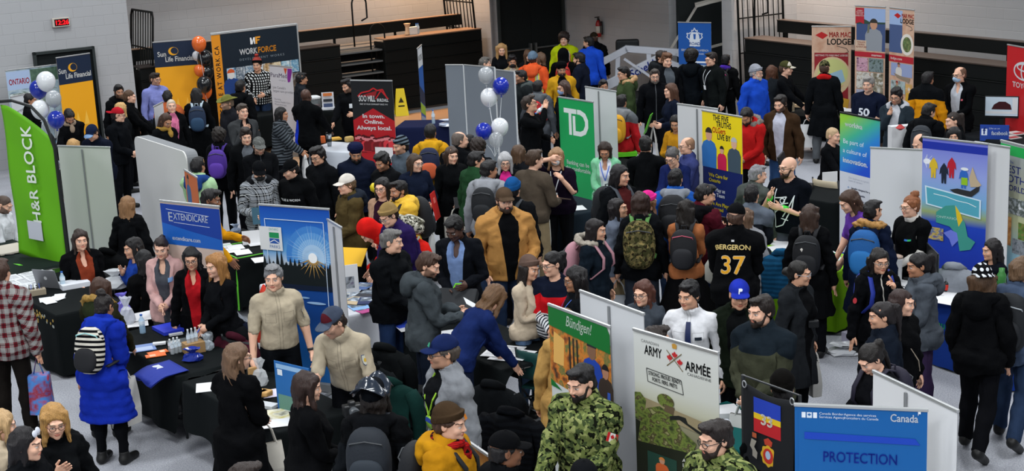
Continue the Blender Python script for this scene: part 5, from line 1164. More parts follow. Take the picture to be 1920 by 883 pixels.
# -- park banner
B=Banner('roll_up_banner','blue park banner with sunburst over dark forest and lake',(486,384),(616,393),2.0,grad([(.1,'#1d63a8'),(.8,'#123a78'),(1.13,'#16458c'),(1.15,'#9fb4cc'),(1.40,'#b4c4d4'),(1.52,'#5f9fd4'),(1.72,'#2a6cc0'),(2.0,'#0f45a4')]),w=.88);w=B.w
for r_,c_ in((.34,'#3f80c8'),(.27,'#5a98d4'),(.20,'#7fb2e0'),(.14,'#b4d2ec')):B.disc('printed_glow',.20,1.47,r_,c_,a0=-.35,a1=math.pi+.35)
for a_ in np.linspace(-.3,math.pi+.3,27):l_=.36 if int(a_*10)%2 else.28;B.poly('printed_ray',[(.20+.006*math.cos(a_+1.57),1.47+.006*math.sin(a_+1.57)),(.20+l_*math.cos(a_),1.47+l_*math.sin(a_)),(.20+.006*math.cos(a_-1.57),1.47+.006*math.sin(a_-1.57))],'#a8cbea')
rng=random.Random(2);tp=[(-w/2,1.14)];x=-w/2
while x<w/2-.04:hh=rng.uniform(1.40,1.47)if abs(x+.25)>.05 else 1.53;hh=1.42 if abs(x-.17)<.1 else hh;tp+=[(x,1.37),(x+.02,hh),(x+.042,1.37)];x+=.055
tp+=[(w/2,1.38),(w/2,1.14)];B.poly('printed_forest',tp,'#10181a');B.poly('printed_shore',[(-w/2,1.10),(w/2,1.12),(w/2,1.17),(-w/2,1.16)],'#0d1a30')
for a_ in np.linspace(math.pi+.35,2*math.pi-.35,9):B.poly('printed_ray',[(.20+.010*math.cos(a_+1.57),1.46+.010*math.sin(a_+1.57)),(.20+.22*math.cos(a_),1.46+.22*math.sin(a_)),(.20+.010*math.cos(a_-1.57),1.46+.010*math.sin(a_-1.57))],'#b08a4a')
B.disc('printed_sun',.20,1.47,.055,'#f2f4f4');B.line('printed_frame',[(-.36,.6),(-.374,1.86),(.363,1.86),(.35,.6)],.008,'#c8d8ea');B.disc('printed_cloud',.2,.98,.12,'#8fb0d4',.014);B.disc('printed_cloud',.05,1.03,.07,'#7fa4cc',.010)
B.rect('printed_sign',-.455,-.17,1.52,1.775,'#d4d6d6');B.rect('printed_sign_green',-.33,-.205,1.655,1.715,'#1f8a52');B.rect('printed_sign_blue',-.33,-.205,1.595,1.65,'#24509c');B.line('printed_sign_wave',[(-.33,1.605),(-.27,1.635),(-.205,1.60)],.008,'#e4e6e6');B.text('ONTARIO',.04,-.268,1.735,'#4a9a9c',wd=.12);B.text('PARKS',.05,-.268,1.545,'#34609c',wd=.13)
blank('slim white banner back turned sideways beside the blue park banner',(619,415),(634,424),1.9,(.5,),w=.45)
# -- outdoor school banner with cut corner
B=Banner('roll_up_banner','green topped banner with autumn picture and white script beside the soldier',(1033,573),(1138,612),2.0,'#c4c8c6',w=.80);w=B.w;q=lambda z:.42*z+1.08
B.poly('printed_picture',[(-w/2,1.38),(-.2,1.36),(w/2,1.33),(w/2,1.86),(-w/2,1.86)],photo(['#2c2a1c','#8c4a1c','#c87a2c','#5a6a34','#b0723c'],10,6));B.poly('printed_glow',[(-.36,1.54),(-.22,1.54),(-.2,1.76),(-.34,1.80)],'#d8a85a')
for x in(-.14,-.09,-.04):B.rect('printed_trunk',x,x+.022,1.54,1.80,'#2a261e')
B.person(.16,1.36,.50,('#1d3f9c','#7c5a44','#28282c'));B.person(.33,1.34,.36,('#3a2f28','#a87860','#1c1a1a'));B.poly('printed_ball',[(.345,1.40),(.385,1.40),(.385,1.48),(.35,1.48)],'#3a5fc0')
B.poly('printed_heading',[(-w/2,1.84),(w/2,1.79),(w/2,1.94),(w/2-.04,2.0),(-w/2,2.0)],'#14692c');B.poly('printed_heading',[(-w/2,1.34),(-.25,1.33),(-w/2,1.40)],'#14692c');B.poly('printed_heading',[(.05,1.34),(w/2,1.28),(w/2,1.34)],'#14692c');B.text('Bündigen!',.12,.0,1.885,'#e0e8e0',shear=.3,wd=.34,bold=.001)
B_=blank('tall blank white banner back between the green and the army banners',(1087,546),(1207,590),2.04,(.48,),c='#c3c5c8')
m=MB();m.lathe([(.012,0),(.02,.03),(.045,.05),(.045,.075),(.03,.085)],n=18,M=Matrix.Rotation(D2R(90),3,'X'));o=m.build('knob',mat('#2a2c2c',.3,metal=.5),B_.r,smooth=True);o.location=(.12,-.02,1.22)
# -- army banner
B=Banner('roll_up_banner','pale army banner with red maple leaves and a printed rifleman',(1195,620),(1338,661),2.0,grad([(.5,'#20261a'),(1.1,'#39402a'),(1.4,'#8f8a70'),(1.5,'#b4b4a0'),(1.62,'#c2c4bc'),(2.0,'#c9cbc8')]),w=.84);w=B.w
B.text('CANADIAN',.032,-.25,1.925,'#4c4e4e',wd=.18);B.text('ARMY',.10,-.22,1.84,'#1c1f20',bold=.003,wd=.18);B.text('ARMÉE',.10,.225,1.81,'#1c1f20',bold=.003,wd=.245);B.text('CANADIENNE',.030,.235,1.775,'#4c4e4e',wd=.23)
lf=lambda x,z,s:[(x+p*s,z+q*s)for p,q in leaf]
for x,z in((-.05,1.86),(.0,1.89),(.05,1.845)):B.poly('printed_leaf',lf(x,z,.036),'#b4282c')
B.line('printed_sword',[(-.08,1.80),(.07,1.92)],.007,'#6a5c3c');B.line('printed_sword',[(-.08,1.92),(.08,1.79)],.007,'#6a5c3c');B.poly('printed_crown',[(-.02,1.945),(.02,1.945),(.025,1.975),(0,1.985),(-.025,1.975)],'#b88a3c')
B.line('printed_stamp',[(-.29,1.735),(.06,1.72),(.08,1.615),(-.28,1.635),(-.29,1.735)],.006,'#3a3c3c');B.text('STRONG. PROUD. READY.\nFORTS. FIERS. PRÊTS.',.040,-.105,1.69,'#3a3c3c',wd=.33,bold=.001)
b0=set(B.panel.children)
CAMO=photo(['#2a3018','#4e5c26','#6a7a34','#3a2e1e','#8a8a5a'],14,5)
B.poly('printed_field',[(-w/2,.96),(w/2,.86),(w/2,1.02),(-w/2,1.12)],'#8f8264');B.poly('printed_grass',[(-w/2,.1),(w/2,.1),(w/2,.70),(0,.64),(-w/2,.80)],'#1c2014');B.poly('printed_soldier',[(-.40,.52),(.16,.60),(.20,.74),(.06,.84),(-.02,1.0),(-.16,1.06),(-.30,.98),(-.36,.84)],CAMO);B.disc('printed_helmet',-.10,1.15,.085,CAMO);B.poly('printed_face',[(-.12,1.02),(-.02,1.0),(-.01,1.10),(-.10,1.1)],'#5a4c38');B.poly('printed_rifle',[(-.06,.93),(.04,.97),(.38,.80),(.40,.84),(.12,.96),(.10,1.02),(.03,1.02),(-.06,.98)],'#1c1e1c');B.poly('printed_soldier',[(-w/2,.8),(-.33,.82),(-.30,1.08),(-.36,1.16),(-w/2,1.14)],CAMO)
B.rect('printed_picture',-.30,.0,.14,.44,'#1f3f34');B.person(-.15,.16,.26,('#c05a2c','#b98a6e','#c87c3c'));B.text('ARMY RESERVE\nLA RÉSERVE\nDE L\'ARMÉE',.062,.06,.46,'#dfe0d8',align='LEFT',bold=.003,sx=.85)
for o in set(B.panel.children)-b0:o.scale.z=.614;o.location.z=.82
# -- regimental flag on a stand
A=at(1393,716,1.62);Bp=at(1490,751,1.62);d=(Bp-A)[:2];w=float(np.linalg.norm(d));r=empty('regimental_flag',(*((A+Bp)[:2]/2),0),math.atan2(d[1],d[0]),'black flag with tricolour 33 panel and three crests hanging on a white stand','flag')
m=MB();m.grid(lambda u,v:(-w/2+w*u,.01*math.sin(u*6+v)-.02*u*(1-v),1.0+.62*v-.05*u*(1-v)-.03*math.sin(u*3.14)*v),10,12);fl=m.build('flag_cloth',mat('#101216',.85),r,smooth=True,fix=False);so=fl.modifiers.new('t','SOLIDIFY');so.thickness=.006;so.offset=1
m=MB();m.tube([(-w/2-.03,.03,0),(-w/2-.03,.03,1.66)],.016);m.tube([(w/2+.02,.03,0),(w/2+.02,.03,1.66)],.012);m.tube([(-w/2-.03,.03,1.655),(w/2+.02,.03,1.655)],.008);m.box((0,.03,.012),(w+.1,.3,.02));m.build('stand',mat('#2a2c2e',.4),r)
for x in(-w/2+.02,w/2-.02):
 m=MB();m.tube([(x+.02*math.cos(a),-.005,1.61+.025*math.sin(a))for a in np.linspace(0,6.28,12)[:-1]],.005,5,closed=True);m.build('clip',mat('#c4c6c8',.3,metal=.8),r)
def fp(name,pts,c,l=0):m=MB();m.poly(pts,-.022-l*.0015,.001);return m.build(name,mat(c,.7),fl)
for i,c in enumerate(('#b01820','#d8b41c','#1c3aa8')):z0,z1=((1.07,1.21),(1.21,1.27),(1.27,1.43))[i];fp('printed_stripe',[(-.15,z0),(.17,z0),(.17,z1),(-.15,z1)],c)
text(fl,'lettering','33',.15,.01,1.175,'#e4e0d4',y=-.027,bold=.006)
fp('printed_crest',[(.02+.085*math.cos(a)*(1+.08*math.cos(8*a)),.86+.11*math.sin(a)*(1+.08*math.cos(8*a)))for a in np.linspace(0,6.28,33)[:-1]],'#d8a824');fp('printed_crest',[(.02+.06*math.cos(a),.86+.08*math.sin(a))for a in np.linspace(0,6.28,20)[:-1]],'#c02c20',1);fp('printed_crest',[(.02+.03*math.cos(a),.87+.045*math.sin(a))for a in np.linspace(0,6.28,14)[:-1]],'#a8bcd4',2);fp('printed_crown',[(-.02,.97),(.06,.97),(.07,1.02),(.02,1.05),(-.03,1.02)],'#b83c24')
fp('printed_crest',[(.18+.05*math.cos(a),.80+.075*math.sin(a))for a in np.linspace(0,6.28,18)[:-1]],'#b07824');fp('printed_crest',[(.18+.03*math.cos(a),.79+.045*math.sin(a))for a in np.linspace(0,6.28,14)[:-1]],'#6a2018',1);fp('printed_crown',[(.15,.875),(.21,.875),(.2,.92),(.16,.92)],'#7a4a20')
fp('printed_crest',[(-.17,.80),(-.12,.78),(-.11,.85),(-.15,.90),(-.12,.97),(-.18,.98),(-.2,.9),(-.17,.86)],'#9a9488');fp('printed_crown',[(-.17,1.0),(-.12,1.0),(-.12,1.05),(-.17,1.05)],'#a8502c')
for o in fl.children:o.scale=(.86,1,.73);o.location.z=.506
# -- border agency banner
B=Banner('roll_up_banner','bright blue banner with dark blue PROTECTION SERVICE lettering',(1496,760),(1733,770),2.0,'#0c5a9e',w=.80);w=B.w;B.rect('printed_wave',-w/2,-w/2+.02,.1,1.94,'#0c5a9e')
for x,c in((-.345,'#dfe6ee'),(-.275,'#dfe6ee')):B.rect('printed_flag',x-.012,x+.012,1.885,1.925,c)
B.rect('printed_flag',-.326,-.294,1.885,1.925,'#cfdae6');B.poly('printed_leaf',lf(-.31,1.905,.014),'#0c5a9e');B.text('Canada Border\nServices Agency',.024,-.25,1.912,'#cfdcea',align='LEFT');B.text('Agence des services\nfrontaliers du Canada',.024,-.10,1.912,'#cfdcea',align='LEFT')
B.text('Canada',.075,.262,1.885,'#e8eef4',wd=.165,bold=.001)
m=MB();m.tube([(.345,B.y(),1.935),(.345,B.y(),1.965)],.002,4);m.build('printed_flag',mat('#e8eef4',.5),B.panel);B.rect('printed_flag',.347,.36,1.945,1.965,'#e8eef4')
B.poly('printed_bar',[(-.34,1.735),(.36,1.725),(.33,1.77),(-.34,1.785)],'#1440b0');B.text('PROTECTION',.105,.0,1.58,'#1238a8',bold=.0015,sx=.70);B.text('SERVICE',.105,.0,1.43,'#1238a8',bold=.0015,sx=.70);B.text('INTEGRITY',.105,.0,1.28,'#1238a8',bold=.0015,sx=.70)
B.fit(.932,.165)
blank('blank white banner back angled behind the blue border agency banner',(1648,702),(1783,766),2.0,(.42,),c='#cfd0d2',w=.86)
# -- small signs
def card(label,px,py,z,w,h,face,c='#d9dadc',zb=0.74,stripes=(),name='table_sign'):
 """upright card standing on a table: px,py is its top centre at height z"""
 p=at(px,py,z);az=math.atan2(p[0],p[1]);r=empty(name,(p[0],p[1],z-h),D2R(face)-az,label,'sign');m=MB();m.box((0,0,h/2),(w,.006,h));o=m.build('card',mat(c,.5),r)
 m=MB();m.box((0,.05,.004),(w*.6,.12,.008));m.build('card_foot',mat('#c8caca',.4),r)
 for x0,x1,z0,z1,cc in stripes:
  q=MB();q.poly([(x0*w,z0*h),(x1*w,z0*h),(x1*w,z1*h),(x0*w,z1*h)],-.0035,.001);q.build('printed_block',mat(cc,.5),o)
 return r
SQ=lambda w:None
B=Banner('roll_up_banner','narrow white banner with purple script beside the pale haired woman',(289,200),(305,192),1.62,'#cfcfd2',w=.5);B.text('care',.13,.0,1.1,'#5a5478',shear=.4,rot=1.3);B.rect('printed_band',-.2,.2,.8,.83,'#8a86a0')
B=Banner('roll_up_banner','small white banner with dark lettering left of the balloon bunch',(26,181),(46,177),1.6,'#c8ccd0',w=.42);B.text('careers',.09,0,1.3,'#3c424a',rot=.2)
B=Banner('roll_up_banner','orange and white counter banner beside the mint green hoodie',(338,314),(377,338),1.75,'#cfcfd2',w=.62);B.rect('printed_band',-.31,.31,1.25,1.75,'#c4622c');B.person(-.16,1.3,.42,('#2f5a8c','#8c6048','#1d1b1a'))
# ------------------------------------------------------------------ tables, chairs and what stands on them
TBL=[]
def cloth_mesh(L_,W_,H,drop,seed,amp=.02,flare=.03,drops=None):
 """tablecloth: flat top, rounded edge, folds growing towards the hem; drops per side (front, right, back, left)"""
 rng=np.random.RandomState(seed);n1,n2=int(L_/.05),int(W_/.05);P=[]
 for i in range(n1):P.append((-L_/2+L_*i/n1,-W_/2,0,-1,0))
 for i in range(n2):P.append((L_/2,-W_/2+W_*i/n2,1,0,1))
 for i in range(n1):P.append((L_/2-L_*i/n1,W_/2,0,1,2))
 for i in range(n2):P.append((-L_/2,W_/2-W_*i/n2,-1,0,3))
 N=len(P);dr=drops or(drop,)*4;D=np.array([dr[p[4]]for p in P]);k=np.array([.25,.5,.25])
 for _ in range(2):D=np.convolve(np.concatenate([D[-1:],D,D[:1]]),k,'valid')
 ph=np.cumsum(rng.uniform(.25,.75,N));wave=np.sin(ph);nx=np.array([p[2]for p in P],float);ny=np.array([p[3]for p in P],float)
 nx=np.convolve(np.concatenate([nx[-1:],nx,nx[:1]]),k,'valid');ny=np.convolve(np.concatenate([ny[-1:],ny,ny[:1]]),k,'valid')
 V=[];F=[];lv=[0,.03,.15,.4,.7,1]
 for j,l in enumerate(lv):
  for i,p in enumerate(P):
   o=(.012+flare*l+wave[i]*amp*l)if j else 0;V.append((p[0]+nx[i]*o,p[1]+ny[i]*o,H-D[i]*l+(0.004 if j==0 else 0)+(.006*math.sin(ph[i]*1.7)if j==len(lv)-1 else 0)))
 for j in range(len(lv)-1):
  for i in range(N):F.append((j*N+i,(j+1)*N+i,(j+1)*N+(i+1)%N,j*N+(i+1)%N))
 F.append(tuple(range(N)));return V,F
def table(label,c,ang,cloth='#0d1112',clab=None,L_=1.83,W_=.76,H=.735,drop=.62,drops=None,seed=1,lift=0,rough=.85,amp=.02):
 r=empty('folding_table',(c[0],c[1],0),D2R(ang),label,'table','folding tables')
 m=MB();m.box((0,0,H-.022),(L_,W_,.044));m.build('table_top',mat('#c9c6be',.5),r,bevel=.015)
 for s in(-1,1):
  m=MB();x=s*(L_/2-.28)
  for y in(-W_/2+.12,W_/2-.12):m.tube([(x,y,H-.05),(x+s*.05,y,.3),(x+s*.05,y*.95,0.01)],.014,7)
  m.tube([(x+s*.04,-W_/2+.12,.30),(x+s*.04,W_/2-.12,.30)],.011,6);m.tube([(x,0,H-.05),(x+s*.04,0,.3)],.010,6);m.build('leg',mat('#3c4042',.4,metal=.5),r,smooth=True)
 if cloth:
  V,F=cloth_mesh(L_+.01,W_+.01,H+.008,drop,seed,amp=amp,drops=drops);m=MB();m.add(V,F);cm=m.build('tablecloth',mat(cloth,rough,bump=.15,scale=40,spec=.08 if rough>.5 else.3),None,smooth=False,fix=True)
  for p in cm.data.polygons:p.use_smooth=len(p.vertices)==4
  cm.location=(c[0],c[1],0);cm.rotation_euler=(0,0,D2R(ang));tag(cm,clab,'tablecloth');r['cloth']=1;del r['cloth'];
  TBL.append(cm);return r,cm
 return r,None
BK='#0d1112'
tA,cA=table('long black draped table the woman in rust top sits behind',(-5.33,17.15),-53,BK,'black tablecloth with scattered gold flower border at left edge',seed=3,drop=.7)
tB,cB=table('black draped table carrying the blue tote bags and sanitiser bottles',(-3.47,14.80),-54.7,BK,'black tablecloth under the flat blue tote bags',seed=4,drops=(.62,.03,.5,.62),L_=1.76)
tC,cC=table('black draped table between the woman in long black coat and the two rangers',(-2.32,13.18),-53,BK,'black tablecloth under the sandwiches and the park brochures',seed=5,drops=(.45,.45,.5,.3))
tD,cD=table('black draped table the woman in navy sweater writes on',(-.34,14.57),-57.7,BK,'black tablecloth under the forms in front of woman in navy sweater',L_=1.86,seed=6,drops=(.55,.03,.55,.5))
tE,cE=table('white draped table of magazines right of the blue park banner',(-2.16,16.46),-60,'#c4c6cc','sheer white tablecloth under fanned magazines',seed=7,amp=.03)
tF,cF=table('black draped table with lime ribbon the man in yellow sweater leans on',(-3.53,19.15),-57,BK,'black tablecloth crossed by lime green ribbons',seed=8,L_=1.5)
tG,cG=table('lime green draped table in front of the bald man with wristbands',(3.18,17.16),-36.4,'#7fb81c','lime green tablecloth hanging to the floor in deep folds',seed=9,drop=.70,amp=.04,L_=1.6)
tH,cH=table('navy fronted table before the woman in black tee with white sleeves',(4.80,15.18),-61,'#16337c','navy tablecloth with green lettering on its front',seed=10,drop=.72,amp=.008,L_=1.62,W_=.66)
tI,cI=table('black draped table in front of the lodge banners',(5.85,26.62),-45,BK,'black tablecloth on the lodge stand table',seed=11,drops=(.4,.4,.4,.4))
def tb_at(px,py,ang,lab,clab,col,**k):p=at(px,py,.735);return table(lab,(p[0],p[1]),ang,col,clab,**k)
tJ,cJ=tb_at(1897,259,-60,'black draped table holding the monitor by the red banner','black tablecloth under the car monitor','#16191c',seed=12,L_=1.5)
tM,cM=tb_at(650,277,-30,'table with crumpled white cover and yellow flowers before the red house banner','crumpled white plastic cover with a faint grid','#bfc4cc',seed=13,rough=.35,amp=.035,L_=1.15)
tN,cN=tb_at(640,203,-25,'black draped table with brochure stand behind the bald man in black','black tablecloth beneath the clear container and brochure stand',BK,seed=14,L_=1.3)
tO,cO=tb_at(488,213,32,'black draped table in front of the man in patterned sweater','black tablecloth in front of the man in patterned sweater',BK,seed=15,L_=1.0)
tP,cP=tb_at(815,232,-10,'navy draped table beside the left grey display screen','dark navy tablecloth with a water bottle near the grey screens','#141a38',seed=16,L_=1.3)
tL,cL=tb_at(1072,386,-57,'dark draped table at the foot of the green bank banner','slate blue black tablecloth at the foot of the green banner','#18222a',seed=17,L_=1.0)
tR,cR=tb_at(1378,800,-57,'teal draped table behind the black regimental flag','teal tablecloth with a white cloth under it behind the black flag','#0f4c4a',seed=18,L_=.95,W_=.66)
tS,cS=tb_at(16,482,-53,'white edged table at the far left beside the green feather flag','dark cloth runner with green print on the far left table','#1a2420',seed=19,drops=(.03,.03,.03,.03))
tW,cW=tb_at(1530,362,-50,'black draped table with open black case left of the green to blue banner','black tablecloth beneath the open black case',BK,seed=20,L_=1.2)
tX,cX=tb_at(1168,312,-57,'black draped table with lime bag behind the mint blazer woman','black tablecloth beneath the lime green bag',BK,seed=21,L_=1.0)
# flower border and ribbons, lettering on cloths
rng=random.Random(11);m=MB()
for i in range(80):
 x=rng.uniform(-.85,.9);z=.72-rng.uniform(.03,.16);m.poly([(x+.018*math.cos(a),z+.018*math.sin(a))for a in np.linspace(0,6.28,7)[:-1]],-.405,.002,rng.choice([0,0,1]))
m.build('flower_border',[mat('#a88a3c',.6),mat('#8f948c',.6)],cA)
m=MB()
for pts in([(-.74,-.36,.748),(.74,-.36,.748)],[(.74,-.38,.748),(.74,.36,.748)],[(.74,-.37,.745),(.78,-.41,.35),(.79,-.42,.1)],[(0,-.36,.748),(0,.36,.748)]):m.tube(pts,.012,4)
m.build('ribbon',mat('#58b82c',.5),cF)
text(cH,'lettering','seau Su',.115,-.10,.44,'#34c060',y=-.365,bold=.001);text(cH,'lettering','ove No',.115,-.06,.29,'#34c060',y=-.365,bold=.001)
m=MB();m.grid(lambda u,v:(-.76+1.52*u,-.31+.62*v,.7475),2,2);m.build('black_runner',mat('#15191c',.8),cH)
m=MB();m.poly([(-.1,0),(.05,.02),(.08,.06),(-.02,.05)],0,.001);q_=m.build('green_print',mat('#5ab82c',.6),cS);q_.rotation_euler=(D2R(-90),0,0);q_.location=(.55,-.1,.748)
# --- sheets, booklets
NF=[0]
PAPER=mat('#d9dadc',.6)
def flat(name,label,px,py,w,h,rot,color='#d9dadc',z=.748,th=.003,cat='paper',group=None,n=1,bend=0.0,prints=()):
 NF[0]+=1;p=at(px,py,z)+np.array([0,0,.0016*(NF[0]%9)]);m=MB()
 m.box((0,0,th/2),(w,h,th));o=m.build(name,color if not isinstance(color,str)else mat(color,.55),None);o.location=p;o.rotation_euler=(0,0,D2R(rot))
 for x0,x1,y0,y1,c in prints:
  q=MB();q.box(((x0+x1)/2*w,(y0+y1)/2*h,th+.0008),((x1-x0)*w,(y1-y0)*h,.0012));q.build('printed_block',c if not isinstance(c,str)else mat(c,.55),o)
 return tag(o,label,cat,group)
TXT=tuple((-.38,.38,y,y+.02,'#8a8e94')for y in(-.3,-.2,-.1,0,.1,.2))+((-.38,.1,.33,.38,'#4a4e54'),)
for px,py,r_ in((15,533,30),(28,526,40),(42,520,33),(20,522,35),(50,528,36),(36,540,30),(58,516,40),(66,522,35),(62,530,30),(72,513,38),(8,542,30),(46,538,34)):flat('sheet','loose white form in the rows spread left of the laptop',px,py,.22,.28,r_,'#d4d6da',group='forms spread left of the laptop',prints=TXT)
for px,py,r_ in((85,563,20),(104,561,60),(92,567,35),(112,557,10)):flat('sheet','small white card in the fan before the pen tray',px,py,.13,.2,r_,'#d2d4d6',group='cards before the pen tray',cat='card')
def boxy(name,label,px,py,d,rot,color,z=.748,cat='box',bevel=.004,group=None):p=at(px,py,z);m=MB();m.box((0,0,d[2]/2),d);o=m.build(name,color if not isinstance(color,str)else mat(color,.6),None,bevel=bevel);o.location=p;o.rotation_euler=(0,0,D2R(rot));return tag(o,label,cat,group)
o=boxy('pen_tray','pale wooden tray of pens in front of the laptop',68,553,(.22,.10,.07),25,'#8f8470',cat='tray')
for i in range(7):m=MB();m.tube([(-.08+i*.025,-.02,.05),(-.06+i*.022,.05,.12)],.005,5);m.build('pen',mat(['#16181c','#2a3f8c','#16181c','#dadada'][i%4],.4),o)
boxy('document_box','flat white document box beside the bottle on the long black table',139,537,(.33,.24,.06),30,'#cfd3da')
bottle(tuple(at(119,541,.745)),'blue labelled water bottle in front of the woman in rust top',None)
bottle(tuple(at(268,625,.745)),'blue water bottle beside the blue binder',None,col='#a8cbe6')
def laptop(label,px,py,face,z=.748,w=.33,screen='#1a1c20',shell='#8e9094',open_=105):
 p=at(px,py,z);az=math.atan2(p[0],p[1]);r=empty('laptop',p,D2R(face)-az,label,'laptop');m=MB();m.box((0,0,.009),(w,.23,.016));k=m.build('keyboard_base',mat(shell,.35,metal=.6),r,bevel=.004)
 m=MB();m.box((0,.0,.0185),(w*.86,.1,.002));m.build('keys',mat('#1c1e20',.5),k);m=MB();m.box((0,0,.115),(w,.008,.23));l=m.build('lid',mat(shell,.35,metal=.6),r,bevel=.003);l.location=(0,.115,.014);l.rotation_euler=(D2R(-(open_-90)),0,0)
 m=MB();m.box((0,-.0048,.118),(w*.93,.002,.2));m.build('screen',mat(screen,.2),l);m=MB();m.poly([(.022*math.cos(a),.12+.022*math.sin(a))for a in np.linspace(0,6.28,14)[:-1]],.0062,.0015);m.build('lid_mark',mat('#c4c6c8',.3),l);return r
laptop('open silver laptop whose lid back faces the forms on the long black table',103,535,140)
# gift bags, folder, blue totes etc on the tB table
def crinkle(label,px,py,z,w,h,col='#c9ced4',seed=1,cat='bag',alpha=.75,name='plastic_bag'):
 p=at(px,py,z);rng=np.random.RandomState(seed);m=MB();n=14;V=[]
 prof=[(.75,0),(1,.12),(.95,.35),(.7,.55),(.28,.66),(.45,.82),(.8,1)]
 for j,(r_,zz)in enumerate(prof):
  for k in range(n):q=2*math.pi*k/n;rr=r_*w/2*(1+rng.uniform(-.22,.22)*(j>0));V.append((rr*math.cos(q),rr*math.sin(q)*.7,zz*h+rng.uniform(-.05,.05)*h*(j>4)))
 m.add(V,[(j*n+k,j*n+(k+1)%n,(j+1)*n+(k+1)%n,(j+1)*n+k)for j in range(len(prof)-1)for k in range(n)]+[tuple(range(n))[::-1]]);o=m.build(name,mat(col,.2,alpha=alpha,spec=.6),None);o.location=p;return tag(o,label,cat)
crinkle('clear cellophane gift bag tied with gold by the blue coat sleeve',240,607,.75,.16,.3,'#c8ccd6',3);crinkle('clear bag of purple tissue behind the gold tied gift bag',232,592,.75,.16,.26,'#6a62c0',4,alpha=.9);crinkle('crumpled white plastic bag beside the woman with hand on her face',217,540,.75,.3,.22,'#ccd0d4',5)
crinkle('small clear bag of trinkets behind the sanitiser box',389,656,.75,.14,.16,'#aab4bc',6,alpha=.6);crinkle('clear bag of sweets tied at the neck by the sanitiser box',393,640,.75,.12,.16,'#b8c2ca',7,alpha=.6)
for px,py,r_ in((262,597,20),(276,590,35),(258,606,15)):flat('sheet','white sheet behind the water bottle on the blue bag table',px,py,.22,.28,r_,group='sheets behind the water bottle')
flat('binder','bright blue ring binder lying on the blue bag table',320,619,.28,.32,35,'#2638b8',th=.035,cat='binder')
flat('brochure','pale blue brochure near the corner of the blue bag table',263,654,.30,.24,20,'#6f86b8',cat='brochure',prints=((-.4,.4,-.4,.1,'#a9b8d4'),))
flat('pamphlet','upper orange pamphlet on the blue bag table',296,662,.10,.20,-60,'#d4662c',th=.006,cat='pamphlet',prints=((-.3,.3,.1,.35,'#e8c8a8'),));flat('pamphlet','lower orange pamphlet on the blue bag table',292,668,.10,.20,-70,'#d4662c',th=.006,cat='pamphlet',prints=((-.3,.3,-.3,.0,'#e8a888'),))
flat('sheet','white tent card beside the binder on the blue bag table',299,647,.13,.06,10,th=.02,cat='card');flat('eraser','small white gadget right of the blue binder',330,630,.14,.05,25,'#b4b6ba',th=.02,cat='gadget');flat('tray','round grey tray behind the bottles on the blue bag table',348,644,.34,.26,25,'#4c5254',th=.012,cat='tray')
boxy('sanitiser_box','brown cardboard box holding three clear spray bottles',364,660,(.2,.14,.11),30,'#9a7a50',cat='box')
for k,(px,py)in enumerate(((355,653),(362,651),(369,649))):bottle(tuple(at(px,py,.80)),'clear spray bottle standing in the brown box','spray bottles in the brown box',h=.2,r=.02,col='#c4ccd2',cap='#d4d8da')
for k,(px,py)in enumerate(((320,659),(327,656),(334,655),(324,664),(331,662),(338,660))):bottle(tuple(at(px,py,.75)),'small clear bottle in the cluster left of the brown box','small bottles left of the brown box',h=.13,r=.022,col='#b8c0c4',cap='#d8dcde')
# the folded blue totes drooping over the corner
p=at(322,690,.75);r=empty('tote_bag',p,D2R(-54),'flat royal blue tote bags hanging over the table corner','tote bag')
for i in range(3):
 m=MB();m.grid(lambda u,v:(-.22+.44*u+i*.012,-.32+.40*v-i*.008,.012+i*.006-(.22*max(0,.45-v)**1.5+.02*math.sin(u*7+i)*(1-v))),10,10);b_=m.build('folded_bag',mat('#1c2f8c',.7),r,smooth=True,fix=False);so=b_.modifiers.new('t','SOLIDIFY');so.thickness=.004
m=MB();m.grid(lambda u,v:(-.10+.12*u,-.16+.07*v,.034-(.22*max(0,.45-(.4+v*.17))**1.5)),3,3);m.build('white_print',mat('#c4cadc',.6),r)
crinkle('scrunched royal blue bag top beside the brown box',362,676,.75,.2,.13,'#1c2f8c',9,alpha=1.0,name='cloth_bag',cat='bag')
# ranger table
flat('sheet','white sheet at the left end of the ranger table',388,726,.2,.26,10);flat('tablet_case','white and grey case beside the sandwich stack',500,763,.2,.1,-30,'#b8bcc0',th=.03,cat='case')
for i in range(4):boxy('sandwich','wrapped sandwich in the stack on the ranger table',491+(i%2)*7,742-(i//2)*1,(.11,.1,.045),20+i*15,'#b88f54',z=.748+(i//2)*.046,cat='sandwich',bevel=.012,group='sandwiches on the ranger table')
crinkle('clear plastic bag standing behind the sandwich stack',489,722,.75,.15,.25,'#c8ccce',12,alpha=.5)
boxy('snack_packet','small tan snack packet leaning by the clear bag',476,707,(.10,.04,.10),30,'#b08a5a',cat='packet')
flat('sheet','lilac white sheet beside the blue laptop screen',517,737,.26,.22,20,'#c9c4d8');flat('brochure','yellow picture brochure at the front of the ranger table',510,780,.30,.30,12,photo(['#b8a83c','#d8d4c0','#5a5a48'],9,3),cat='brochure');flat('sheet','white sheet at the front edge of the ranger table',510,796,.32,.2,12)
c_=card('tall blue counter card facing left beside the black bobbed woman',546,683,1.2,.44,.45,-48,c='#1f62a4',stripes=((-.45,.45,.0,.32,'#5f8a7c'),(-.45,.45,.86,.95,'#8fb4d8'),(-.42,-.28,.72,.84,'#d4dce4')))
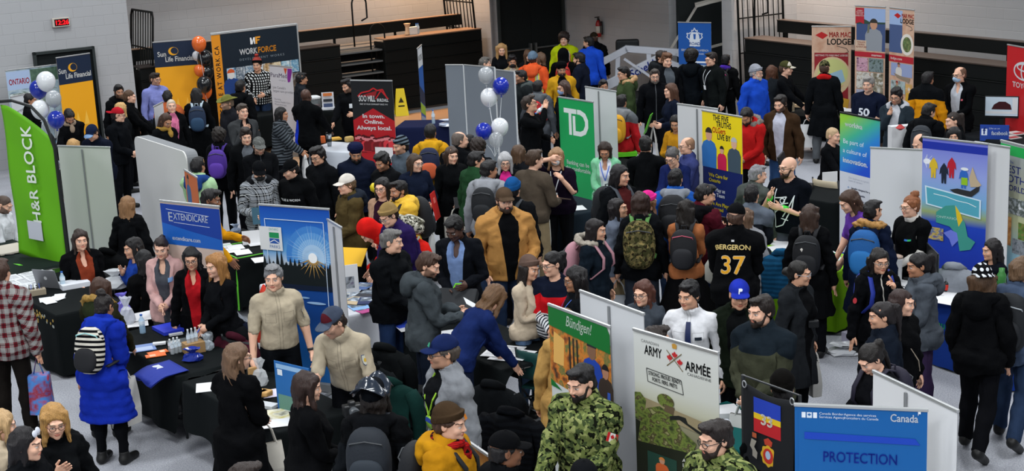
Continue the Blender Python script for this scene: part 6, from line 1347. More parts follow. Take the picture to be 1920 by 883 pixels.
p=at(660,768,.9);r=empty('camera',p,D2R(20),'black and grey camera held above the ranger table','camera');m=MB();m.box((0,0,0),(.16,.09,.10));m.box((0,0,.06),(.06,.07,.04));m.build('camera_body',mat('#1c1e20',.4),r,bevel=.012);m=MB();m.lathe([(.04,0),(.045,.06),(.038,.08)],n=16,M=Matrix.Rotation(D2R(90),3,'X'));o=m.build('lens',mat('#4a4e52',.3),r);o.location=(0,-.04,0)
# forms table and portfolio
for px,py,r_ in((945,668,25),(975,667,20),(958,660,28),(930,662,30)):flat('sheet','white form on the table beside the writing hand',px,py,.22,.30,r_-50,group='forms by the writing hand',prints=TXT)
flat('folder','blue folder with white sheets at the far end of the forms table',755,606,.24,.32,30,'#2a44b0',th=.02,cat='folder');flat('sheet','white sheets under the blue folder',765,612,.24,.32,20);flat('sheet','white sheet under the hand of the man in grey hoodie',842,628,.22,.3,15)
# magazines on white table
rng=random.Random(4)
for i,(px,py)in enumerate(((660,545),(680,538),(672,556),(690,552),(665,566),(690,566),(683,580),(672,575),(655,558))):flat('magazine',['pale','blue','grey','dark','tan','navy','magenta','sky blue','cream'][i]+' covered magazine fanned on the white draped table',px,py,.21,.28,rng.uniform(-30,40),['#a8b4c4','#3c5a8c','#8f949c','#2a2f38','#b8a484','#28365c','#a83c7c','#7fa8d4','#c8c0a8'][i],th=.006,cat='magazine',prints=((-.4,.4,-.1,.4,photo(['#c4ccd4','#5a6a7a','#2c3440'],14,i)),))
card('white picture card standing at the back of the magazine table',650,497,1.08,.24,.34,10,stripes=((-.4,.3,.2,.6,photo(['#3a3e44','#9aa0a8','#5a4a6a'],16,2)),))
for px,py in((420,462),(436,470),(455,474),(442,465),(468,452),(480,458),(489,487)):flat('sheet','white leaflet laid out on the ribbon crossed table',px,py,.2,.26,20,group='leaflets on the ribbon table')
card('open white folder standing on the ribbon crossed table',475,432,.93,.3,.2,0)
crinkle('small clear bag of giveaways on the ribbon crossed table',442,437,.75,.14,.12,'#9aa8c0',8,alpha=.8)
# lime table and navy table goods
for px,py in((1462,452),(1470,462),(1458,470),(1468,470)):flat('sheet','white leaflet stack on the left of the lime table',px,py,.22,.28,20,th=.02,group='leaflets on the lime table left')
for px,py in((1552,478),(1558,486),(1565,492)):flat('booklet','white and green booklet on the right of the lime table',px,py,.2,.28,15,'#cfd6d4',th=.015,cat='booklet',group='booklets on the lime table',prints=((-.4,.4,-.4,-.1,'#3c9a5c'),))
p=at(1476,442,.75);crinkle('grey jacket heap at the back of the lime table',1448,447,.75,.4,.16,'#3c4044',10,alpha=1.0,name='jacket',cat='jacket')
p=at(1680,520,.75);r=empty('tumbler',at(1681,530,.748),0,'tall white insulated tumbler on the navy table','tumbler');m=MB();m.lathe([(.045,0),(.055,.03),(.062,.26),(.064,.28)],n=20);m.build('body',mat('#cfd0d2',.35),r,smooth=True);m=MB();m.lathe([(.066,.28),(.066,.30),(.03,.315)],n=20);m.build('lid',mat('#b09a8c',.4),r,smooth=True)
for px,py,r_ in((1690,532,10),(1680,540,20),(1762,553,15),(1778,545,30),(1750,562,20),(1795,560,10),(1784,551,40),(1770,566,15)):flat('sheet','white form among the papers on the navy table',px,py,.3 if px>1750 else.26,.2,r_-60,group='forms on the navy table',z=.752)
p=at(1747,538,.75);r=empty('monitor',p,D2R(105)-.3,'thin dark monitor facing left on the navy table','monitor');m=MB();m.box((0,0,.26),(.5,.02,.34));o=m.build('screen_case',mat('#1a1c1e',.4),r,bevel=.006);m=MB();m.box((0,-.012,.26),(.47,.003,.31));m.build('screen',grad([(.1,'#5f8a80'),(.3,'#8aa890'),(.42,'#c4cc70')]),r);m=MB();m.box((0,.03,.05),(.06,.03,.1));m.box((0,.02,.008),(.24,.16,.014));m.build('stand',mat('#1a1c1e',.4),r)
m=MB();m.lathe([(.03,0),(.03,.1),(.012,.13),(.012,.18)],n=14);o=m.build('marker',mat('#16181a',.4),None);o.location=at(1774,548,.75);tag(o,'black and red marker standing by the monitor','marker');m=MB();m.lathe([(.031,.03),(.031,.09)],n=14);m.build('red_sleeve',mat('#b82c20',.4),o)
m=MB();m.lathe([(.045,0),(.048,.2),(.046,.22),(.03,.25),(.03,.29)],n=16);o=m.build('thermos',mat('#3c7a3c',.35),None,smooth=True);o.location=at(1877,553,.75);tag(o,'green thermos flask beside the seated dark haired woman','flask')
boxy('toy_penguin','small black and yellow gadget on the navy table',1700,527,(.06,.05,.04),10,'#202224',cat='gadget')
# back stands
r=empty('monitor',at(1877,240,.75),D2R(-5)-.36,'monitor showing a dark red car beside the red banner','monitor');zb=.18;m=MB();m.box((0,0,zb+.17),(.54,.03,.36));m.build('screen_case',mat('#14171a',.4),r,bevel=.008);m=MB();m.box((0,-.017,zb+.18),(.51,.003,.31));sc_=m.build('screen',mat('#a9b8c4',.3,emit=.25),r)
m=MB();m.poly([(-.25,zb+.06),(.25,zb+.06),(.25,zb+.10),(-.25,zb+.10)],-.0195,.001,1);m.poly([(-.16,zb+.13),(-.12,zb+.21),(-.04,zb+.26),(.06,zb+.26),(.14,zb+.21),(.16,zb+.13)],-.0195,.001,0);m.poly([(.17,zb+.1),(.25,zb+.1),(.25,zb+.32),(.17,zb+.32)],-.021,.001,1);m.build('car_picture',[mat('#3c141a',.4),mat('#d4d8da',.5)],sc_);m=MB();m.box((0,.03,.10),(.07,.04,.2));m.box((0,0,.008),(.26,.2,.015));m.build('stand',mat('#14171a',.4),r)
c_=card('blue social media card hanging below the car monitor',1865,234,.98,.44,.26,-5,c='#1c3f94',zb=.6,stripes=((-.45,-.25,.35,.75,'#d4dcea'),));text(c_,'lettering','f',.15,-.155,.11,'#1c3f94',y=-.008,bold=.006);text(c_,'lettering','facebook',.085,.08,.10,'#d8e0ee',y=-.006,bold=.003,sx=.8);text(c_,'lettering','Like us on',.04,.0,.19,'#b8c4dc',y=-.006)
for px,py in((1912,236),(1905,252),(1895,258)):flat('sheet','white and red brochure on the monitor table',px,py,.22,.28,20,'#c8c0bc',group='brochures on the monitor table',th=.015,prints=((-.4,.4,-.4,0,'#a8242a'),))
boxy('money_tray','flat beige tray of papers on the lodge table',1508,200,(.34,.26,.05),-40,'#b49a78',cat='tray');flat('sheet','white paper on the lodge table before the man in navy tee',1597,207,.5,.3,-40);flat('sheet','white paper beside the man in red scarf on lodge table',1568,203,.3,.2,-40)
card('open cream folder standing on the lodge table',1487,176,1.08,.06,.32,40,c='#c4b494')
r=empty('brochure_stand',at(616,205,.75),D2R(5),'white brochure stand with dark pictures on the black table','brochure stand');m=MB();m.box((0,.03,.17),(.24,.012,.34),M=Matrix.Rotation(D2R(-10),3,'X'));m.box((0,-.03,.02),(.26,.12,.04));st=m.build('stand',mat('#c9cbd0',.4),r)
for z0,z1,c in((.05,.12,'#3c4a6a'),(.16,.21,'#2a2e34'),(.27,.33,'#c8743c')):m=MB();m.poly([(-.09,z0),(.09,z0),(.09,z1),(-.09,z1)],-.004,.004);q_=m.build('printed_block',mat(c,.5),st)
r=empty('drink_dispenser',at(591,203,.75),0,'clear plastic container with white lid on the black table','container');m=MB();m.lathe([(.11,0),(.12,.02),(.125,.2)],n=8);m.build('tub',mat('#9aa4a8',.15,alpha=.5,spec=.6),r);m=MB();m.lathe([(.13,.2),(.13,.23),(.06,.26)],n=12);m.build('lid',mat('#ccd0d2',.4),r);m=MB();m.lathe([(.10,.01),(.11,.07)],n=8);m.build('contents',mat('#8c2a24',.6),r)
r=empty('flower_pot',at(693,268,.75),0,'yellow wrapped pot of yellow flowers beside the red house banner','flowers');m=MB();m.lathe([(.06,0),(.09,.06),(.085,.16),(.12,.22)],n=11);m.build('pot_wrap',mat('#d8a828',.4),r);rng=random.Random(8)
m=MB()
for i in range(26):
 a=rng.uniform(0,6.28);l=rng.uniform(.12,.3);h_=rng.uniform(.2,.38);u=Vector((math.cos(a),math.sin(a),0));s_=Vector((-u.y,u.x,0))*.035;b0=Vector((0,0,.18));md=b0+u*l*.5+Vector((0,0,h_*.5));tp_=b0+u*l+Vector((0,0,h_*.35));m.add([b0,md+s_,tp_,md-s_],[(0,1,2),(0,2,3)])
m.build('leaves',mat('#3c7a2c',.5),r,fix=False)
for x,y,z in((0,0,.40),(-.06,.03,.34),(.07,-.02,.32),(.0,-.07,.30)):m=MB();m.lathe([(.015,-.05),(.05,-.02),(.055,.02),(.03,.05)],n=10);o=m.build('flower',mat('#e0c41c',.5),r,smooth=True);o.location=(x,y,z)
r=empty('tumbler',at(618,274,.75),0,'silver and black tumbler with straw on the white covered table','tumbler');m=MB();m.lathe([(.035,0),(.045,.1),(.05,.22)],n=16);m.build('body',mat('#8c9298',.3,metal=.7),r,smooth=True);m=MB();m.lathe([(.047,.08),(.049,.13)],n=16);m.lathe([(.052,.22),(.05,.24),(.01,.25)],n=16);m.build('band_and_lid',mat('#16181a',.4),r);m=MB();m.tube([(.01,0,.24),(.02,0,.36)],.005,6);m.build('straw',mat('#c8ccd0',.3),r)
boxy('note_box','small orange box on the white covered table',603,268,(.13,.08,.12),20,'#c8602c');flat('plate','small plate of snacks on the white covered table',628,262,.2,.2,20,'#c89a3c',th=.03,cat='plate')
boxy('snack_bag','crumpled gold and white bag beside the flower pot',655,266,(.16,.1,.1),30,'#b89a5c',cat='bag',bevel=.03)
bottle(tuple(at(813,232,.745)),'clear water bottle on the navy table by the grey screen',None,h=.26);crinkle('white printed bag on the navy table by the grey screen',842,236,.75,.4,.12,'#b4bccc',14,alpha=1.0)
flat('sheet','white sheets on the dark table at the foot of the bank banner',1083,391,.2,.28,10)
flat('bag','lime green bag lying on the table behind the mint blazer woman',1163,292,.5,.3,5,'#58b81c',th=.06,cat='bag')
flat('sheet','white card stack on the teal table',1366,783,.2,.12,0,th=.05,cat='card');flat('sheet','white sheet at the far edge of the teal table',1352,770,.3,.2,10);m=MB();m.lathe([(.045,0),(.04,.03),(.02,.05)],n=12);o=m.build('ribbon_roll',mat('#c8ccd4',.5),None);o.location=at(1362,797,.75);tag(o,'small pale ribbon roll on the teal table','roll')
p=at(1408,925,.74);table('white topped table below the teal table in front of the soldier',(p[0],p[1]),-57,'#c4c8d0','white cloth on the table in front of the bearded soldier',L_=1.0,seed=23,drop=.2)
r=empty('display_case',at(1498,356,.75),D2R(70),'open black display case on the table behind the bald man','case');m=MB();m.box((0,0,.03),(.45,.34,.06));m.build('case_base',mat('#14171a',.5),r,bevel=.01);m=MB();m.box((0,.2,.28),(.45,.03,.46),M=Matrix.Rotation(D2R(-14),3,'X'));m.build('case_lid',mat('#0f1214',.5),r,bevel=.01)
card('white paper hanging at the table edge beside the open black case',1556,322,.95,.22,.36,20)
flat('runner','cream folded mat on the far left table',18,470,.5,.4,-53,'#b4aea0',th=.02,cat='mat');m=MB();m.box((0,0,.01),(.12,.02,.012));o=m.build('stapler',mat('#101214',.4),None);o.location=at(18,479,.77);tag(o,'black stapler on the cream mat','stapler')
# --- folding chairs and jackets hung on them
def chair(label,p,rz,col='#1a1d1f',name='folding_chair'):
 r=empty(name,(p[0],p[1],0),rz,label,'chair','folding chairs')
 m=MB();m.box((0,0,.445),(.42,.40,.03));m.build('seat',mat(col,.6),r,bevel=.012)
 m=MB();m.grid(lambda u,v:(-.21+.42*u,.21+.04*(1-(2*u-1)**2)+.03*v,.56+.28*v),8,4);b=m.build('backrest',mat(col,.6),r,smooth=True,fix=False);so=b.modifiers.new('t','SOLIDIFY');so.thickness=.02
 for s in(-1,1):
  m=MB();m.tube([(s*.22,.25,.86),(s*.22,.19,.45),(s*.22,-.20,0.01)],.012,7);m.build('leg',mat('#2a2d30',.4,metal=.5),r,smooth=True);m=MB();m.tube([(s*.20,-.16,.44),(s*.20,.22,0.01)],.012,7);m.build('leg',mat('#2a2d30',.4,metal=.5),r,smooth=True)
 return r
def hung_jacket(label,p,rz,spec,z=.93,lining=None,seed=1,wd=.50,extra=None,l1=.55,l2=.50):
 """jacket draped over a chair back: two flaps over the rail, sleeves hanging at the sides"""
 rng=np.random.RandomState(seed);m=MB();nu,nv=18,26;V=[]
 for j in range(nv+1):
  t=j/nv*(l1+l2)-l1
  for i in range(nu+1):
   u=i/nu*2-1;sh=.07*abs(u)**2.2;a=np.clip(t/.10,-1,1);zz=z-sh-(abs(t)-.10 if abs(t)>.10 else 0)-(1-math.cos(a*1.57))*.07;y=math.sin(a*1.57)*.075+(.03*math.copysign(1,t)*min(1,abs(t)/.4))
   V.append((u*wd/2*(1-.10*min(1,abs(t)/.4))+.012*math.sin(t*17+seed),y,zz))
 V=np.array(V);nz=noisy(V*[1,1,.45],seed,34)*.022+noisy(V,seed+5,60)*.008;V[:,1]+=nz;V[:,2]+=nz*.4;m.add(V.tolist(),[(j*(nu+1)+i,j*(nu+1)+i+1,(j+1)*(nu+1)+i+1,(j+1)*(nu+1)+i)for j in range(nv)for i in range(nu)])
 for s in(-1,1):
  pts=[(s*(wd/2-.03),.02,z-.06),(s*(wd/2+.025),.03,z-.13),(s*(wd/2+.03),.0,z-.30),(s*(wd/2+.005+rng.uniform(0,.03)),-.02,z-.46),(s*(wd/2-.01),-.02,z-.56)];m.tube(pts,[.055,.062,.056,.050,.044],10)
 m.tube([(-.10,.0,z-.01),(-.06,.045,z+.035),(0,.06,z+.045),(.06,.045,z+.035),(.10,.0,z-.01)],.03,8)
 me=m.mesh('jacket',pat(*spec),True);a=me.attributes.new('rest','FLOAT_VECTOR','POINT');a.data.foreach_set('vector',np.array([v.co for v in me.vertices],np.float32).ravel());ob=link(bpy.data.objects.new('jacket',me));so=ob.modifiers.new('t','SOLIDIFY');so.thickness=.018;so.offset=0
 ob.location=(p[0],p[1],0);ob.rotation_euler=(0,0,rz);tag(ob,label,'jacket')
 for x,zz,s_,c,nm in extra or():m=MB();m.poly([(x+s_*math.cos(a),zz+s_*1.1*math.sin(a))for a in np.linspace(0,6.28,14)[:-1]],.135,.006);m.build(nm,mat(c,.6),ob)
 if lining:m=MB();m.tube([(.12,-.06,z-.34),(.14,-.03,z-.05),(.07,.01,z+.03),(-.07,.01,z+.03),(-.14,-.03,z-.05),(-.12,-.06,z-.34)],.05,8);m.build('lining',mat(lining,.8),ob,smooth=True)
 return ob
def seatj(px,py,ang,cl,jl,spec,z=.95,**k):
 p=at(px,py,z);chair(cl,p,D2R(ang));q=(p[0]-math.sin(D2R(ang))*.24,p[1]+math.cos(D2R(ang))*.24);return hung_jacket(jl,q,D2R(ang),spec,z,**k)
seatj(462,582,145,'dark folding chair under the navy jacket with grey lining','navy jacket with grey fleece lining hung on a chair left of the standing ranger',('cloth','#141a2c'),lining='#83878e',seed=2)
seatj(447,590,150,'dark folding chair behind the blonde woman in black','black jacket on the chair behind the blonde woman',('cloth','#17191c'),seed=3)
seatj(478,622,140,'dark folding chair under the maroon jacket','maroon jacket slumped on a chair left of the standing ranger',('cloth','#3a141f'),z=.85,seed=4)
seatj(760,702,150,'dark folding chair under the green uniform jacket','dark green uniform jacket with shoulder crest hung on a chair',('cloth','#12302c'),seed=5,extra=((.15,.72,.045,'#c8bc94','shoulder_crest'),(.19,.58,.03,'#b8a030','round_badge')))
seatj(718,672,150,'dark folding chair under the black coat by the leaning ranger','black coat hung on a chair behind the leaning ranger',('cloth','#14181b'),seed=6)
seatj(985,757,150,'dark folding chair in front of the quilted black jacket','black quilted jacket draped on a chair beside the soldier',('stripe','#15181d','#0d0f13'),seed=7,z=1.0)
seatj(950,708,150,'dark folding chair beneath the black coat at the forms table','black coat heaped on a chair below the forms table',('cloth','#14171a'),seed=8,z=.9)
seatj(748,640,150,'dark folding chair by the white draped table','black coat hung on a chair beside the man in grey hoodie',('cloth','#15181a'),seed=9,z=.95)
seatj(1800,492,150,'dark folding chair under the pale grey coat','pale grey coat hung on a chair behind the navy table',('cloth','#7f848c'),seed=10,z=1.0)
p=at(1568,318,.95);chair('cream folding chair beside the woman with short fair hair',p,D2R(130),'#b4a890');p=at(205,480,.95);chair('black folding chair beside the woman in rust top',p,D2R(150))
hung_jacket('black coat hung on the chair right of the woman in rust top',at(203,478,.95)[:2],D2R(150),('cloth','#121416'),.98,seed=11)
p=at(1030,690,.6);chair('dark folding chair with teal cloth behind the tan coat',p,D2R(150),'#0f3c3a')
# --- balloons
def balloon(p,col,label,group,r=.155,alpha=1.0,knot=None,length=1.2,rough=.18):
 m=MB();R_=r;prof=[(.012,-1.32)]+[(.06,-1.25)]+[(math.sin(a)*(1 if a>1.57 else 1),-math.cos(a)*(1.22 if a<1.57 else 1))for a in np.linspace(.28,math.pi-.02,14)];m.lathe([(q*R_,z*R_)for q,z in prof],n=20);o=m.build('balloon',mat(col,rough,spec=.6,alpha=alpha,metal=.0),None,smooth=True);o.location=p;tag(o,label,'balloon',group)
 m=MB();m.lathe([(.004,-1.30*r),(.016,-1.42*r),(.012,-1.44*r)],n=8);m.build('knot',mat(col,.3,alpha=max(alpha,.8)),o)
 if knot is not None:m=MB();k=Vector(knot)-Vector(p);m.tube([(0,0,-1.42*r),tuple(Vector((0,0,-1.42*r)).lerp(k,.5)+Vector((.02,0,0))),tuple(k)],.004,5);m.build('string',mat('#c8ccd0',.4),o)
 return o
def bal_set(lst,zref,group,wl):
 """a bunch of balloons whose strings meet at a knot over a weight on the floor"""
 P_=[CPOS+(CFW*FPX+CR*(q[0]-960)-CU*(q[1]-441.5))/FPX*zref*(1+(q[0]*7%5)*.004)for q in lst];c=np.mean(P_,0);zk=min(p[2]for p in P_)-.32
 for p,(px,py,rpx,col,al,lab)in zip(P_,lst):balloon(tuple(p),col,lab,group,rpx/FPX*zref*.98,al,(c[0],c[1],zk))
 m=MB();m.tube([(0,0,.05),(0,0,zk)],.006,6);m.lathe([(.05,0),(.06,.03),(.04,.07),(.06,.12)],n=9);o=m.build('balloon_weight',mat('#a8acb0',.3,metal=.6),None);o.location=(c[0],c[1],0);tag(o,wl,'weight')
bal_set([(100,184,15,'#a9adb2',.8,'silver grey balloon at the right of the left bunch'),(72,166,17,'#1a2c94',1,'upper royal blue balloon of the left bunch'),(86,151,18,'#d4d6da',1,'topmost white balloon of the left bunch'),(75,204,17,'#d4d6da',1,'lower white balloon of the left bunch'),(105,223,16,'#1a2c94',1,'lower royal blue balloon of the left bunch'),(94,243,17,'#a9adb2',.6,'clear grey balloon at the bottom of the left bunch')],20.6,'left balloon bunch','foil wrapped balloon weight under the left bunch')
bal_set([(911,140,15,'#b4b8bc',.7,'clear silver balloon on top of the bunch before the grey screens'),(939,160,16,'#1c2ea4',1,'upper royal blue balloon before the grey screens'),(917,181,17,'#dcdee2',1,'upper white balloon before the grey screens'),(907,245,16,'#1c2ea4',1,'lower royal blue balloon before the grey screens'),(937,237,17,'#dcdee2',1,'lower white balloon before the grey screens'),(930,261,14,'#b4b8bc',.45,'clear balloon below the lower white balloon')],21.5,'centre balloon bunch','foil wrapped balloon weight under the centre bunch')
bal_set([(373,81,14,'#d8662a',1,'topmost orange balloon of the dark balloon column'),(384,108,15,'#17191b',1,'topmost black balloon of the dark balloon column'),(374,131,11,'#d8662a',1,'middle orange balloon of the dark balloon column'),(387,134,15,'#17191b',1,'middle black balloon of the dark balloon column'),(383,157,15,'#17191b',1,'lower black balloon of the dark balloon column'),(384,170,14,'#d8662a',1,'lowest orange balloon of the dark balloon column'),(369,104,9,'#c8cace',.9,'small white balloon between the orange balloons'),(392,118,12,'#17191b',1,'right hand black balloon of the dark balloon column')],30.2,'orange and black balloon column','foil wrapped balloon weight under the balloon column')
# --- wet floor sign, basketball base, stools
p=at(753,216,0.0);r=empty('wet_floor_sign',p,D2R(10),'yellow folding wet floor sign right of the red house banner','floor sign')
for s in(-1,1):m=MB();m.poly([(-.15,0),(.15,0),(.09,.62),(-.09,.62)],0,.018);o=m.build('sign_board',mat('#d8c31c',.5),r,bevel=.004);o.rotation_euler=(D2R(s*-14),0,0);o.location=(0,-.155 if s>0 else.155,0)
m=MB();m.poly([(-.06,.30),(.06,.30),(0,.42)],-.10,.002);m.poly([(-.07,.2),(.07,.2),(.07,.24),(-.07,.24)],-.12,.002);m.build('warning_mark',mat('#2a2814',.5),r)
p=at(1215,150,.6);r=empty('basketball_hoop',(*at(1212,128,.9)[:2],0),A2+2.1,'white wheeled truss base of a portable basketball hoop behind the crowd','basketball hoop');WHM=mat('#b9bdc6',.4)
r.location=(*at(1208,118,1.1)[:2],0);r.rotation_euler=(0,0,D2R(-6))
def beam(m,a,b,w,h_):a=Vector(a);b=Vector(b);d=(b-a);m.box(tuple((a+b)/2),(d.length,w,h_),M=d.to_track_quat('X','Z').to_matrix())
m=MB();beam(m,(-1.05,0,.55),(-.95,0,1.15),.14,.14);beam(m,(-.95,0,1.12),(-.35,0,1.42),.14,.14);beam(m,(-.4,0,1.42),(.7,0,1.30),.14,.14);beam(m,(.68,0,1.32),(.98,0,1.12),.14,.14);beam(m,(.96,0,1.15),(.98,0,.85),.14,.14);beam(m,(-1.3,0,.42),(.35,0,1.20),.16,.20);beam(m,(.3,0,1.14),(.98,0,.86),.14,.2);beam(m,(-.58,0,.75),(-.55,0,1.3),.12,.1);beam(m,(.1,0,1.0),(.1,0,1.35),.12,.1);m.build('truss',WHM,r,bevel=.01)
m=MB();beam(m,(-.42,-.12,1.22),(.5,-.12,.55),.05,.05);m.build('brace',WHM,r);m=MB();m.box((-.3,.1,.22),(2.3,1.1,.4));m.build('ballast_base',mat('#1c2022',.6),r,bevel=.03)
tx=text(r,'lettering','Schelde',.22,.02,.94,'#2a3f9c',y=-.09,rot=.43,bold=.004,shear=.2);m=MB();m.box((-.35,.2,1.45),(.5,.2,.28));m.build('padding',mat('#15181a',.6),r,bevel=.05)
m=MB();beam(m,(.35,.3,1.0),(1.15,.3,2.25),.05,.05);beam(m,(1.1,.3,2.25),(2.45,.45,2.5),.09,.09);beam(m,(1.1,.0,2.25),(2.45,.2,2.56),.06,.06);beam(m,(1.9,.3,2.18),(2.45,.4,2.4),.05,.05);beam(m,(.8,.3,1.2),(1.9,.4,1.45),.05,.05);beam(m,(2.5,.5,.3),(2.5,.5,1.75),.06,.06);beam(m,(2.2,.5,1.75),(2.5,.5,1.75),.06,.06);m.build('boom',mat('#a9a59e',.4),r)
# ------------------------------------------------------------------ things people carry
def backpack(P,label,col,col2=None,spec=None,strap=None,size=1.0,off=.05,stripe=None):
 """worn backpack built in the wearer's chest frame: bag, pocket, straps, handle"""
 M_=P.bmat('chest');r=bpy.data.objects.new('backpack',None);COL.objects.link(r);r.matrix_world=M_;tag(r,label,'backpack','worn backpacks');s=size
 cm=pat(*spec)if spec else mat(col,.75,bump=.2,scale=50);y0=.12+off
 def sq(cx,cy,cz,a,b,c,n=2.6,nu=20,nv=12):
  V=[];F=[]
  for j in range(nv+1):
   t=-math.pi/2+math.pi*j/nv
   for i in range(nu):
    q=2*math.pi*i/nu;f=lambda v:math.copysign(abs(v)**(2/n),v);V.append((cx+a*f(math.cos(t))*f(math.cos(q)),cy+b*f(math.cos(t))*f(math.sin(q)),cz+c*f(math.sin(t))))
  for j in range(nv):
   for i in range(nu):F.append((j*nu+i,j*nu+(i+1)%nu,(j+1)*nu+(i+1)%nu,(j+1)*nu+i))
  return V,F
 def rest(o):
  a=o.data.attributes.new('rest','FLOAT_VECTOR','POINT');a.data.foreach_set('vector',np.array([v.co for v in o.data.vertices],np.float32).ravel());return o
 m=MB();m.add(*sq(0,y0+.075*s,1.22,.155*s,.095*s,.235*s));b=rest(m.build('bag',cm,r,smooth=True))
 m=MB();m.add(*sq(0,y0+.16*s,1.13,.12*s,.045*s,.12*s));rest(m.build('front_pocket',mat(col2,.75)if col2 else cm,b,smooth=True))
 m=MB();m.tube([(-.125*s,y0+.10*s,1.31),(-.11*s,y0+.15*s,1.37),(0,y0+.165*s,1.395),(.11*s,y0+.15*s,1.37),(.125*s,y0+.10*s,1.31)],.006,5);m.build('zip',mat(stripe or '#3a3d40',.5),b)
 m=MB();m.tube([(-.03,y0+.02,1.44),(-.025,y0+.03,1.49),(.025,y0+.03,1.49),(.03,y0+.02,1.44)],.009,6);m.build('handle',mat(strap or col,.7),r)
 for q in(-1,1):
  m=MB();pts=[(q*.07,y0+.01,1.40),(q*.085,.10+off*.6,1.475),(q*.10,.03,1.50+off*.35),(q*.105,-.06,1.47+off*.2),(q*.11,-.135-off*.5,1.36),(q*.125,-.145-off*.5,1.24),(q*.165,-.06,1.12),(q*.15,y0,1.06)]
  V=[]
  for i,p in enumerate(pts):V+=[(p[0]-.022,p[1],p[2]),(p[0]+.022,p[1],p[2])]
  m.add(V,[(2*i,2*i+1,2*i+3,2*i+2)for i in range(len(pts)-1)]);o=m.build('strap',mat(strap or col,.7),r,smooth=True,fix=False);so=o.modifiers.new('t','SOLIDIFY');so.thickness=.014;so.offset=0
 return r
def tote(P,side,label,col='#c9c7c0',w=.34,h=.38,d=.10,print_=None,drop=.20,rot=0,cat='tote bag',at_p=None):
 p=at_p or P.hand[side][0];r=empty('tote_bag',(p[0],p[1],p[2]-drop-h),(P.rz if P else 0)+D2R(rot),label,cat,'carried bags');m=MB();mm=mat(col,.75,bump=.2,scale=25)
 V=[];F=[]
 for j,(f,b_)in enumerate(((.92,.9),(1,1),(1,.7),(.98,.25))):
  z=h*j/3
  for x,y in((-1,-1),(-.4,-1.08),(.4,-1.08),(1,-1),(1.03,0),(1,1),(.4,1.08),(-.4,1.08),(-1,1),(-1.03,0)):V.append((x*w/2*f,y*d/2*b_,z))
 for j in range(3):
  for i in range(10):F.append((j*10+i,j*10+(i+1)%10,(j+1)*10+(i+1)%10,(j+1)*10+i))
 F.append(tuple(range(10))[::-1]);m.add(V,F);b=m.build('bag',mm,r,smooth=False)
 for s in(-1,1):
  m=MB();m.tube([(-.09,s*d*.12,h-.01),(-.06,s*d*.1,h+drop*.55),(0,0,h+drop),(.06,s*d*.1,h+drop*.55),(.09,s*d*.12,h-.01)],.008,6);m.build('handle',mm,r)
 if print_:
  for s in(-1,1):
   m=MB();m.poly([(-.06,h*.45),(-.02,h*.62),(.0,h*.5),(.02,h*.62),(.0,h*.42)],-d*.5-.006 if s<0 else d*.5+.008,.002);m.build('print_mark',mat(print_,.6),b)
   m=MB();[m.poly([(-.02,h*z),(.10,h*z),(.10,h*(z+.04)),(-.02,h*(z+.04))],-d*.5-.006 if s<0 else d*.5+.008,.002)for z in(.40,.48)];m.build('print_text',mat(print_,.6),b)
 return r
def held(P,side,name,label,w,h,col='#d9dadc',tilt=50,yaw=0,cat='paper',th=.004,off=(0,-.05,.02),prints=(),roll=0):
 """flat thing in a hand; off is in the wearer's own frame"""
 p=P.hand[side][0];M_=Matrix.Translation(p)@Matrix.Rotation(P.rz+D2R(yaw),4,'Z')@Matrix.Translation(off)@Matrix.Rotation(D2R(tilt),4,'X')@Matrix.Rotation(D2R(roll),4,'Z')
 m=MB();m.box((0,0,0),(w,h,th));o=m.build(name,col if not isinstance(col,str)else mat(col,.5),None);o.matrix_world=M_
 for x0,x1,y0,y1,c in prints:q=MB();q.box(((x0+x1)/2*w,(y0+y1)/2*h,th/2+.001),((x1-x0)*w,(y1-y0)*h,.001));q.build('printed_block',mat(c,.5),o)
 return tag(o,label,cat)
def phone(P,side,label):return held(P,side,'phone',label,.075,.155,'#14161a',60,0,'phone',.009,(0,-.03,.05))
# skin tones
S1,S2,S3,S4,S5='#d9a98f','#c9987c','#a8775a','#7d543d','#4a3127'
BLKC,NAVY,CHAR,GREYC='#121417','#141a2a','#1f2327','#6f747b'
HB,HBR,HDB='#131112','#3d2a20','#241b17'
def C(c):return('cloth',c)
# ------------------------------------------------------------------ the crowd, booth by booth
DK_=('trousers',C('#15171b'));JE=('trousers',C('#27364f'));SL=('slim',C('#15171b'));KH=('trousers',C('#8a7a5e'))
# -- far left stands
person(131,209,'person bending his bearded head, beige scarf, beside the left balloon bunch',15,pitch=42,bend=14,skinc=S3,hair=('short',HB),full_beard=HB,top=('jacket',C(BLKC)),scarf=C('#a08c78'),arms=('front','fwd'))
person(168,238,'person in navy cap with pale blue brim looking down',-35,pitch=32,bend=10,skinc=S2,hair=('short',HDB),hat=('cap',('brim','#18223c','#7c9cc4')),top=('jacket',C(NAVY)),arms=('front','front'))
person(136,262,'person with blond hair just showing above the white two leaf panel',170,sex='f',h=1.62,hair=('bob','#b08a58'),top=('jacket',C(BLKC)))
person(56,176,'person with dark hair and black jacket behind the small white banner',80,hair=('short',HB),top=('jacket',C(BLKC)),skinc=S3)
person(222,160,'person with short beard and black jacket standing behind the red cap wearer',15,h=1.76,skinc=S3,hair=('short',HB),beard=.8,top=('jacket',C(BLKC)),hood=C(BLKC))
person(242,170,'person with brown tied hair reaching forward in black, beside the red cap wearer',85,sex='f',skinc=S1,hair=('lowbun','#4a3524'),top=('jacket',C(BLKC)),arms=('fwd','fwd'))
person(226,193,'person with blonde hair between the red cap wearer and the bearded man',120,sex='f',h=1.6,skinc=S1,hair=('bob','#b8935e'),top=('jacket',C(CHAR)))
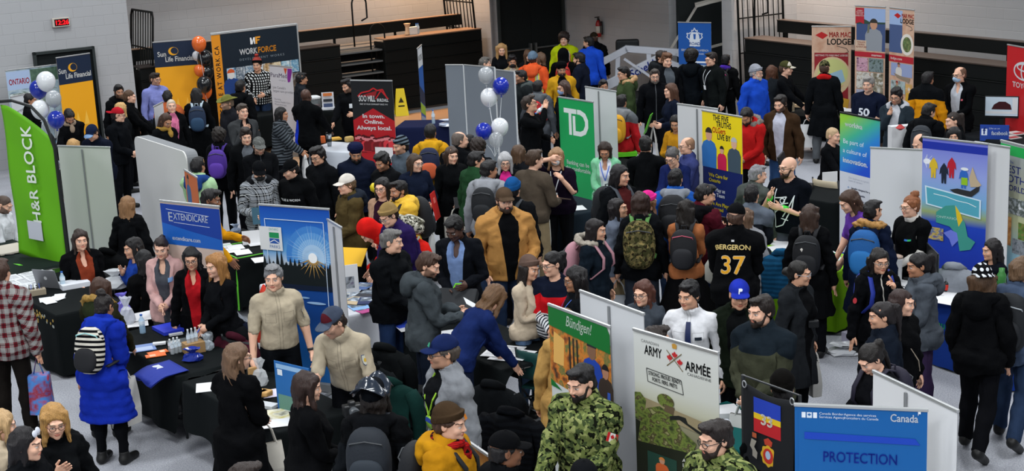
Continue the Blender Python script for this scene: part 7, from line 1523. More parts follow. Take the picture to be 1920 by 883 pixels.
P=person(221,203,'person in backward red cap and black jacket with hands together',55,look=80,pitch=10,skinc=S1,hair=('short',HDB),hat=('cap',C('#a81c28'),'back'),top=('jacket',C('#14171c')),arms=('front','front'),glasses='#202020')
person(290,137,'person in lavender dress shirt and glasses before the yellow banner',40,h=1.78,girth=.28,skinc=S2,hair=('short',HDB),glasses='#26282a',beard=.4,top=('shirt',('placket','#7d84c0')),arms=('down','down'),bottom=('trousers',C('#2a2f3a')))
person(313,171,'person seen from behind in black with orange trimmed jacket beside the lavender shirt',175,hair=('short',HB),top=('jacket',('yoke','#17191b','#b05a34',)),skinc=S3)
person(320,187,'person with very short white hair, pink collar and black jacket looking up',5,sex='f',pitch=-4,skinc=S1,hair=('buzz','#b9ab98'),top=('jacket',('open',BLKC,'#c46a8c','#c46a8c')),lanyard='#c46a8c')
person(313,215,'person with brown hair and golden scarf looking down behind narrow white banner',35,sex='f',pitch=30,skinc=S3,hair=('long',HBR),top=('jacket',C(BLKC)),scarf=C('#a8843c'))
P=person(367,166,'person with long black hair and black coat seen from behind by the balloon column',175,sex='f',skinc=S3,hair=('verylong',HB),top=('coat',C(BLKC)))
backpack(P,'dark blue backpack with pale straps on the long haired person by the balloons','#1c2c44','#24405c',strap='#a8b8c4')
# -- employment stand and neighbours
person(481,110,'person in black and white patterned sweater and knit pompom hat',-15,h=1.80,girth=.12,skinc=S2,hair=('short',HDB),hat=[('toque',('cuff','#8c3a34','#17191b')),('pom',C('#a83c34'))],top=('sweater',('check','#d0d2d2','#17191b'),),arms=('hold','front'),bottom=JE)
P=person(450,152,'person in black hooded jacket with red sleeve patch before the orange strip',150,h=1.74,skinc=S3,hair=('short',HB),top=('jacket',C(BLKC)),hood=C(BLKC));patch(P,.1,.17,1.28,1.32,'#b8382c',1,'sleeve_patch')
person(424,181,'person in olive brimmed hat and dark coat facing left',-65,skinc=S2,hair=('short','#6a5a4a'),beard=.8,hat=('brimhat',C('#6f7038')),top=('coat',C('#23242a')))
person(453,195,'person in grey blazer touching his chin, receding dark hair',25,h=1.78,skinc=S1,hair=('short','#3c332c'),top=('blazer',('open','#3b3d3f','#16191f')),arms=('down','chin'),pitch=4)
P=person(410,242,'person with curly dark hair seen from behind in black',165,sex='f',h=1.66,skinc=S3,hair=('curly','#1d1713'),top=('jacket',C(BLKC)));backpack(P,'purple backpack on the curly haired person','#4a2c8c','#5a38a0',strap='#3c2478')
person(460,242,'young person in grey tee and open black jacket facing the camera',8,skinc=S1,hair=('quiff',HDB),top=('jacket',('open',BLKC,'#5a5e64')))
person(485,260,'person in grey flat cap and black jacket with short beard',10,pitch=18,skinc=S1,hair=('short',HDB),beard=.6,hat=('cap',('check','#6f716f','#5a5c5a')),top=('jacket',('zip','#16181c','#3a3d42')),arms=('front','front'))
P=person(527,202,'person with black shoulder hair in grey and black striped puffer',75,sex='f',h=1.66,skinc=S3,hair=('long',HB),top=('puffer',('stripe','#50565c','#22262a'),),arms=('front','fwd'))
tote(P,'R','white paper tote hanging from the striped puffer wearer','#c9c9c8',w=.36,h=.34,print_='#8c9094',rot=20,drop=.05)
person(573,167,'bald person in black jacket with bright blue back panel',150,h=1.8,skinc=S5,hair=None,top=('jacket',('panel','#101215','#1a34b4')),arms=('fwd','fwd'))
P=person(650,150,'person with black hair and white badge left of the red house banner',-25,look=-50,pitch=14,skinc=S2,hair=('quiff',HB),beard=.8,top=('jacket',C('#121418')),arms=('gest','fwd'));patch(P,.05,.13,1.26,1.34,'#d0d4d8',-1,'name_badge')
person(565,137,'person in dark grey jacket half hidden behind the pale grey banner',100,h=1.66,skinc=S3,hair=('short',HB),top=('jacket',('panel','#24282e','#c85a2c')))
person(666,273,'person in navy turban and navy padded jacket with black beard',5,pitch=20,skinc=S3,hair=None,full_beard=HB,hat=('turban',C('#171c3a')),top=('puffer',C('#161d30')))
person(750,259,'person in grey striped toque and slate jacket looking left',-60,skinc=S2,hair=('short',HDB),beard=.5,hat=('toque',('stripe','#5c6872','#1c2128')),top=('jacket',C('#4a545e')))
P=person(778,289,'person with long dark hair, clear glasses and navy coat holding a red folder',15,look=40,sex='f',skinc=S1,hair=('long','#3a2c22'),glasses='#8c8f92',top=('jacket',C('#151d30')),arms=('hold','front'))
held(P,'L','folder','bright red folder held by the person in navy coat and glasses',.24,.36,'#b81f1c',80,60,'folder',.01,(.03,-.06,.02),prints=((-.2,.2,.1,.3,'#d86a60'),));tote(P,'L','narrow white bag below the red folder','#c8c9c8',w=.24,h=.34,rot=80,drop=.34)
person(594,278,'person in black jacket and dark glasses looking left, clean shaven',-45,pitch=14,skinc=S2,hair=('quiff',HB),glasses='#141414',top=('jacket',C('#14161a')))
P=person(714,289,'person with black hair and yellow trimmed lanyard looking down left',-45,pitch=20,skinc=S3,hair=('quiff',HB),beard=.6,top=('jacket',C('#17191c')))
m=MB();m.lathe([(.02,-.06),(.055,-.03),(.06,.02),(.03,.06)],n=12);hp=P.hand['R'][0];m.tube([(0,0,-.06),(.01,0,-.2),tuple(hp-Vector(at(702,352,1.38)))],.004,5);o=m.build('toy_balloon',mat('#c8b41c',.4),None,smooth=True);o.location=at(702,352,1.38);tag(o,'small yellow balloon between the black haired man and long haired woman','balloon')
P=person(806,234,'person in yellow hooded jacket seen from behind beside the navy table',172,h=1.76,skinc=S3,hair=('short',HB),top=('jacket',C('#c8921c')),hood=C('#cf9a20'))
backpack(P,'navy backpack with orange scrawl on the yellow jacket','#1d2440','#d0603a',strap='#1d2440',off=.06)
# -- mid left
P=person(485,306,'person in black and white plaid jacket, black cap and black mask',5,pitch=22,skinc=S1,hair=('short',HDB),hat=('cap',C('#121418')),mask='#14171a',top=('jacket',('plaid','#15171b','#8d9298','#d0d3d6')),hood=C('#1c1e22'),arms=('front','hold'))
held(P,'R','booklet','teal booklet held by the plaid jacket wearer',.15,.22,'#1f4a5c',70,0,'booklet',.01)
P=person(541,303,'person in black cap and black hoodie with white chest print',-35,look=-70,pitch=18,skinc=S1,hair=('short',HB),hat=('cap',C('#0f1114')),top=('jacket',C('#0f1114')),arms=('pocket','pocket'),beard=.4);bmprint(P,'TRUE & WORN',.045,0,1.24,'#c9cbcc',bold=.002)
person(648,329,'person in white cap and olive jacket with navy hood',-65,skinc=S1,hair=('short','#5a4632'),hat=('cap',C('#cfc9c0')),top=('jacket',C('#4a3e24')),hood=C('#232a36'),arms=('front','front'))
P=person(715,334,'person with long dark hair, glasses, plum top and beige cardigan',-25,sex='f',skinc=S1,hair=('long',HB),glasses='#3a3c3e',top=('sweater',('open','#a8866e','#32182a'),),arms=('front','front'),lips='#a8404c')if False else person(715,334,'person with long dark hair, glasses, plum top and beige cardigan',-25,sex='f',skinc=S1,hair=('long',HB),glasses='#3a3c3e',top=('sweater',('open','#a8866e','#32182a')),arms=('front','front'))
P=person(746,340,'person with black beard in pale yellow puffer with hood',-60,h=1.7,skinc=S3,hair=('short',HB),full_beard=HB,top=('puffer',C('#d9ae3c')),hood=C('#dcb244'),arms=('front','front'),bottom=JE)
backpack(P,'black backpack with orange zip on the yellow puffer','#15171b','#1a1c20',stripe='#d8602c',size=1.15,off=.07)
person(722,388,'person in tan knit toque and deep purple jacket bending forward',-55,pitch=28,bend=22,skinc=S1,hair=('short',HDB),hat=('toque',C('#8a7248')),glasses='#6a6c6e',top=('jacket',C('#261a4a')),arms=('front','fwd'))
P=person(675,425,'person bent over the white table in bright red jacket with hood up',-75,bend=62,pitch=60,skinc=S1,hair=('short',HDB),hat=('hoodup',C('#c81c18')),top=('jacket',C('#cc2018')),arms=((.18,.55,.80,1),(.18,.5,.80,1)),bottom=JE)
backpack(P,'grey camouflage backpack on the bent over red jacket','#8c8a7c',None,('camo','#a9a698','#5c5a4c','#2c2e2a','#d0cdc0'),off=.05)
o=flat('folder','yellow folder under the red jacket wearer',659,482,.34,.26,-30,'#d8a81c',z=.95,th=.01,cat='folder');o.rotation_euler=(D2R(40),0,D2R(-20))
P=person(370,296,'person in mint green hoodie with dark hair seen from behind',150,h=1.74,skinc=S3,hair=('short',HB),top=('jacket',C('#a3c79a')),arms=('front','front'),hood=C('#23407c'))
P=person(396,356,'person in mustard yellow sweater leaning with one hand on the table',75,pitch=15,bend=12,skinc=S4,hair=('short',HB),beard=.8,top=('sweater',C('#c88c14')),arms=('gest',(.10,.42,.76,1)),bottom=('trousers',C('#1c2236')),h=1.78)
person(238,368,'person with long brown hair in black seen from behind between white panels',160,sex='f',h=1.62,skinc=S2,hair=('verylong','#7a5a3c'),top=('jacket',C(BLKC)))
person(12,369,'bald bearded person in white shirt sitting at far left',60,legs='sit',pitch=30,skinc=S1,hair=('buzz','#4a3c34'),beard=.9,top=('shirt',('placket','#cfd2d6')),arms=('front','front'),bottom=('trousers',C('#1f2b44')))
P=person(148,432,'person in black blazer and rust top smiling behind the long black table',12,legs='sit',sex='f',girth=.22,skinc=S1,hair=('long','#2c211c'),top=('blazer',('open','#101114','#7c3420')),arms=('front','hold'),pitch=2,h=1.74)
person(248,447,'person resting chin on hand in blue sleeve, sitting in black headscarf like hair',-75,legs='sit',sex='f',skinc=S2,hair=('long',HB),top=('sweater',C('#1c3a8c')),arms=('down','chin'))if False else person(248,447,'person with black hair and blue sleeves resting chin on hand, seated',-75,legs='sit',sex='f',skinc=S2,hair=('long',HB),top=('sweater',C('#1c3a8c')),arms=('down','chin'))
person(268,470,'person with long black hair in black seated with back turned',200,legs='sit',sex='f',skinc=S2,hair=('verylong','#0f0e10'),top=('jacket',C('#0f1012')),arms=('front','front'))
P=person(300,447,'person in pale pink blazer with hands folded and name tag',-12,h=1.64,sex='f',skinc=S1,hair=('pony','#241a18'),top=('blazer',('open','#c8a09c','#4a4d54')),arms=('front','front'),bottom=('trousers',C('#4a4a48')),pitch=14,curls=(30,30));patch(P,.07,.15,1.27,1.32,'#6f94c4',-1,'name_tag')
person(357,466,'person with long black hair, glasses and red top under black blazer',-8,h=1.64,sex='f',skinc=S2,hair=('verylong','#100f11'),glasses='#22242a',top=('blazer',('open','#101114','#a81820')),arms=('down','down'),pitch=12)
P=person(402,478,'person with wavy blonde hair and sunglasses on head in black top',-55,h=1.66,sex='f',skinc=S1,hair=('wavy','#8f6436'),top=('sweater',C('#14161a')),arms=('front','front'),pitch=10);held(P,'R','pen','blue pen held by the blonde person in black',.012,.14,'#2a4aa0',20,30,'pen',.01)
person(186,523,'person with brown hair and olive fur hooded jacket before the long table',150,sex='f',h=1.6,skinc=S2,hair=('bob','#3a261c'),top=('jacket',C('#2a2a1c')),fur='#8a6a2c',hood=C('#2c3320'),bend=14,arms=('fwd','fwd'))
P=person(196,553,'person in long royal blue padded coat carrying a striped backpack',148,sex='f',h=1.64,skinc=S3,hair=('bun','#1a1514'),top=('longpuffer',C('#142a94')),hood=C('#16309c'),arms=('down','front'),bend=9,bottom=SL,pitch=20)
backpack(P,'black and cream striped backpack on the royal blue coat','#15161a','#15161a',('stripe','#c9c4b8','#15161a'),strap='#15161a',off=.06,stripe='#8fc4c4')
tote(P,'R','white paper bag hanging at the royal blue coat','#c9c7c2',w=.30,h=.46,d=.12,print_='#6a6c70',rot=70,drop=.12)
P=person(-2,488,'person in red and grey plaid jacket at the left edge',150,h=1.8,skinc=S2,hair=('short',HBR),top=('jacket',('plaid','#5c1820','#8f8f8c','#2a1014')),bottom=('trousers',C('#231f1c')),girth=.1)
hp=P.hand['R'][0]if proj(P.hand['R'][0])[0]>proj(P.hand['L'][0])[0]else P.hand['L'][0];m=MB();m.add(*cloth_mesh(.18,.12,.42,.40,3)[0:2]);m.tube([(-.05,0,.42),(0,0,.60),(.05,0,.42)],.008,6);o=m.build('bag',photo(['#1c5a9c','#8c1c2c','#2a7ac0','#b02c3c'],7,3),None,smooth=True);o.location=hp-Vector((0,0,.60));tag(o,'blue and red patterned bag beside the plaid jacket','bag')
person(98,763,'person with blonde hair and glasses in black leather jacket, hand at throat',10,sex='f',skinc=S1,hair=('bob','#9a7440'),glasses='#5a3a34',top=('jacket',C('#131518')),arms=('down',(.06,.17,1.27)),pitch=14)
P=person(45,804,'person with black hair and white sunglasses pushed up looking right',50,look=70,sex='f',skinc=S1,hair=('long','#151214'),top=('jacket',C('#15171b')))
held(P,'L','phone','dark phone held low by the person with white sunglasses',.075,.15,'#101214',40,0,'phone',.009)
for s in(-1,1):
 m=MB();m.lathe([(.022,-.004),(.026,0),(.022,.004)],n=12,M=Matrix.Rotation(D2R(75),3,'X'));o=m.build('sunglasses',mat('#c4c8d4',.3),P.root,smooth=True);o.matrix_parent_inverse=P.root.matrix_world.inverted()if False else Matrix.Identity(4);q=Vector(((P.RA[BI['head']]@np.array([s*.034,-.066,1.735])+P.TA[BI['head']]+P.off)*P.sc).tolist());o.location=q
P=person(-1,772,'person with light hair cut off by the left edge holding a tan folder',90,sex='f',h=1.64,skinc=S1,hair=('bob','#a88a62'),top=('jacket',C('#b8a890')),arms=('hold','hold'));held(P,'L','folder','tan folder held at the left edge of the picture',.24,.32,'#c4ae84',75,20,'folder',.008)
# -- ranger booth
def crest(P,side):
 """shoulder patch on the upper sleeve"""
 t=P.topt;q=np.array([side*.245,-.01,1.275]);i=np.argmin(np.linalg.norm(t.V-q,axis=1));
 M_=P.bmat('ua'+('L' if side>0 else 'R'));n_=Vector((side*CA,-.1,SA)).normalized();pos=Vector(t.V[i].tolist())+n_*.012;
 Mr=M_@Matrix.Translation(pos)@n_.to_track_quat('Z','Y').to_matrix().to_4x4();loc=P.root.matrix_world.inverted()@Mr if False else(P.W.inverted()@Mr)
 m=MB();out=[(-.038,.045),(.038,.045),(.042,.0),(.03,-.035),(0,-.052),(-.03,-.035),(-.042,0)]
 for k,(sc_,c_)in enumerate(((1,0),(.86,1))):m.add([(x*sc_,y*sc_,.001+k*.0015)for x,y in out],[tuple(range(7))],c_)
 m.add([(.018*math.cos(a),.018*math.sin(a)-.002,.004)for a in np.linspace(0,6.28,11)[:-1]],[tuple(range(10))],2);o=m.build('shoulder_crest',[mat('#2a3f6a',.6),mat('#c4c4b4',.6),mat('#c8a030',.6)],P.top,fix=False);o.matrix_local=loc;return o
KHAKI='#aea28c'
P=person(511,497,'person with grey hair in khaki uniform shirt standing before the park banner',8,look=-12,h=1.78,skinc=S1,hair=('short','#6f7072'),top=('uniform',('placket',KHAKI)),arms=((.30,.10,.80),(.30,.16,.76)),bottom=('trousers',C('#14171c')),pitch=6);crest(P,1);band(P,'L','#2a2c30')
P=person(616,583,'person in grey and maroon cap and khaki uniform shirt leaning on the table',-18,look=-55,h=1.77,bend=22,pitch=26,skinc=S1,hair=('short',HDB),beard=.5,hat=('cap',('cap2','#3c4454','#4a1820','#4a5464')),top=('uniform',('placket',KHAKI)),arms=((.28,.34,.80,1),(.24,.52,.78,1)),bottom=DK_);crest(P,1);band(P,'L','#1c1e22')
P=person(443,645,'person with very long light brown hair in long black coat seen from behind',140,look=110,sex='f',h=1.70,skinc=S1,hair=('verylong','#5f4836'),glasses='#303236',top=('coat',C('#0e0f12')),arms=('front','front'));tote(P,'R','white paper bag hanging at the long black coat','#c4bfb4',w=.28,h=.34,d=.1,rot=60,drop=.2)
person(574,700,'person with dark brown bob in loose black sweater looking right',100,look=82,sex='f',h=1.66,girth=.2,skinc=S1,hair=('bob','#2a1c18'),top=('sweater',C('#0f1013')),arms=('front','front'))
P=person(700,716,'person in shiny black rain hat with grey and black jacket seen from behind',165,h=1.72,skinc=S2,hair=('bob','#1c1715'),hat=('toque',C('#15191f')),top=('jacket',('yoke','#1d2126','#101215')),hood=C('#121418'));backpack(P,'dark grey backpack on the person in shiny black rain hat','#1d2229','#232a32',size=1.1)
m=MB();m.grid(lambda u,v:(-.13+.26*u,-.10+.28*v,.10*math.sin(u*3.0)+.03*math.sin(v*9+u*5)),10,10);o=m.build('rain_cover',mat('#1c2430',.15,spec=.8),P.root,smooth=True,fix=False);so=o.modifiers.new('t','SOLIDIFY');so.thickness=.004;o.location=Vector(((P.crown+P.off)*P.sc).tolist())+Vector((0,.02,-.06))
person(458,870,'person with brown hair cropped by the bottom edge below the black coat',100,h=1.70,skinc=S2,hair=('short',HDB),top=('jacket',C(BLKC)))
p=at(495,545,1.0);m=MB();m.lathe([(.16,0),(.13,.25),(.05,.55),(.01,.62)],n=7);o=m.build('pointed_cover',mat('#c8321c',.6),None);o.location=(p[0],p[1],.45);tag(o,'bright red pointed cover behind the standing grey haired person in khaki','cover')
# -- grey sweater, mustard jacket, soldier row
P=person(831,632,'person in navy cap and grey zip sweater wearing a bright lanyard',-62,look=-75,h=1.82,skinc=S2,hair=('short','#4a423c'),hat=('cap',C('#16224a')),glasses='#3a3c40',top=('jacket',('open','#7b7e83','#17191d')),arms=('down','down'),bottom=KH,beard=.3,pitch=4)
cap_mark(P,[(-.022,-.014),(.022,-.014),(.018,.012),(0,.024),(-.018,.012)],'#2f8a6a','green_emblem');m=MB();m.lathe([(.0,-.006),(.055,-.004),(.055,.004),(0,.006)],n=20,M=Matrix.Rotation(D2R(90),3,'X'));o=m.build('badge',mat('#7fae2c',.4),P.root,smooth=True);q=P.bmat('chest');o.matrix_local=P.W.inverted()@q@Matrix.Translation((0,-.185,1.13));m=MB();m.poly([(-.05,.0),(.05,.0),(.03,.04),(-.03,.04)],-.008,.002);m.build('badge_print',mat('#1f3f9c',.4),o)
m=MB();m.tube([(-.07,-.05,1.47),(-.06,-.165,1.32),(0,-.185,1.18),(.06,-.165,1.32),(.07,-.05,1.47)],.008,5);o=m.build('lanyard',mat('#8ab82c',.5),P.root);o.matrix_local=P.W.inverted()@q
P=person(842,764,'person in brown knit toque, red plaid scarf and mustard jacket',68,h=1.74,skinc=S1,hair=('short',HBR),hat=('toque',C('#3a2c1e')),scarf=('plaid','#b01c1c','#1a1414','#5a1414'),top=('puffer',C('#a87412')),hood=C('#b07c14'));cap_mark(P,[(-.02,-.02),(.02,-.02),(.02,.02),(-.02,.02)],'#c8741c','orange_patch',1.70,-.098,.02);backpack(P,'black backpack slung over the mustard jacket','#14161a',off=.07)
B=Banner('table_sign','slim white framed picture sign leaning beside the mustard jacket',(873,826),(908,850),1.25,photo(['#b8862c','#8c5a24','#d8c48c'],7,5),base=False,cat='sign',zb=.6,w=.42,pole=True)
person(948,813,'person in black cap and black jacket seen from behind at the bottom',120,look=105,h=1.74,skinc=S4,hair=('short',HB),hat=('cap',C('#101114')),top=('jacket',C('#111316')))
CAM=('camo','#66713f','#3b472a','#1c2015','#8a915a')
P=person(1086,688,'person in green camouflage uniform with black beard beside the green banner',-28,look=-42,h=1.80,girth=.1,skinc=S1,hair=('short',HB),full_beard='#17120f',pitch=14,top=('jacket',CAM),arms=((.06,.30,1.04),(.20,.34,1.0)),bottom=('trousers',CAM),shoes='#2c2418')
t=P.topt;M_=P.bmat('uaL');n_=Vector((CA,-.35,SA)).normalized();i=np.argmin(np.linalg.norm(t.V-np.array([.285,-.03,1.29]),axis=1));o=MB();o.add([(-.05,-.032,0),(.05,-.032,0),(.05,.032,0),(-.05,.032,0)],[(0,1,2,3)],0);o.add([(-.05,-.032,.001),(-.025,-.032,.001),(-.025,.032,.001),(-.05,.032,.001),(.025,-.032,.001),(.05,-.032,.001),(.05,.032,.001),(.025,.032,.001)],[(0,1,2,3),(4,5,6,7)],1);o.add([(x*.022,y*.026,.0015)for x,y in leaf],[tuple(range(len(leaf)))],1);o=o.build('flag_patch',[mat('#d8d4d0',.6),mat('#b81c20',.6)],P.top,fix=False);o.matrix_local=P.W.inverted()@M_@Matrix.Translation(Vector(t.V[i].tolist())+n_*.014)@n_.to_track_quat('Z','Y').to_matrix().to_4x4()
person(1060,580,'person in long tan cardigan with brown wavy hair behind the green topped banner',165,sex='f',h=1.70,skinc=S2,hair=('verylong','#5a4228'),top=('coat',C('#b0894e')),bottom=SL)
person(1095,870,'person in dark cap cropped by the bottom edge before the soldier',10,h=1.72,skinc=S2,hair=('short',HB),hat=('cap',C('#15171b')),top=('jacket',C(BLKC)))
person(1340,790,'person with slicked hair, glasses and beard in green camouflage at the bottom',-42,look=-58,h=1.78,girth=.15,skinc=S1,hair=('short','#1d1614'),full_beard='#241914',glasses='#1c1c1e',pitch=10,top=('jacket',CAM),arms=('front','front'),bottom=('trousers',CAM))
person(1467,700,'person in plain black knit hat seen from behind above the flag',178,h=1.66,skinc=S2,hair=('short',HB),hat=('toque',C('#141210')),top=('jacket',C('#101214')))
person(1232,612,'person with dark hair peeking over the pale army banner',95,h=1.66,skinc=S2,hair=('short','#231a16'),top=('jacket',C(BLKC)))
# -- centre: forms table and brown jacket
P=person(847,410,'person in dark navy overcoat over pale blue shirt holding a case',-18,look=-30,h=1.80,pitch=28,skinc=S5,hair=('short','#0e0d0d'),top=('blazer',('open','#15181f','#7088b4')),arms=('hold','front'),bottom=DK_)
m=MB();m.box((0,0,0),(.42,.10,.30));o=m.build('portfolio_case',mat('#14171b',.6),None,bevel=.02);o.location=(P.hand['R'][0]+P.hand['L'][0])*.5+Vector((0,-.05,-.10));o.rotation_euler=(D2R(-50),0,P.rz);tag(o,'black zip case with lime handle held by the person in navy overcoat','case');m=MB();m.tube([(-.06,-.02,.15),(-.05,-.02,.21),(.05,-.02,.21),(.06,-.02,.15)],.012,7);m.build('handle',mat('#6cc41c',.5),o)
P=person(945,355,'person in tan work jacket and brown cap with beard, hand in pocket',14,h=1.86,girth=.22,skinc=S1,hair=('short',HBR),hat=('cap',C('#4a3b2e')),full_beard='#2c1f18',top=('jacket',('open','#a97b44','#101114')),hood=C('#ae8048'),arms=((.17,.27,1.02),'pocket'),bottom=JE,pitch=4)
m=MB();m.lathe([(.036,0),(.044,.15),(.046,.16),(.03,.17)],n=16);o=m.build('travel_mug',mat('#1c1e22',.35),None,smooth=True);o.location=P.hand['L'][0]+Vector((0,-.01,-.04));tag(o,'dark travel mug in the hand of the tan jacket wearer','mug');tote(P,'L','lime and white bag hanging from the tan jacket wearer','#c9ccc8',w=.22,h=.3,rot=10,drop=.1,print_='#5cb81c')
P=person(808,476,'person in dark grey hoodie with short beard reading a white sheet',95,look=75,h=1.76,pitch=24,skinc=S1,hair=('short',HBR),beard=.8,top=('jacket',C('#3d4347')),hood=C('#3b4145'),arms=('read','read'),bottom=('trousers',C('#1c2434')));held(P,'L','sheet','large white sheet read by the grey hoodie wearer',.24,.32,'#d6d8da',35,0,'paper',.003,(-.02,-.14,.03))
P=person(938,540,'person in navy sweater with short brown hair bending to write',125,sex='f',bend=42,pitch=48,h=1.70,skinc=S1,hair=('bob','#5a4028'),top=('sweater',C('#152350')),arms=((.16,.62,.76,1),(.20,.55,.76,1)),bottom=('trousers',C('#1a2238')));held(P,'R','pen','black pen in the writing hand of the navy sweater wearer',.01,.14,'#17191b',60,0,'pen',.01)
person(994,484,'person in beige sweater and taupe toque leaning on her companion',50,sex='f',h=1.6,skinc=S2,hair=('long','#1c1614'),hat=('toque',C('#5c4a42')),top=('sweater',C('#c0b09a')),arms=('front',(.02,.26,1.16)),bottom=('slim',C('#5a7496')),tilt=8)
person(1034,474,'person in red sweater with striped lower half and glasses',-8,look=-55,sex='f',h=1.67,girth=.12,skinc=S1,hair=('pony',HB),glasses='#3c3e40',top=('sweater',('redband','#c01820','#d4d6d8','#161c2e')),arms=('front','front'),bottom=SL)
person(1078,503,'person with big curly black hair in dark jacket facing left',-75,sex='f',h=1.66,skinc=S3,hair=('wavy','#120f10'),glasses='#5a4a44',top=('jacket',C('#1b1f24')),lanyard='#3a5aa8')
P=person(1117,412,'person in dark teal parka with grey fur collar facing right',62,look=72,sex='f',h=1.66,skinc=S2,hair=('long','#191415'),top=('coat',C('#16202a')),fur='#8c8478',arms=('pocket','pocket'));backpack(P,'dusty pink backpack on the dark teal parka','#a87a84','#b4868f',strap='#a87a84',off=.07)
P=person(733,432,'person with grey hair in black zip jacket and jeans facing right',55,look=75,h=1.76,girth=.15,skinc=S1,hair=('short','#5c5a58'),top=('jacket',C('#14171b')),arms=('front','front'),bottom=('trousers',C('#1f3050')));patch(P,.06,.11,1.28,1.32,'#b8bcc0',-1,'chest_mark')
P=person(846,276,'person with long brown hair in black coat looking at camera, phone in hand',8,look=25,sex='f',h=1.68,skinc=S1,hair=('verylong','#3a2b22'),top=('coat',C('#121417')),arms=('front','down'));phone(P,'L','dark phone in the hand of the long haired person in black coat');tote(P,'L','cream canvas tote with dark print carried by the long haired person in black coat','#c4c0b6',w=.36,h=.40,print_='#55585c',drop=.14)
person(893,285,'person in forest green puffer facing right with black hair',125,look=100,h=1.74,skinc=S2,hair=('short',HB),top=('puffer',C('#1f3f26')))
P=person(916,302,'person in pale grey hoodie with black straps seen from behind',165,look=120,h=1.74,skinc=S3,hair=('short',HB),top=('jacket',C('#8d9096')),hood=C('#8f9298'),bottom=JE);backpack(P,'black backpack hanging low on the pale grey hoodie','#14171b',off=.06)
P=person(946,288,'person with silver hair, glasses and hot pink top under black jacket',5,sex='f',h=1.66,skinc=S1,hair=('bob','#9c9c9e'),glasses='#4a4c50',top=('jacket',('open','#15171a','#d02c84')),pitch=12)
P=person(961,337,'person in bright blue cap and black jacket seen from behind',165,h=1.76,skinc=S2,hair=('short',HB),hat=('toque',C('#174a80')),top=('jacket',C('#17191d')),arms=((.25,.35,1.0),'down'));backpack(P,'charcoal backpack on the person in bright blue cap','#262b31',off=.06);crinkle('clear plastic bag held by the blue capped person',972,470,.92,.22,.24,'#c8ccd0',21)
person(973,272,'person with long brown hair seen from behind beside the silver haired person',140,sex='f',h=1.66,skinc=S2,hair=('long','#4a3626'),top=('jacket',C('#1c1f24')))
P=person(1002,282,'person in olive brown sweater and khaki trousers seen from behind',140,look=120,h=1.80,girth=.15,skinc=S1,hair=('short','#3a2a1e'),top=('sweater',C('#4b4238')),arms=((.26,.30,.96),'hold'),bottom=KH);tote(P,'L','cream canvas bag carried by the olive sweater wearer','#c6c3ba',w=.34,h=.44,rot=30,drop=.10);held(P,'R','tablet','tablet held flat by the olive sweater wearer',.2,.27,'#4a3c34',15,0,'tablet',.015)
P=person(1043,278,'person in dark purple top with white mask on chin, arm across forehead',-12,sex='f',h=1.70,girth=.2,skinc=S1,hair=('bob','#8a6a4c'),mask='#c9cbcf',top=('tee',C('#1f1428')),arms=((.12,.22,1.38),(.06,.15,1.65)),pole_=(None,(1,.15,.15)),pitch=-2,lanyard='#b8bcc2',bottom=DK_)
person(1133,269,'person in mint green blazer looking down beside the green bank banner',-5,sex='f',h=1.66,skinc=S3,hair=('long','#2a1e18'),pitch=30,top=('blazer',('open','#7fc49a','#cfd2dc')),arms=('front','front'),lanyard='#4a6ac0')
person(862,247,'balding person with grey side hair and black jacket seen from behind',150,look=110,h=1.78,skinc=S1,hair=('bald','#5a504a'),top=('jacket',C('#17191d')))
person(878,254,'person with dark hair in black beside the balding man, seen from behind',165,h=1.64,skinc=S3,hair=('short',HB),top=('jacket',C(BLKC)))
person(897,262,'person with dark brown hair behind the forest green puffer',150,sex='f',h=1.70,skinc=S3,hair=('curly',HDB),top=('jacket',C('#15181c')))
# -- centre right
P=person(1162,310,'person with long black hair and dark red shirt smiling to the right',45,look=62,h=1.80,skinc=S2,hair=('long','#131113'),top=('jacket',('open','#14171b','#4a1c1c')));backpack(P,'black backpack with patterned straps on the long haired smiling person','#15181c',strap='#3a3f46')
person(1155,373,'person with long black hair in grey jacket looking up to the right',70,sex='f',pitch=-4,h=1.64,skinc=S2,hair=('verylong','#161214'),top=('jacket',C('#5a6270')),bottom=KH)
P=person(1200,362,'person with dark brown bob in black jacket seen from behind',175,sex='f',h=1.76,skinc=S2,hair=('bob','#2c1d18'),top=('jacket',C('#14171b')),bottom=('trousers',C('#2c323c')));backpack(P,'olive camouflage backpack with green straps','#4a4630',None,('camo','#5a5436','#3a3a22','#2a2418','#7a6c44'),strap='#4c7a3c',size=1.15);tote(P,'L','pale grey bag beside the camouflage backpack','#9a9ea2',w=.28,h=.34,rot=0,drop=.2)
person(1216,362,'person in small magenta hat hidden behind the dark bob',120,sex='f',h=1.56,skinc=S1,hair=('bob','#6a4a34'),hat=('toque',C('#d02c84')),top=('jacket',C('#1d2126')))
P=person(1266,318,'person in bright blue jacket with grey hood seen from behind',172,h=1.74,skinc=S2,hair=('short',HB),top=('jacket',C('#1d4fa0')),hood=C('#7d828a'),bottom=JE);backpack(P,'large black backpack on the bright blue jacket','#121418','#17191d',size=1.15,off=.06)
person(1257,280,'person with grey tied hair and glasses in navy sweater leaning over the stand',-10,look=-30,sex='f',pitch=26,bend=14,h=1.68,skinc=S1,hair=('lowbun','#4c4a4a'),glasses='#4a3a34',top=('sweater',C('#182250')),arms=('fwd','fwd'))
person(1287,258,'bald person with glasses in slate blue shirt facing left',-70,h=1.66,skinc=S1,hair=('bald','#8a6a54'),glasses='#2a2c2e',top=('shirt',('placket','#3c4478')),arms=('front','front'))
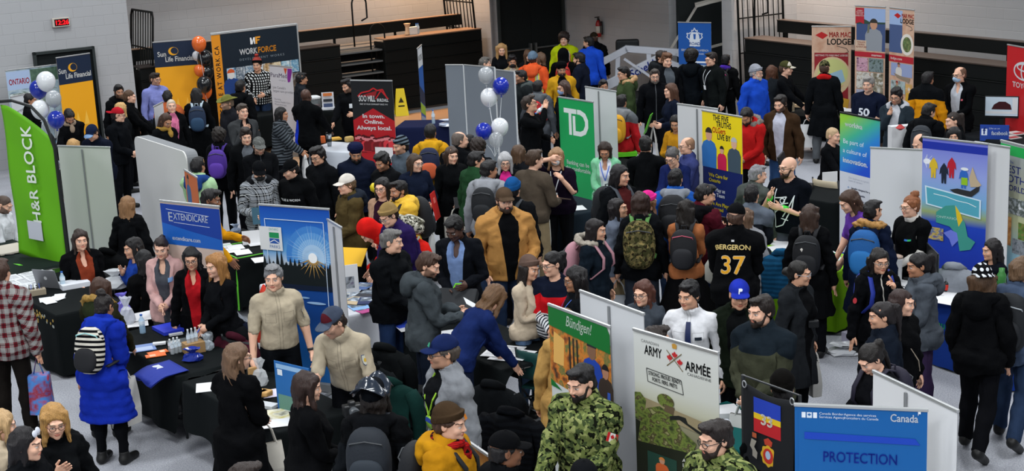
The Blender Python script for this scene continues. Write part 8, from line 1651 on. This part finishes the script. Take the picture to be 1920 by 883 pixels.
P=person(1325,347,'person in maroon jacket and jeans holding a phone, seen from behind',140,look=100,h=1.74,skinc=S2,hair=('short',HB),top=('jacket',C('#4a1420')),arms=('phone','phone'),bottom=('trousers',C('#2a4068')),pitch=16,hood=C('#17181c'));phone(P,'R','white phone in the hand of the maroon jacket wearer');backpack(P,'dark backpack strap on the maroon jacket','#1c1d22',size=.9)
P=person(1286,375,'person with long black hair and rust cardigan seen from behind',172,sex='f',h=1.68,skinc=S3,hair=('verylong','#17120f'),top=('sweater',C('#a0623c')),arms=('front','front'),bottom=('skirt',C('#121214')));backpack(P,'black backpack with floral trim on the rust cardigan','#15161a','#1a1b20',stripe='#a8485c',off=.06)
person(1421,311,'person with grey hair and grey olive jacket seen from behind',150,look=110,h=1.66,skinc=S1,hair=('short','#77777a'),top=('jacket',('yoke','#3b413c','#4a4f4c')))
person(1409,348,'person with black hair in slate padded vest seen from behind',172,h=1.70,skinc=S2,hair=('short',HB),top=('jacket',('yoke','#20242c','#59616c')),arms=('front','front'))
P=person(1398,391,'person in long pale grey padded coat with brown hair beside the number 37 hoodie',172,sex='f',h=1.60,skinc=S2,hair=('long','#5a4434'),top=('longpuffer',C('#8f9094')))
m=MB();m.lathe([(.08,0),(.12,.04),(.12,.2),(.08,.26)],n=14,sy=.55);o=m.build('shoulder_bag',mat('#8d8c84',.7),None,smooth=True);o.location=at(1343,530,.95);tag(o,'small pale grey shoulder bag on the long padded coat','bag')
P=person(1382,384,'person in black hoodie with gold number 37 on the back',172,h=1.84,girth=.15,skinc=S1,hair=('short',HBR),hat=('cap',('brim','#131417','#8c7c44'),),top=('jacket',C('#101114')),arms=('front','front'),bottom=DK_,tilt=-6,bend=4)
bmprint(P,'37',.235,.0,1.10,'#c9c4b4',1,'number_edge',bold=.012,sx=.92,lift=.010);bmprint(P,'37',.235,.0,1.10,'#d89a1c',1,'number',bold=.002,sx=.92,lift=.014);bmprint(P,'BERGERON',.068,.0,1.325,'#c8b070',1,'name_lettering',bold=.003,sx=.9,lift=.012);patch(P,-.014,.014,1.40,1.42,'#c8c8c8',1,'collar_mark',lift=.01)
P=person(1478,295,'bald bearded person in black tee with white line drawing and lime wristbands',-30,look=-55,h=1.8,girth=.1,skinc=S1,hair=None,full_beard='#2c1f18',glasses='#2a2c2e',top=('tee',C('#10151f')),arms=((.02,.25,1.22),(.10,.27,1.35)),bottom=('trousers',C('#4a4f58')),pitch=6)
def strokes(P,lines,w,c,name='line_print',side=-1):
 m=MB()
 for pts in lines:
  for p,q in zip(pts,pts[1:]):
   d=Vector((q[0]-p[0],q[1]-p[1]));L_=d.length;n=Vector((-d.y,d.x)).normalized()*w;k=max(1,int(L_/.03))
   for i in range(k):
    a=Vector(p).lerp(Vector(q),i/k);b=Vector(p).lerp(Vector(q),(i+1)/k);m.add([(a.x-n.x,0,a.y-n.y),(b.x-n.x,0,b.y-n.y),(b.x+n.x,0,b.y+n.y),(a.x+n.x,0,a.y+n.y)],[(0,1,2,3)])
 return P.decal(np.array(m.v),m.f,name,mat(c,.6),.008,None,side)
strokes(P,[[(-.10,1.40),(-.11,1.22),(-.10,1.0),(-.11,.93)],[(-.11,1.30),(.05,1.33),(-.02,1.20),(-.10,1.12)],[(.0,1.08),(.07,1.2),(.13,1.34),(.10,1.18),(.0,.98),(-.11,.93)],[(-.09,1.22),(.07,1.26)],[(-.02,1.06),(.06,1.04)]]+[[(.0+.03*math.cos(a),1.28+.03*math.sin(a))for a in np.linspace(0,6.28,10)]],.006,'#d0d6da')
for sd in 'LR':band(P,sd,'#3fc43c','wristband',.085,.015,.037)
P=person(1519,384,'person with long brown hair and black puffer seen from behind at the lime table',172,sex='f',h=1.68,skinc=S2,hair=('verylong','#33241c'),top=('coat',C('#101114')));backpack(P,'black backpack with white fur charm','#111216','#131418',off=.06);q_=P.bmat('chest')@Vector((.04,.32,1.30));m=MB();m.lathe([(.01,-.04),(.026,-.02),(.028,.01),(.012,.04)],n=10);o=m.build('keychain',mat('#c4bfb8',.8),None,smooth=True);o.location=q_;tag(o,'white fur charm hanging on the black backpack','keychain')
q_=P.hand['L'][0];hung_jacket('teal padded jacket held beside the black puffer at the lime table',at(1469,505,.95)[:2],P.rz,('stripe','#1a5074','#143e5c'),1.12,seed=31)
P=person(1499,491,'person in dark grey wool coat with tied hair and clear glasses',55,look=78,sex='f',h=1.66,skinc=S2,hair=('lowbun','#15120f'),glasses='#a8acb4',top=('coat',('open','#25282c','#121316'),),arms=('down','down'));tote(P,'L','white carrier bag held by the dark grey wool coat','#bfbdb8',w=.18,h=.36,rot=60,drop=.1);m=MB();m.box((0,0,0),(.1,.05,.07));o=m.build('crossbody_pouch',mat('#15171a',.5),None,bevel=.01);o.location=P.bmat('chest')@Vector((.02,-.19,1.16));tag(o,'small black pouch hanging on the dark grey wool coat','pouch')
person(1205,527,'person with auburn hair and glasses facing left beside the white banner back',-30,sex='f',h=1.64,skinc=S1,hair=('long','#4a2a20'),glasses='#2c2c30',top=('jacket',('panel','#3a4048','#1d5aa8')))
P=person(1291,529,'person in white dress shirt and navy tie with pens in pocket',-12,look=-32,h=1.74,skinc=S2,hair=('short','#100f10'),top=('shirt',('placket','#d9dade')),arms=('down','down'),bottom=DK_)
m=MB();m.grid(lambda u,v:((-.5+u)*(.042+.03*(1-v)),0,1.02+.40*v),3,12);P.decal(np.array(m.v),m.f,'tie',mat('#16224a',.6),.012);patch(P,.06,.12,1.265,1.295,'#16202c',-1,'pocket_pens',lift=.008)
P=person(1386,529,'person in royal blue cap with dark green jacket and black tee',-8,look=5,h=1.74,skinc=S2,hair=('short',HB),hat=('cap',C('#1f2f9c')),top=('jacket',('open','#1b2419','#101214')),arms=('down','down'),bottom=SL)
cap_mark(P,[(-.018,-.024),(-.008,-.024),(-.006,-.004),(.016,.0),(.02,.018),(.006,.026),(-.014,.024)],'#d8dce0','white_letter_mark')
P=person(1426,556,'person in olive quilted jacket with plaid shoulders and full beard',-28,look=-45,h=1.80,girth=.12,skinc=S1,hair=('short','#1f1815'),full_beard='#241a15',top=('jacket',('yoke','#3d3f31','#1d262e')),arms=('front','front'),bottom=DK_,pitch=8);tote(P,'L','white paper bag held before the olive quilted jacket','#c8c8c4',w=.28,h=.3,drop=.14)
# -- lime and navy tables on the right
person(1585,360,'person in purple top with long brown hair leaning left over the lime table',-65,sex='f',bend=18,pitch=30,h=1.74,skinc=S1,hair=('verylong','#3c2a20'),top=('tee',C('#5a3490')),arms=((.05,.40,1.02),(.08,.40,1.05)))
P=person(1637,377,'person in navy parka with tan fur hood seen from behind',165,look=140,sex='f',h=1.70,skinc=S2,hair=('short','#120f10'),top=('coat',('yoke','#141d34','#141d34')),fur='#9a7038',hood=C('#16203a'));backpack(P,'bright blue backpack on the navy parka','#14508c','#1a609c',strap='#1a5a9c',size=1.1,off=.07)
P=person(1707,368,'person in black tee over white sleeves with curly top bun and glasses',-38,look=-55,sex='f',h=1.66,girth=.1,skinc=S1,hair=('bun','#7a4a2c'),glasses='#6a4a3a',top=('tee',C('#101214')),inner=('shirt',C('#c9c6c0')),arms=('front',(.26,.16,.92)),pitch=8);patch(P,.04,.12,1.28,1.30,'#2c6ab8',-1,'chest_logo');patch(P,.085,.12,1.28,1.30,'#2ca85c',-1,'chest_logo',lift=.007)
P=person(1649,468,'person in black parka with round glasses raising one finger',20,look=25,sex='f',h=1.66,skinc=S2,hair=('verylong','#15110f'),glasses='#8c8a84',top=('jacket',('zip','#111317','#b8b4ac')),hood=C('#101215'),arms=('point','down'),curls=(40,18));backpack(P,'royal blue backpack on the black parka with red patch','#1a2c84',off=.06)
m=MB();m.add([(.03*math.cos(a),.03*math.sin(a),0)for a in np.linspace(0,6.28,14)[:-1]],[tuple(range(13))]);o=m.build('arm_patch',mat('#a82c34',.6),P.top,fix=False);n_=Vector((-CA,-.35,SA)).normalized();o.matrix_local=P.W.inverted()@P.bmat('uaR')@Matrix.Translation(Vector((-.285,-.05,1.27))+n_*.02)@n_.to_track_quat('Z','Y').to_matrix().to_4x4()
m=MB();m.tube([tuple(KN*[1,1,1]-ADIR*.01+np.array([0,-.026,0])),tuple(KN+ADIR*.035+np.array([0,-.028,0])),tuple(KN+ADIR*.078+np.array([0,-.028,0]))],[.0105,.010,.008],10);o=m.build('raised_finger',skin(S2),P.root,smooth=True);o.matrix_local=P.W.inverted()@P.bmat('haL')
person(1722,476,'person with black ponytail in grey hooded jacket facing left',-70,sex='f',h=1.66,skinc=S3,hair=('pony','#120f10'),top=('jacket',C('#4a5058')),hood=C('#4c525a'),arms=('front','front'),bottom=('slim',C('#3a2c4a')))
person(1860,450,'person with dark shoulder hair seated beside the tourism banners',-60,legs='sit',sex='f',h=1.58,skinc=S2,hair=('long','#151112'),top=('sweater',C('#131722')),arms=('front','front'))
P=person(1841,497,'person in black hoodie and black and white patterned cap walking away',165,look=195,h=1.76,girth=.1,legs='walk',sex='f',skinc=S2,hair=('wavy','#4a3626'),hat=('cap',('dots','#15161a','#c9ccd0',),'back'),top=('jacket',C('#0f1013')),hood=C('#101114'),arms=('pocket','pocket'),bottom=('trousers',C('#131419')))
P=person(1692,544,'person with dark reddish hair and fringe in black facing right',45,look=72,sex='f',h=1.64,skinc=S1,hair=('verylong','#2a1a17'),top=('jacket',C('#121316')),bottom=SL);m=MB();m.tube([(-.10,.02,1.48),(-.06,-.15,1.32),(.10,-.17,1.1),(.2,-.10,.95)],.006,5);o=m.build('bag_strap',mat('#a89a88',.5),P.root);o.matrix_local=P.W.inverted()@P.bmat('chest');tote(P,'R','brown paper bag held by the person with reddish hair and fringe','#7a5c3c',w=.26,h=.22,rot=0,drop=.06)
person(1653,568,'person with smooth black hair in navy jacket facing left, shoulder to shoulder with reddish hair',-80,sex='f',h=1.66,skinc=S2,hair=('pony','#191415'),top=('jacket',C('#161d29')))
P=person(1912,486,'person in slate blue hoodie with striped backpack strap at right edge',165,h=1.74,skinc=S2,hair=('short','#5a4430'),top=('jacket',C('#3d4a60')),hood=C('#3f4c62'),bottom=JE,legs='walk');backpack(P,'black backpack with grey reflective stripes at the right edge','#14171b',stripe='#9aa0a4',size=1.15)
P=person(1623,653,'person in black sweater with green hair clip reading a sheet',-45,look=-50,sex='f',h=1.60,pitch=34,skinc=S1,hair=('pony','#15110f'),top=('sweater',C('#121318')),arms=('read','read'));held(P,'L','sheet','white sheet read by the person with green hair clip',.26,.3,'#d4d5d8',60,0,'paper',.003,(-.06,-.05,-.06));tote(P,'R','white carrier bag beside the person reading','#c4c4c2',w=.3,h=.3,rot=40,drop=.12);held(P,'R','booklet','red and blue booklet behind the read sheet',.16,.3,'#b8302c',80,50,'booklet',.01,(.02,.04,-.1),prints=((-.5,-.1,-.5,.5,'#1c3a7c'),));backpack(P,'dark purple backpack on the person reading a sheet','#1d1a2a',size=1.0)
# -- back rows
P=person(940,83,'person with wavy blonde hair in black before the double door',5,sex='f',skinc=S1,hair=('wavy','#a07c50'),top=('shirt',('placket','#17191d')),pitch=14,arms=('hold','hold'));held(P,'R','clipboard','tan clipboard held by the blonde person at the door',.26,.34,'#a8905c',60,0,'clipboard',.008,(.08,-.04,-.02))
person(960,105,'person in tan jacket and black face mask near the door',5,skinc=S3,hair=('quiff',HB),mask='#121417',top=('jacket',('open','#a08c68','#c4bfb4')))
person(909,108,'person with grey hair just above the grey screens',110,look=90,skinc=S1,hair=('short','#55524e'),top=('jacket',C('#1d2024')))
person(999,99,'person in orange safety jacket and blue grey toque seen from behind',165,h=1.78,girth=.12,skinc=S2,hair=('short',HBR),hat=('toque',C('#5f7488')),top=('jacket',('hivis','#e0582c','#c8cc60','#b8bcb8')),hood=C('#e05c30'))
person(1011,100,'person with glasses and dark coat facing left behind the orange jacket',-75,sex='f',skinc=S1,hair=('bob','#5a4434'),glasses='#3a3030',top=('jacket',C('#17191c')))
person(990,95,'person with brown fringe peeking left of the blue grey toque',20,sex='f',h=1.64,skinc=S1,hair=('bob','#4a3424'),top=('jacket',C('#1a1c20')))
person(1057,63,'person in lime yellow safety jacket with orange stripes smiling',-5,h=1.84,skinc=S1,hair=('curly','#231a17'),top=('jacket',('hivis','#b9cc18','#d8743c','#c8ccc4')),pitch=2)
person(1103,69,'person in bright blue jacket with black hair facing left near the wall',160,look=-120,h=1.80,skinc=S2,hair=('short',HB),top=('jacket',C('#1a46b8')))
person(1113,62,'person in black puffer with brown hair nearest the fire extinguisher',170,look=-160,h=1.72,skinc=S2,hair=('short',HBR),hat=('cap',C('#2c261c')),top=('puffer',C('#15171a')),hood=C('#141619'))
P=person(1056,93,'person in black hood before the lime yellow jacket',175,h=1.72,skinc=S3,hair=('short',HB),hat=('hoodup',C('#101114')),top=('jacket',C('#101114')));backpack(P,'red backpack on the person in black hood','#b82c24','#c03428',strap='#8c1c1c')
person(1052,119,'person in black head wrap and yellow jacket with black beard',10,skinc=S3,hair=None,full_beard=HB,hat=('turban',C('#121316')),top=('jacket',('open','#c09020','#17191c')))
P=person(1085,99,'person with black hair and beard in navy jacket facing left',-110,h=1.78,skinc=S2,hair=('short',HB),full_beard=HB,top=('jacket',C('#171d2c')),arms=('hold','hold'));held(P,'R','envelope','yellow envelope held by the bearded person in navy jacket',.3,.24,'#d09c1c',60,0,'envelope',.02,(0,-.1,0))
person(1056,152,'person with brown hair and blue mask facing left above the bank banner',-60,sex='f',skinc=S2,hair=('long','#3a2820'),mask='#7f98c0',glasses='#33302e',top=('jacket',C('#1d1f24')))
person(976,132,'person in dark green hooded jacket with black moustache facing left',-70,skinc=S3,hair=('short',HB),beard=.5,top=('jacket',C('#23282a')),hood=C('#4a5150'))
P=person(1008,151,'person in grey hooded jacket with dark hair seen from behind',165,skinc=S3,hair=('short',HB),top=('jacket',C('#50545a')),hood=C('#5a5e62'));backpack(P,'bright red backpack on the grey hooded jacket','#b01c20','#b8262a',strap='#8c1418',size=.85)
P=person(988,181,'person in black sweater drinking from a clear water bottle',60,look=80,h=1.82,skinc=S2,hair=('short','#2c221c'),glasses='#26282a',top=('sweater',C('#111316')),arms=('hold',(.02,.24,1.58)),pitch=-8,bottom=DK_)
q_=P.hand['R'][0];o=bottle((q_[0],q_[1],q_[2]),'clear water bottle raised to the mouth of the person in black',h=.22,col='#cfd6da');o.rotation_euler=(D2R(20),D2R(-125),0)
person(1131,150,'person with black hair behind the blank white banner back',10,h=1.68,skinc=S3,hair=('short',HB),top=('jacket',C(BLKC)))
person(1169,126,'person in olive green parka with tan fur hood facing left',-75,skinc=S2,hair=('short',HB),glasses='#2a2c2e',top=('jacket',C('#39472c')),fur='#a8845c',hood=C('#39472c'))
person(1250,101,'tall person with brown quiff smiling in black jacket and grey tee',25,h=1.82,skinc=S1,hair=('quiff','#5a3c28'),top=('jacket',('open','#16191d','#50565c')))
person(1240,95,'person with dark hair and black hood behind the smiling tall person',60,h=1.76,skinc=S2,hair=('short',HDB),top=('jacket',C('#17191c')),hood=C('#26292c'))
person(1227,130,'person with glasses and greying beard in black softshell',8,h=1.76,skinc=S1,hair=('short','#3c3632'),full_beard='#5a524c',glasses='#3a3c3e',top=('jacket',('zip','#111318','#55585c')))
P=person(1257,157,'person with long brown hair holding a lime folder',-70,sex='f',skinc=S1,hair=('verylong','#4a3022'),top=('sweater',C('#171e30')),arms=('hold','hold'));held(P,'R','folder','lime green folder held by the person with long brown hair',.24,.34,'#54b81c',70,-30,'folder',.01,(0,-.08,.02));tote(P,'R','white paper bag below the lime folder','#c8c8c4',w=.26,h=.36,rot=20,drop=.5)
person(1296,97,'person with round afro and navy hooded jacket seen from behind',172,h=1.78,skinc=S4,hair=('afro','#141110'),top=('jacket',C('#151b22')),hood=C('#141a20'))
person(1333,99,'person with glasses in dark green black jacket facing left with lanyard',-55,h=1.80,skinc=S1,hair=('short','#1f1815'),glasses='#2a2c2e',top=('jacket',('open','#1a1f1f','#14171a')),lanyard='#c8ccd0')
P=person(1361,103,'person with black hair and purple collar seen from behind by the pier',160,h=1.62,skinc=S3,hair=('short',HB),top=('jacket',C('#131416')),scarf=C('#4a2c9c'));backpack(P,'black backpack with pink strap beside the pier','#16181b','#1d2024',stripe='#d03c8c')
person(1418,124,'person in cobalt blue jacket and light grey toque with grey beard',45,look=65,h=1.76,girth=.12,skinc=S1,hair=('short','#8a8a8a'),full_beard='#a39c94',glasses='#5a5a5c',hat=('toque',C('#8d9098')),top=('jacket',C('#1c48b8')))
person(1447,124,'person with auburn brown hair in slate coat seen from behind',165,h=1.64,skinc=S1,hair=('bob','#4a2c1c'),top=('jacket',C('#262b30')))
person(1474,116,'person in two tone cap and black sweater facing right',75,h=1.74,skinc=S1,hair=('short',HBR),hat=('cap',('cap2','#3f3f24','#c4beae','#c4beae')),top=('sweater',C('#14161a')),arms=('fwd','fwd'))
person(1462,180,'person in brown jacket and pale shirt with goatee and jeans',-15,look=-25,h=1.80,skinc=S1,hair=('short','#191412'),beard=.9,top=('jacket',('open','#3b2a1c','#b9bccc')),arms=('down','pocket'),bottom=('trousers',C('#33507c')),pitch=14)
P=person(1396,206,'person in bright red jacket with grey fur hood looking down',-25,pitch=38,h=1.74,skinc=S3,hair=('short',HB),full_beard='#1c1613',top=('jacket',C('#b01c1c')),fur='#6a625c',hood=C('#a81a1a'),arms=('front','front'))
P=person(1165,178,'person in red and grey jacket with black hair behind the white banner',160,h=1.70,skinc=S3,hair=('short',HB),top=('jacket',('yoke','#a81f24','#5c6064')),hood=C('#7a7d80'));backpack(P,'yellow backpack on the red and grey jacket','#c8921c','#d09c24',strap='#7a7d80')
P=person(1266,218,'person in mustard sweater with dark hair behind the white double panel',-15,sex='f',h=1.64,skinc=S3,hair=('long',HB),top=('sweater',C('#b07c1c')),arms=('phone','phone'),pitch=20);phone(P,'R','phone held by the person in mustard sweater')
person(1210,256,'person with black hair in black shirt seen from behind at centre right',178,h=1.72,girth=.1,skinc=S2,hair=('short','#0f0e0e'),top=('shirt',C('#121417')),arms=('front','front'))
# -- right bleachers
P=person(1546,115,'person in camouflage cap, red scarf and black parka seen from behind',172,h=1.78,skinc=S1,hair=('short',HBR),hat=('cap',('camo','#4a4a30','#2c3020','#6a6444','#1d1f16')),scarf=C('#b01c1c'),top=('coat',C('#14171b')),bottom=('trousers',C('#5c6064')));tote(P,'L','white bag carried by the person in red scarf','#c4c4c4',w=.3,h=.4,rot=0,drop=.12)
P=person(1628,144,'person with grey hair and navy tee with white print at the lodge table',-25,look=-20,h=1.76,girth=.22,skinc=S1,hair=('short','#7f7c78'),beard=.3,top=('tee',C('#141b30')),arms=('front','front'),bottom=JE);bmprint(P,'50',.17,0,1.16,'#c9ced6',bold=.008);patch(P,-.06,.06,1.10,1.12,'#c9ced6')
P=person(1680,167,'person in slate jacket and white hoodie with hand at mouth',-20,h=1.74,skinc=S2,hair=('quiff',HB),glasses='#22242a',beard=.6,top=('jacket',('open','#28323a','#b8bac0')),arms=('hold','mouth'),pitch=12,hood=C('#b8bac0'));boxy('gift_bag','white paper gift bag with red bow before the slate jacket',1688,280,(.34,.14,.36),10,'#c9cacc',z=.98,cat='bag');m=MB();m.lathe([(.02,-.03),(.07,0),(.02,.05)],n=7);o=m.build('bow',mat('#a82c2c',.5),None);o.location=at(1688,240,1.36);tag(o,'red bow on the white gift bag','bow')
person(1740,135,'person in black and amber two tone puffer seen from behind',168,look=150,h=1.76,skinc=S3,hair=('short',HB),top=('puffer',('yoke','#d08a14','#15181c')))
P=person(1744,195,'person in black puffer with head bowed seen from behind',165,pitch=22,look=140,h=1.70,skinc=S2,hair=('short',HB),top=('puffer',C('#14161a')),hood=C('#14161a'));backpack(P,'dark grey backpack with small white mark on the black puffer','#2c3036','#343940')
P=person(1799,126,'balding person in black cardigan, white shirt and surgical mask',-30,look=-45,h=1.80,skinc=S1,hair=('bald','#6a5040'),glasses='#2a2c2e',mask='#9ab4cc',top=('blazer',('open','#101215','#b8bcc4')),arms=('front','front'));patch(P,.10,.13,1.25,1.28,'#c8606c',-1,'lapel_pin')
person(1787,212,'person with dark ponytail in black facing left before the masked man',-70,sex='f',h=1.66,skinc=S1,hair=('pony',HDB),top=('jacket',C('#121418')))
person(1789,240,'young person with black fringe peeking above the blue tourism banner',-5,sex='f',h=1.60,skinc=S2,hair=('bob','#0f0e10'),top=('jacket',C('#17191d')))
person(1720,254,'person with receding black hair looking down behind white partition',-50,h=1.68,pitch=30,skinc=S1,hair=('bald','#17110f'),top=('jacket',C('#17191d')))
person(1563,240,'person with short fair hair in black beside the green to blue banner',60,sex='f',legs='sit',h=1.72,skinc=S1,hair=('buzz','#b59a78'),top=('sweater',C('#121418')),arms=('fwd','fwd'),pitch=10)
# -- odds and ends on the floor
m=MB();m.tube([tuple(at(x,y,.008))for x,y in((1556,604),(1575,612),(1592,606),(1606,618),(1630,614),(1650,628),(1640,640))],.008,6);o=m.build('power_cable',mat('#15171a',.5),None,smooth=True);tag(o,'black power cable looping on the floor right of the lime table','cable')
crinkle('crumpled white plastic bag lying on the floor left of the reading person',1585,662,.0,.42,.10,'#c4c6ca',41,alpha=1.0);boxy('shoe_box','small white printed box on the floor behind the reading person',1608,640,(.3,.2,.12),30,'#b8b4c8',z=.0)
crinkle('clear plastic wrap on the floor under the ranger table',352,790,.0,.4,.12,'#8f9498',42,alpha=.5)
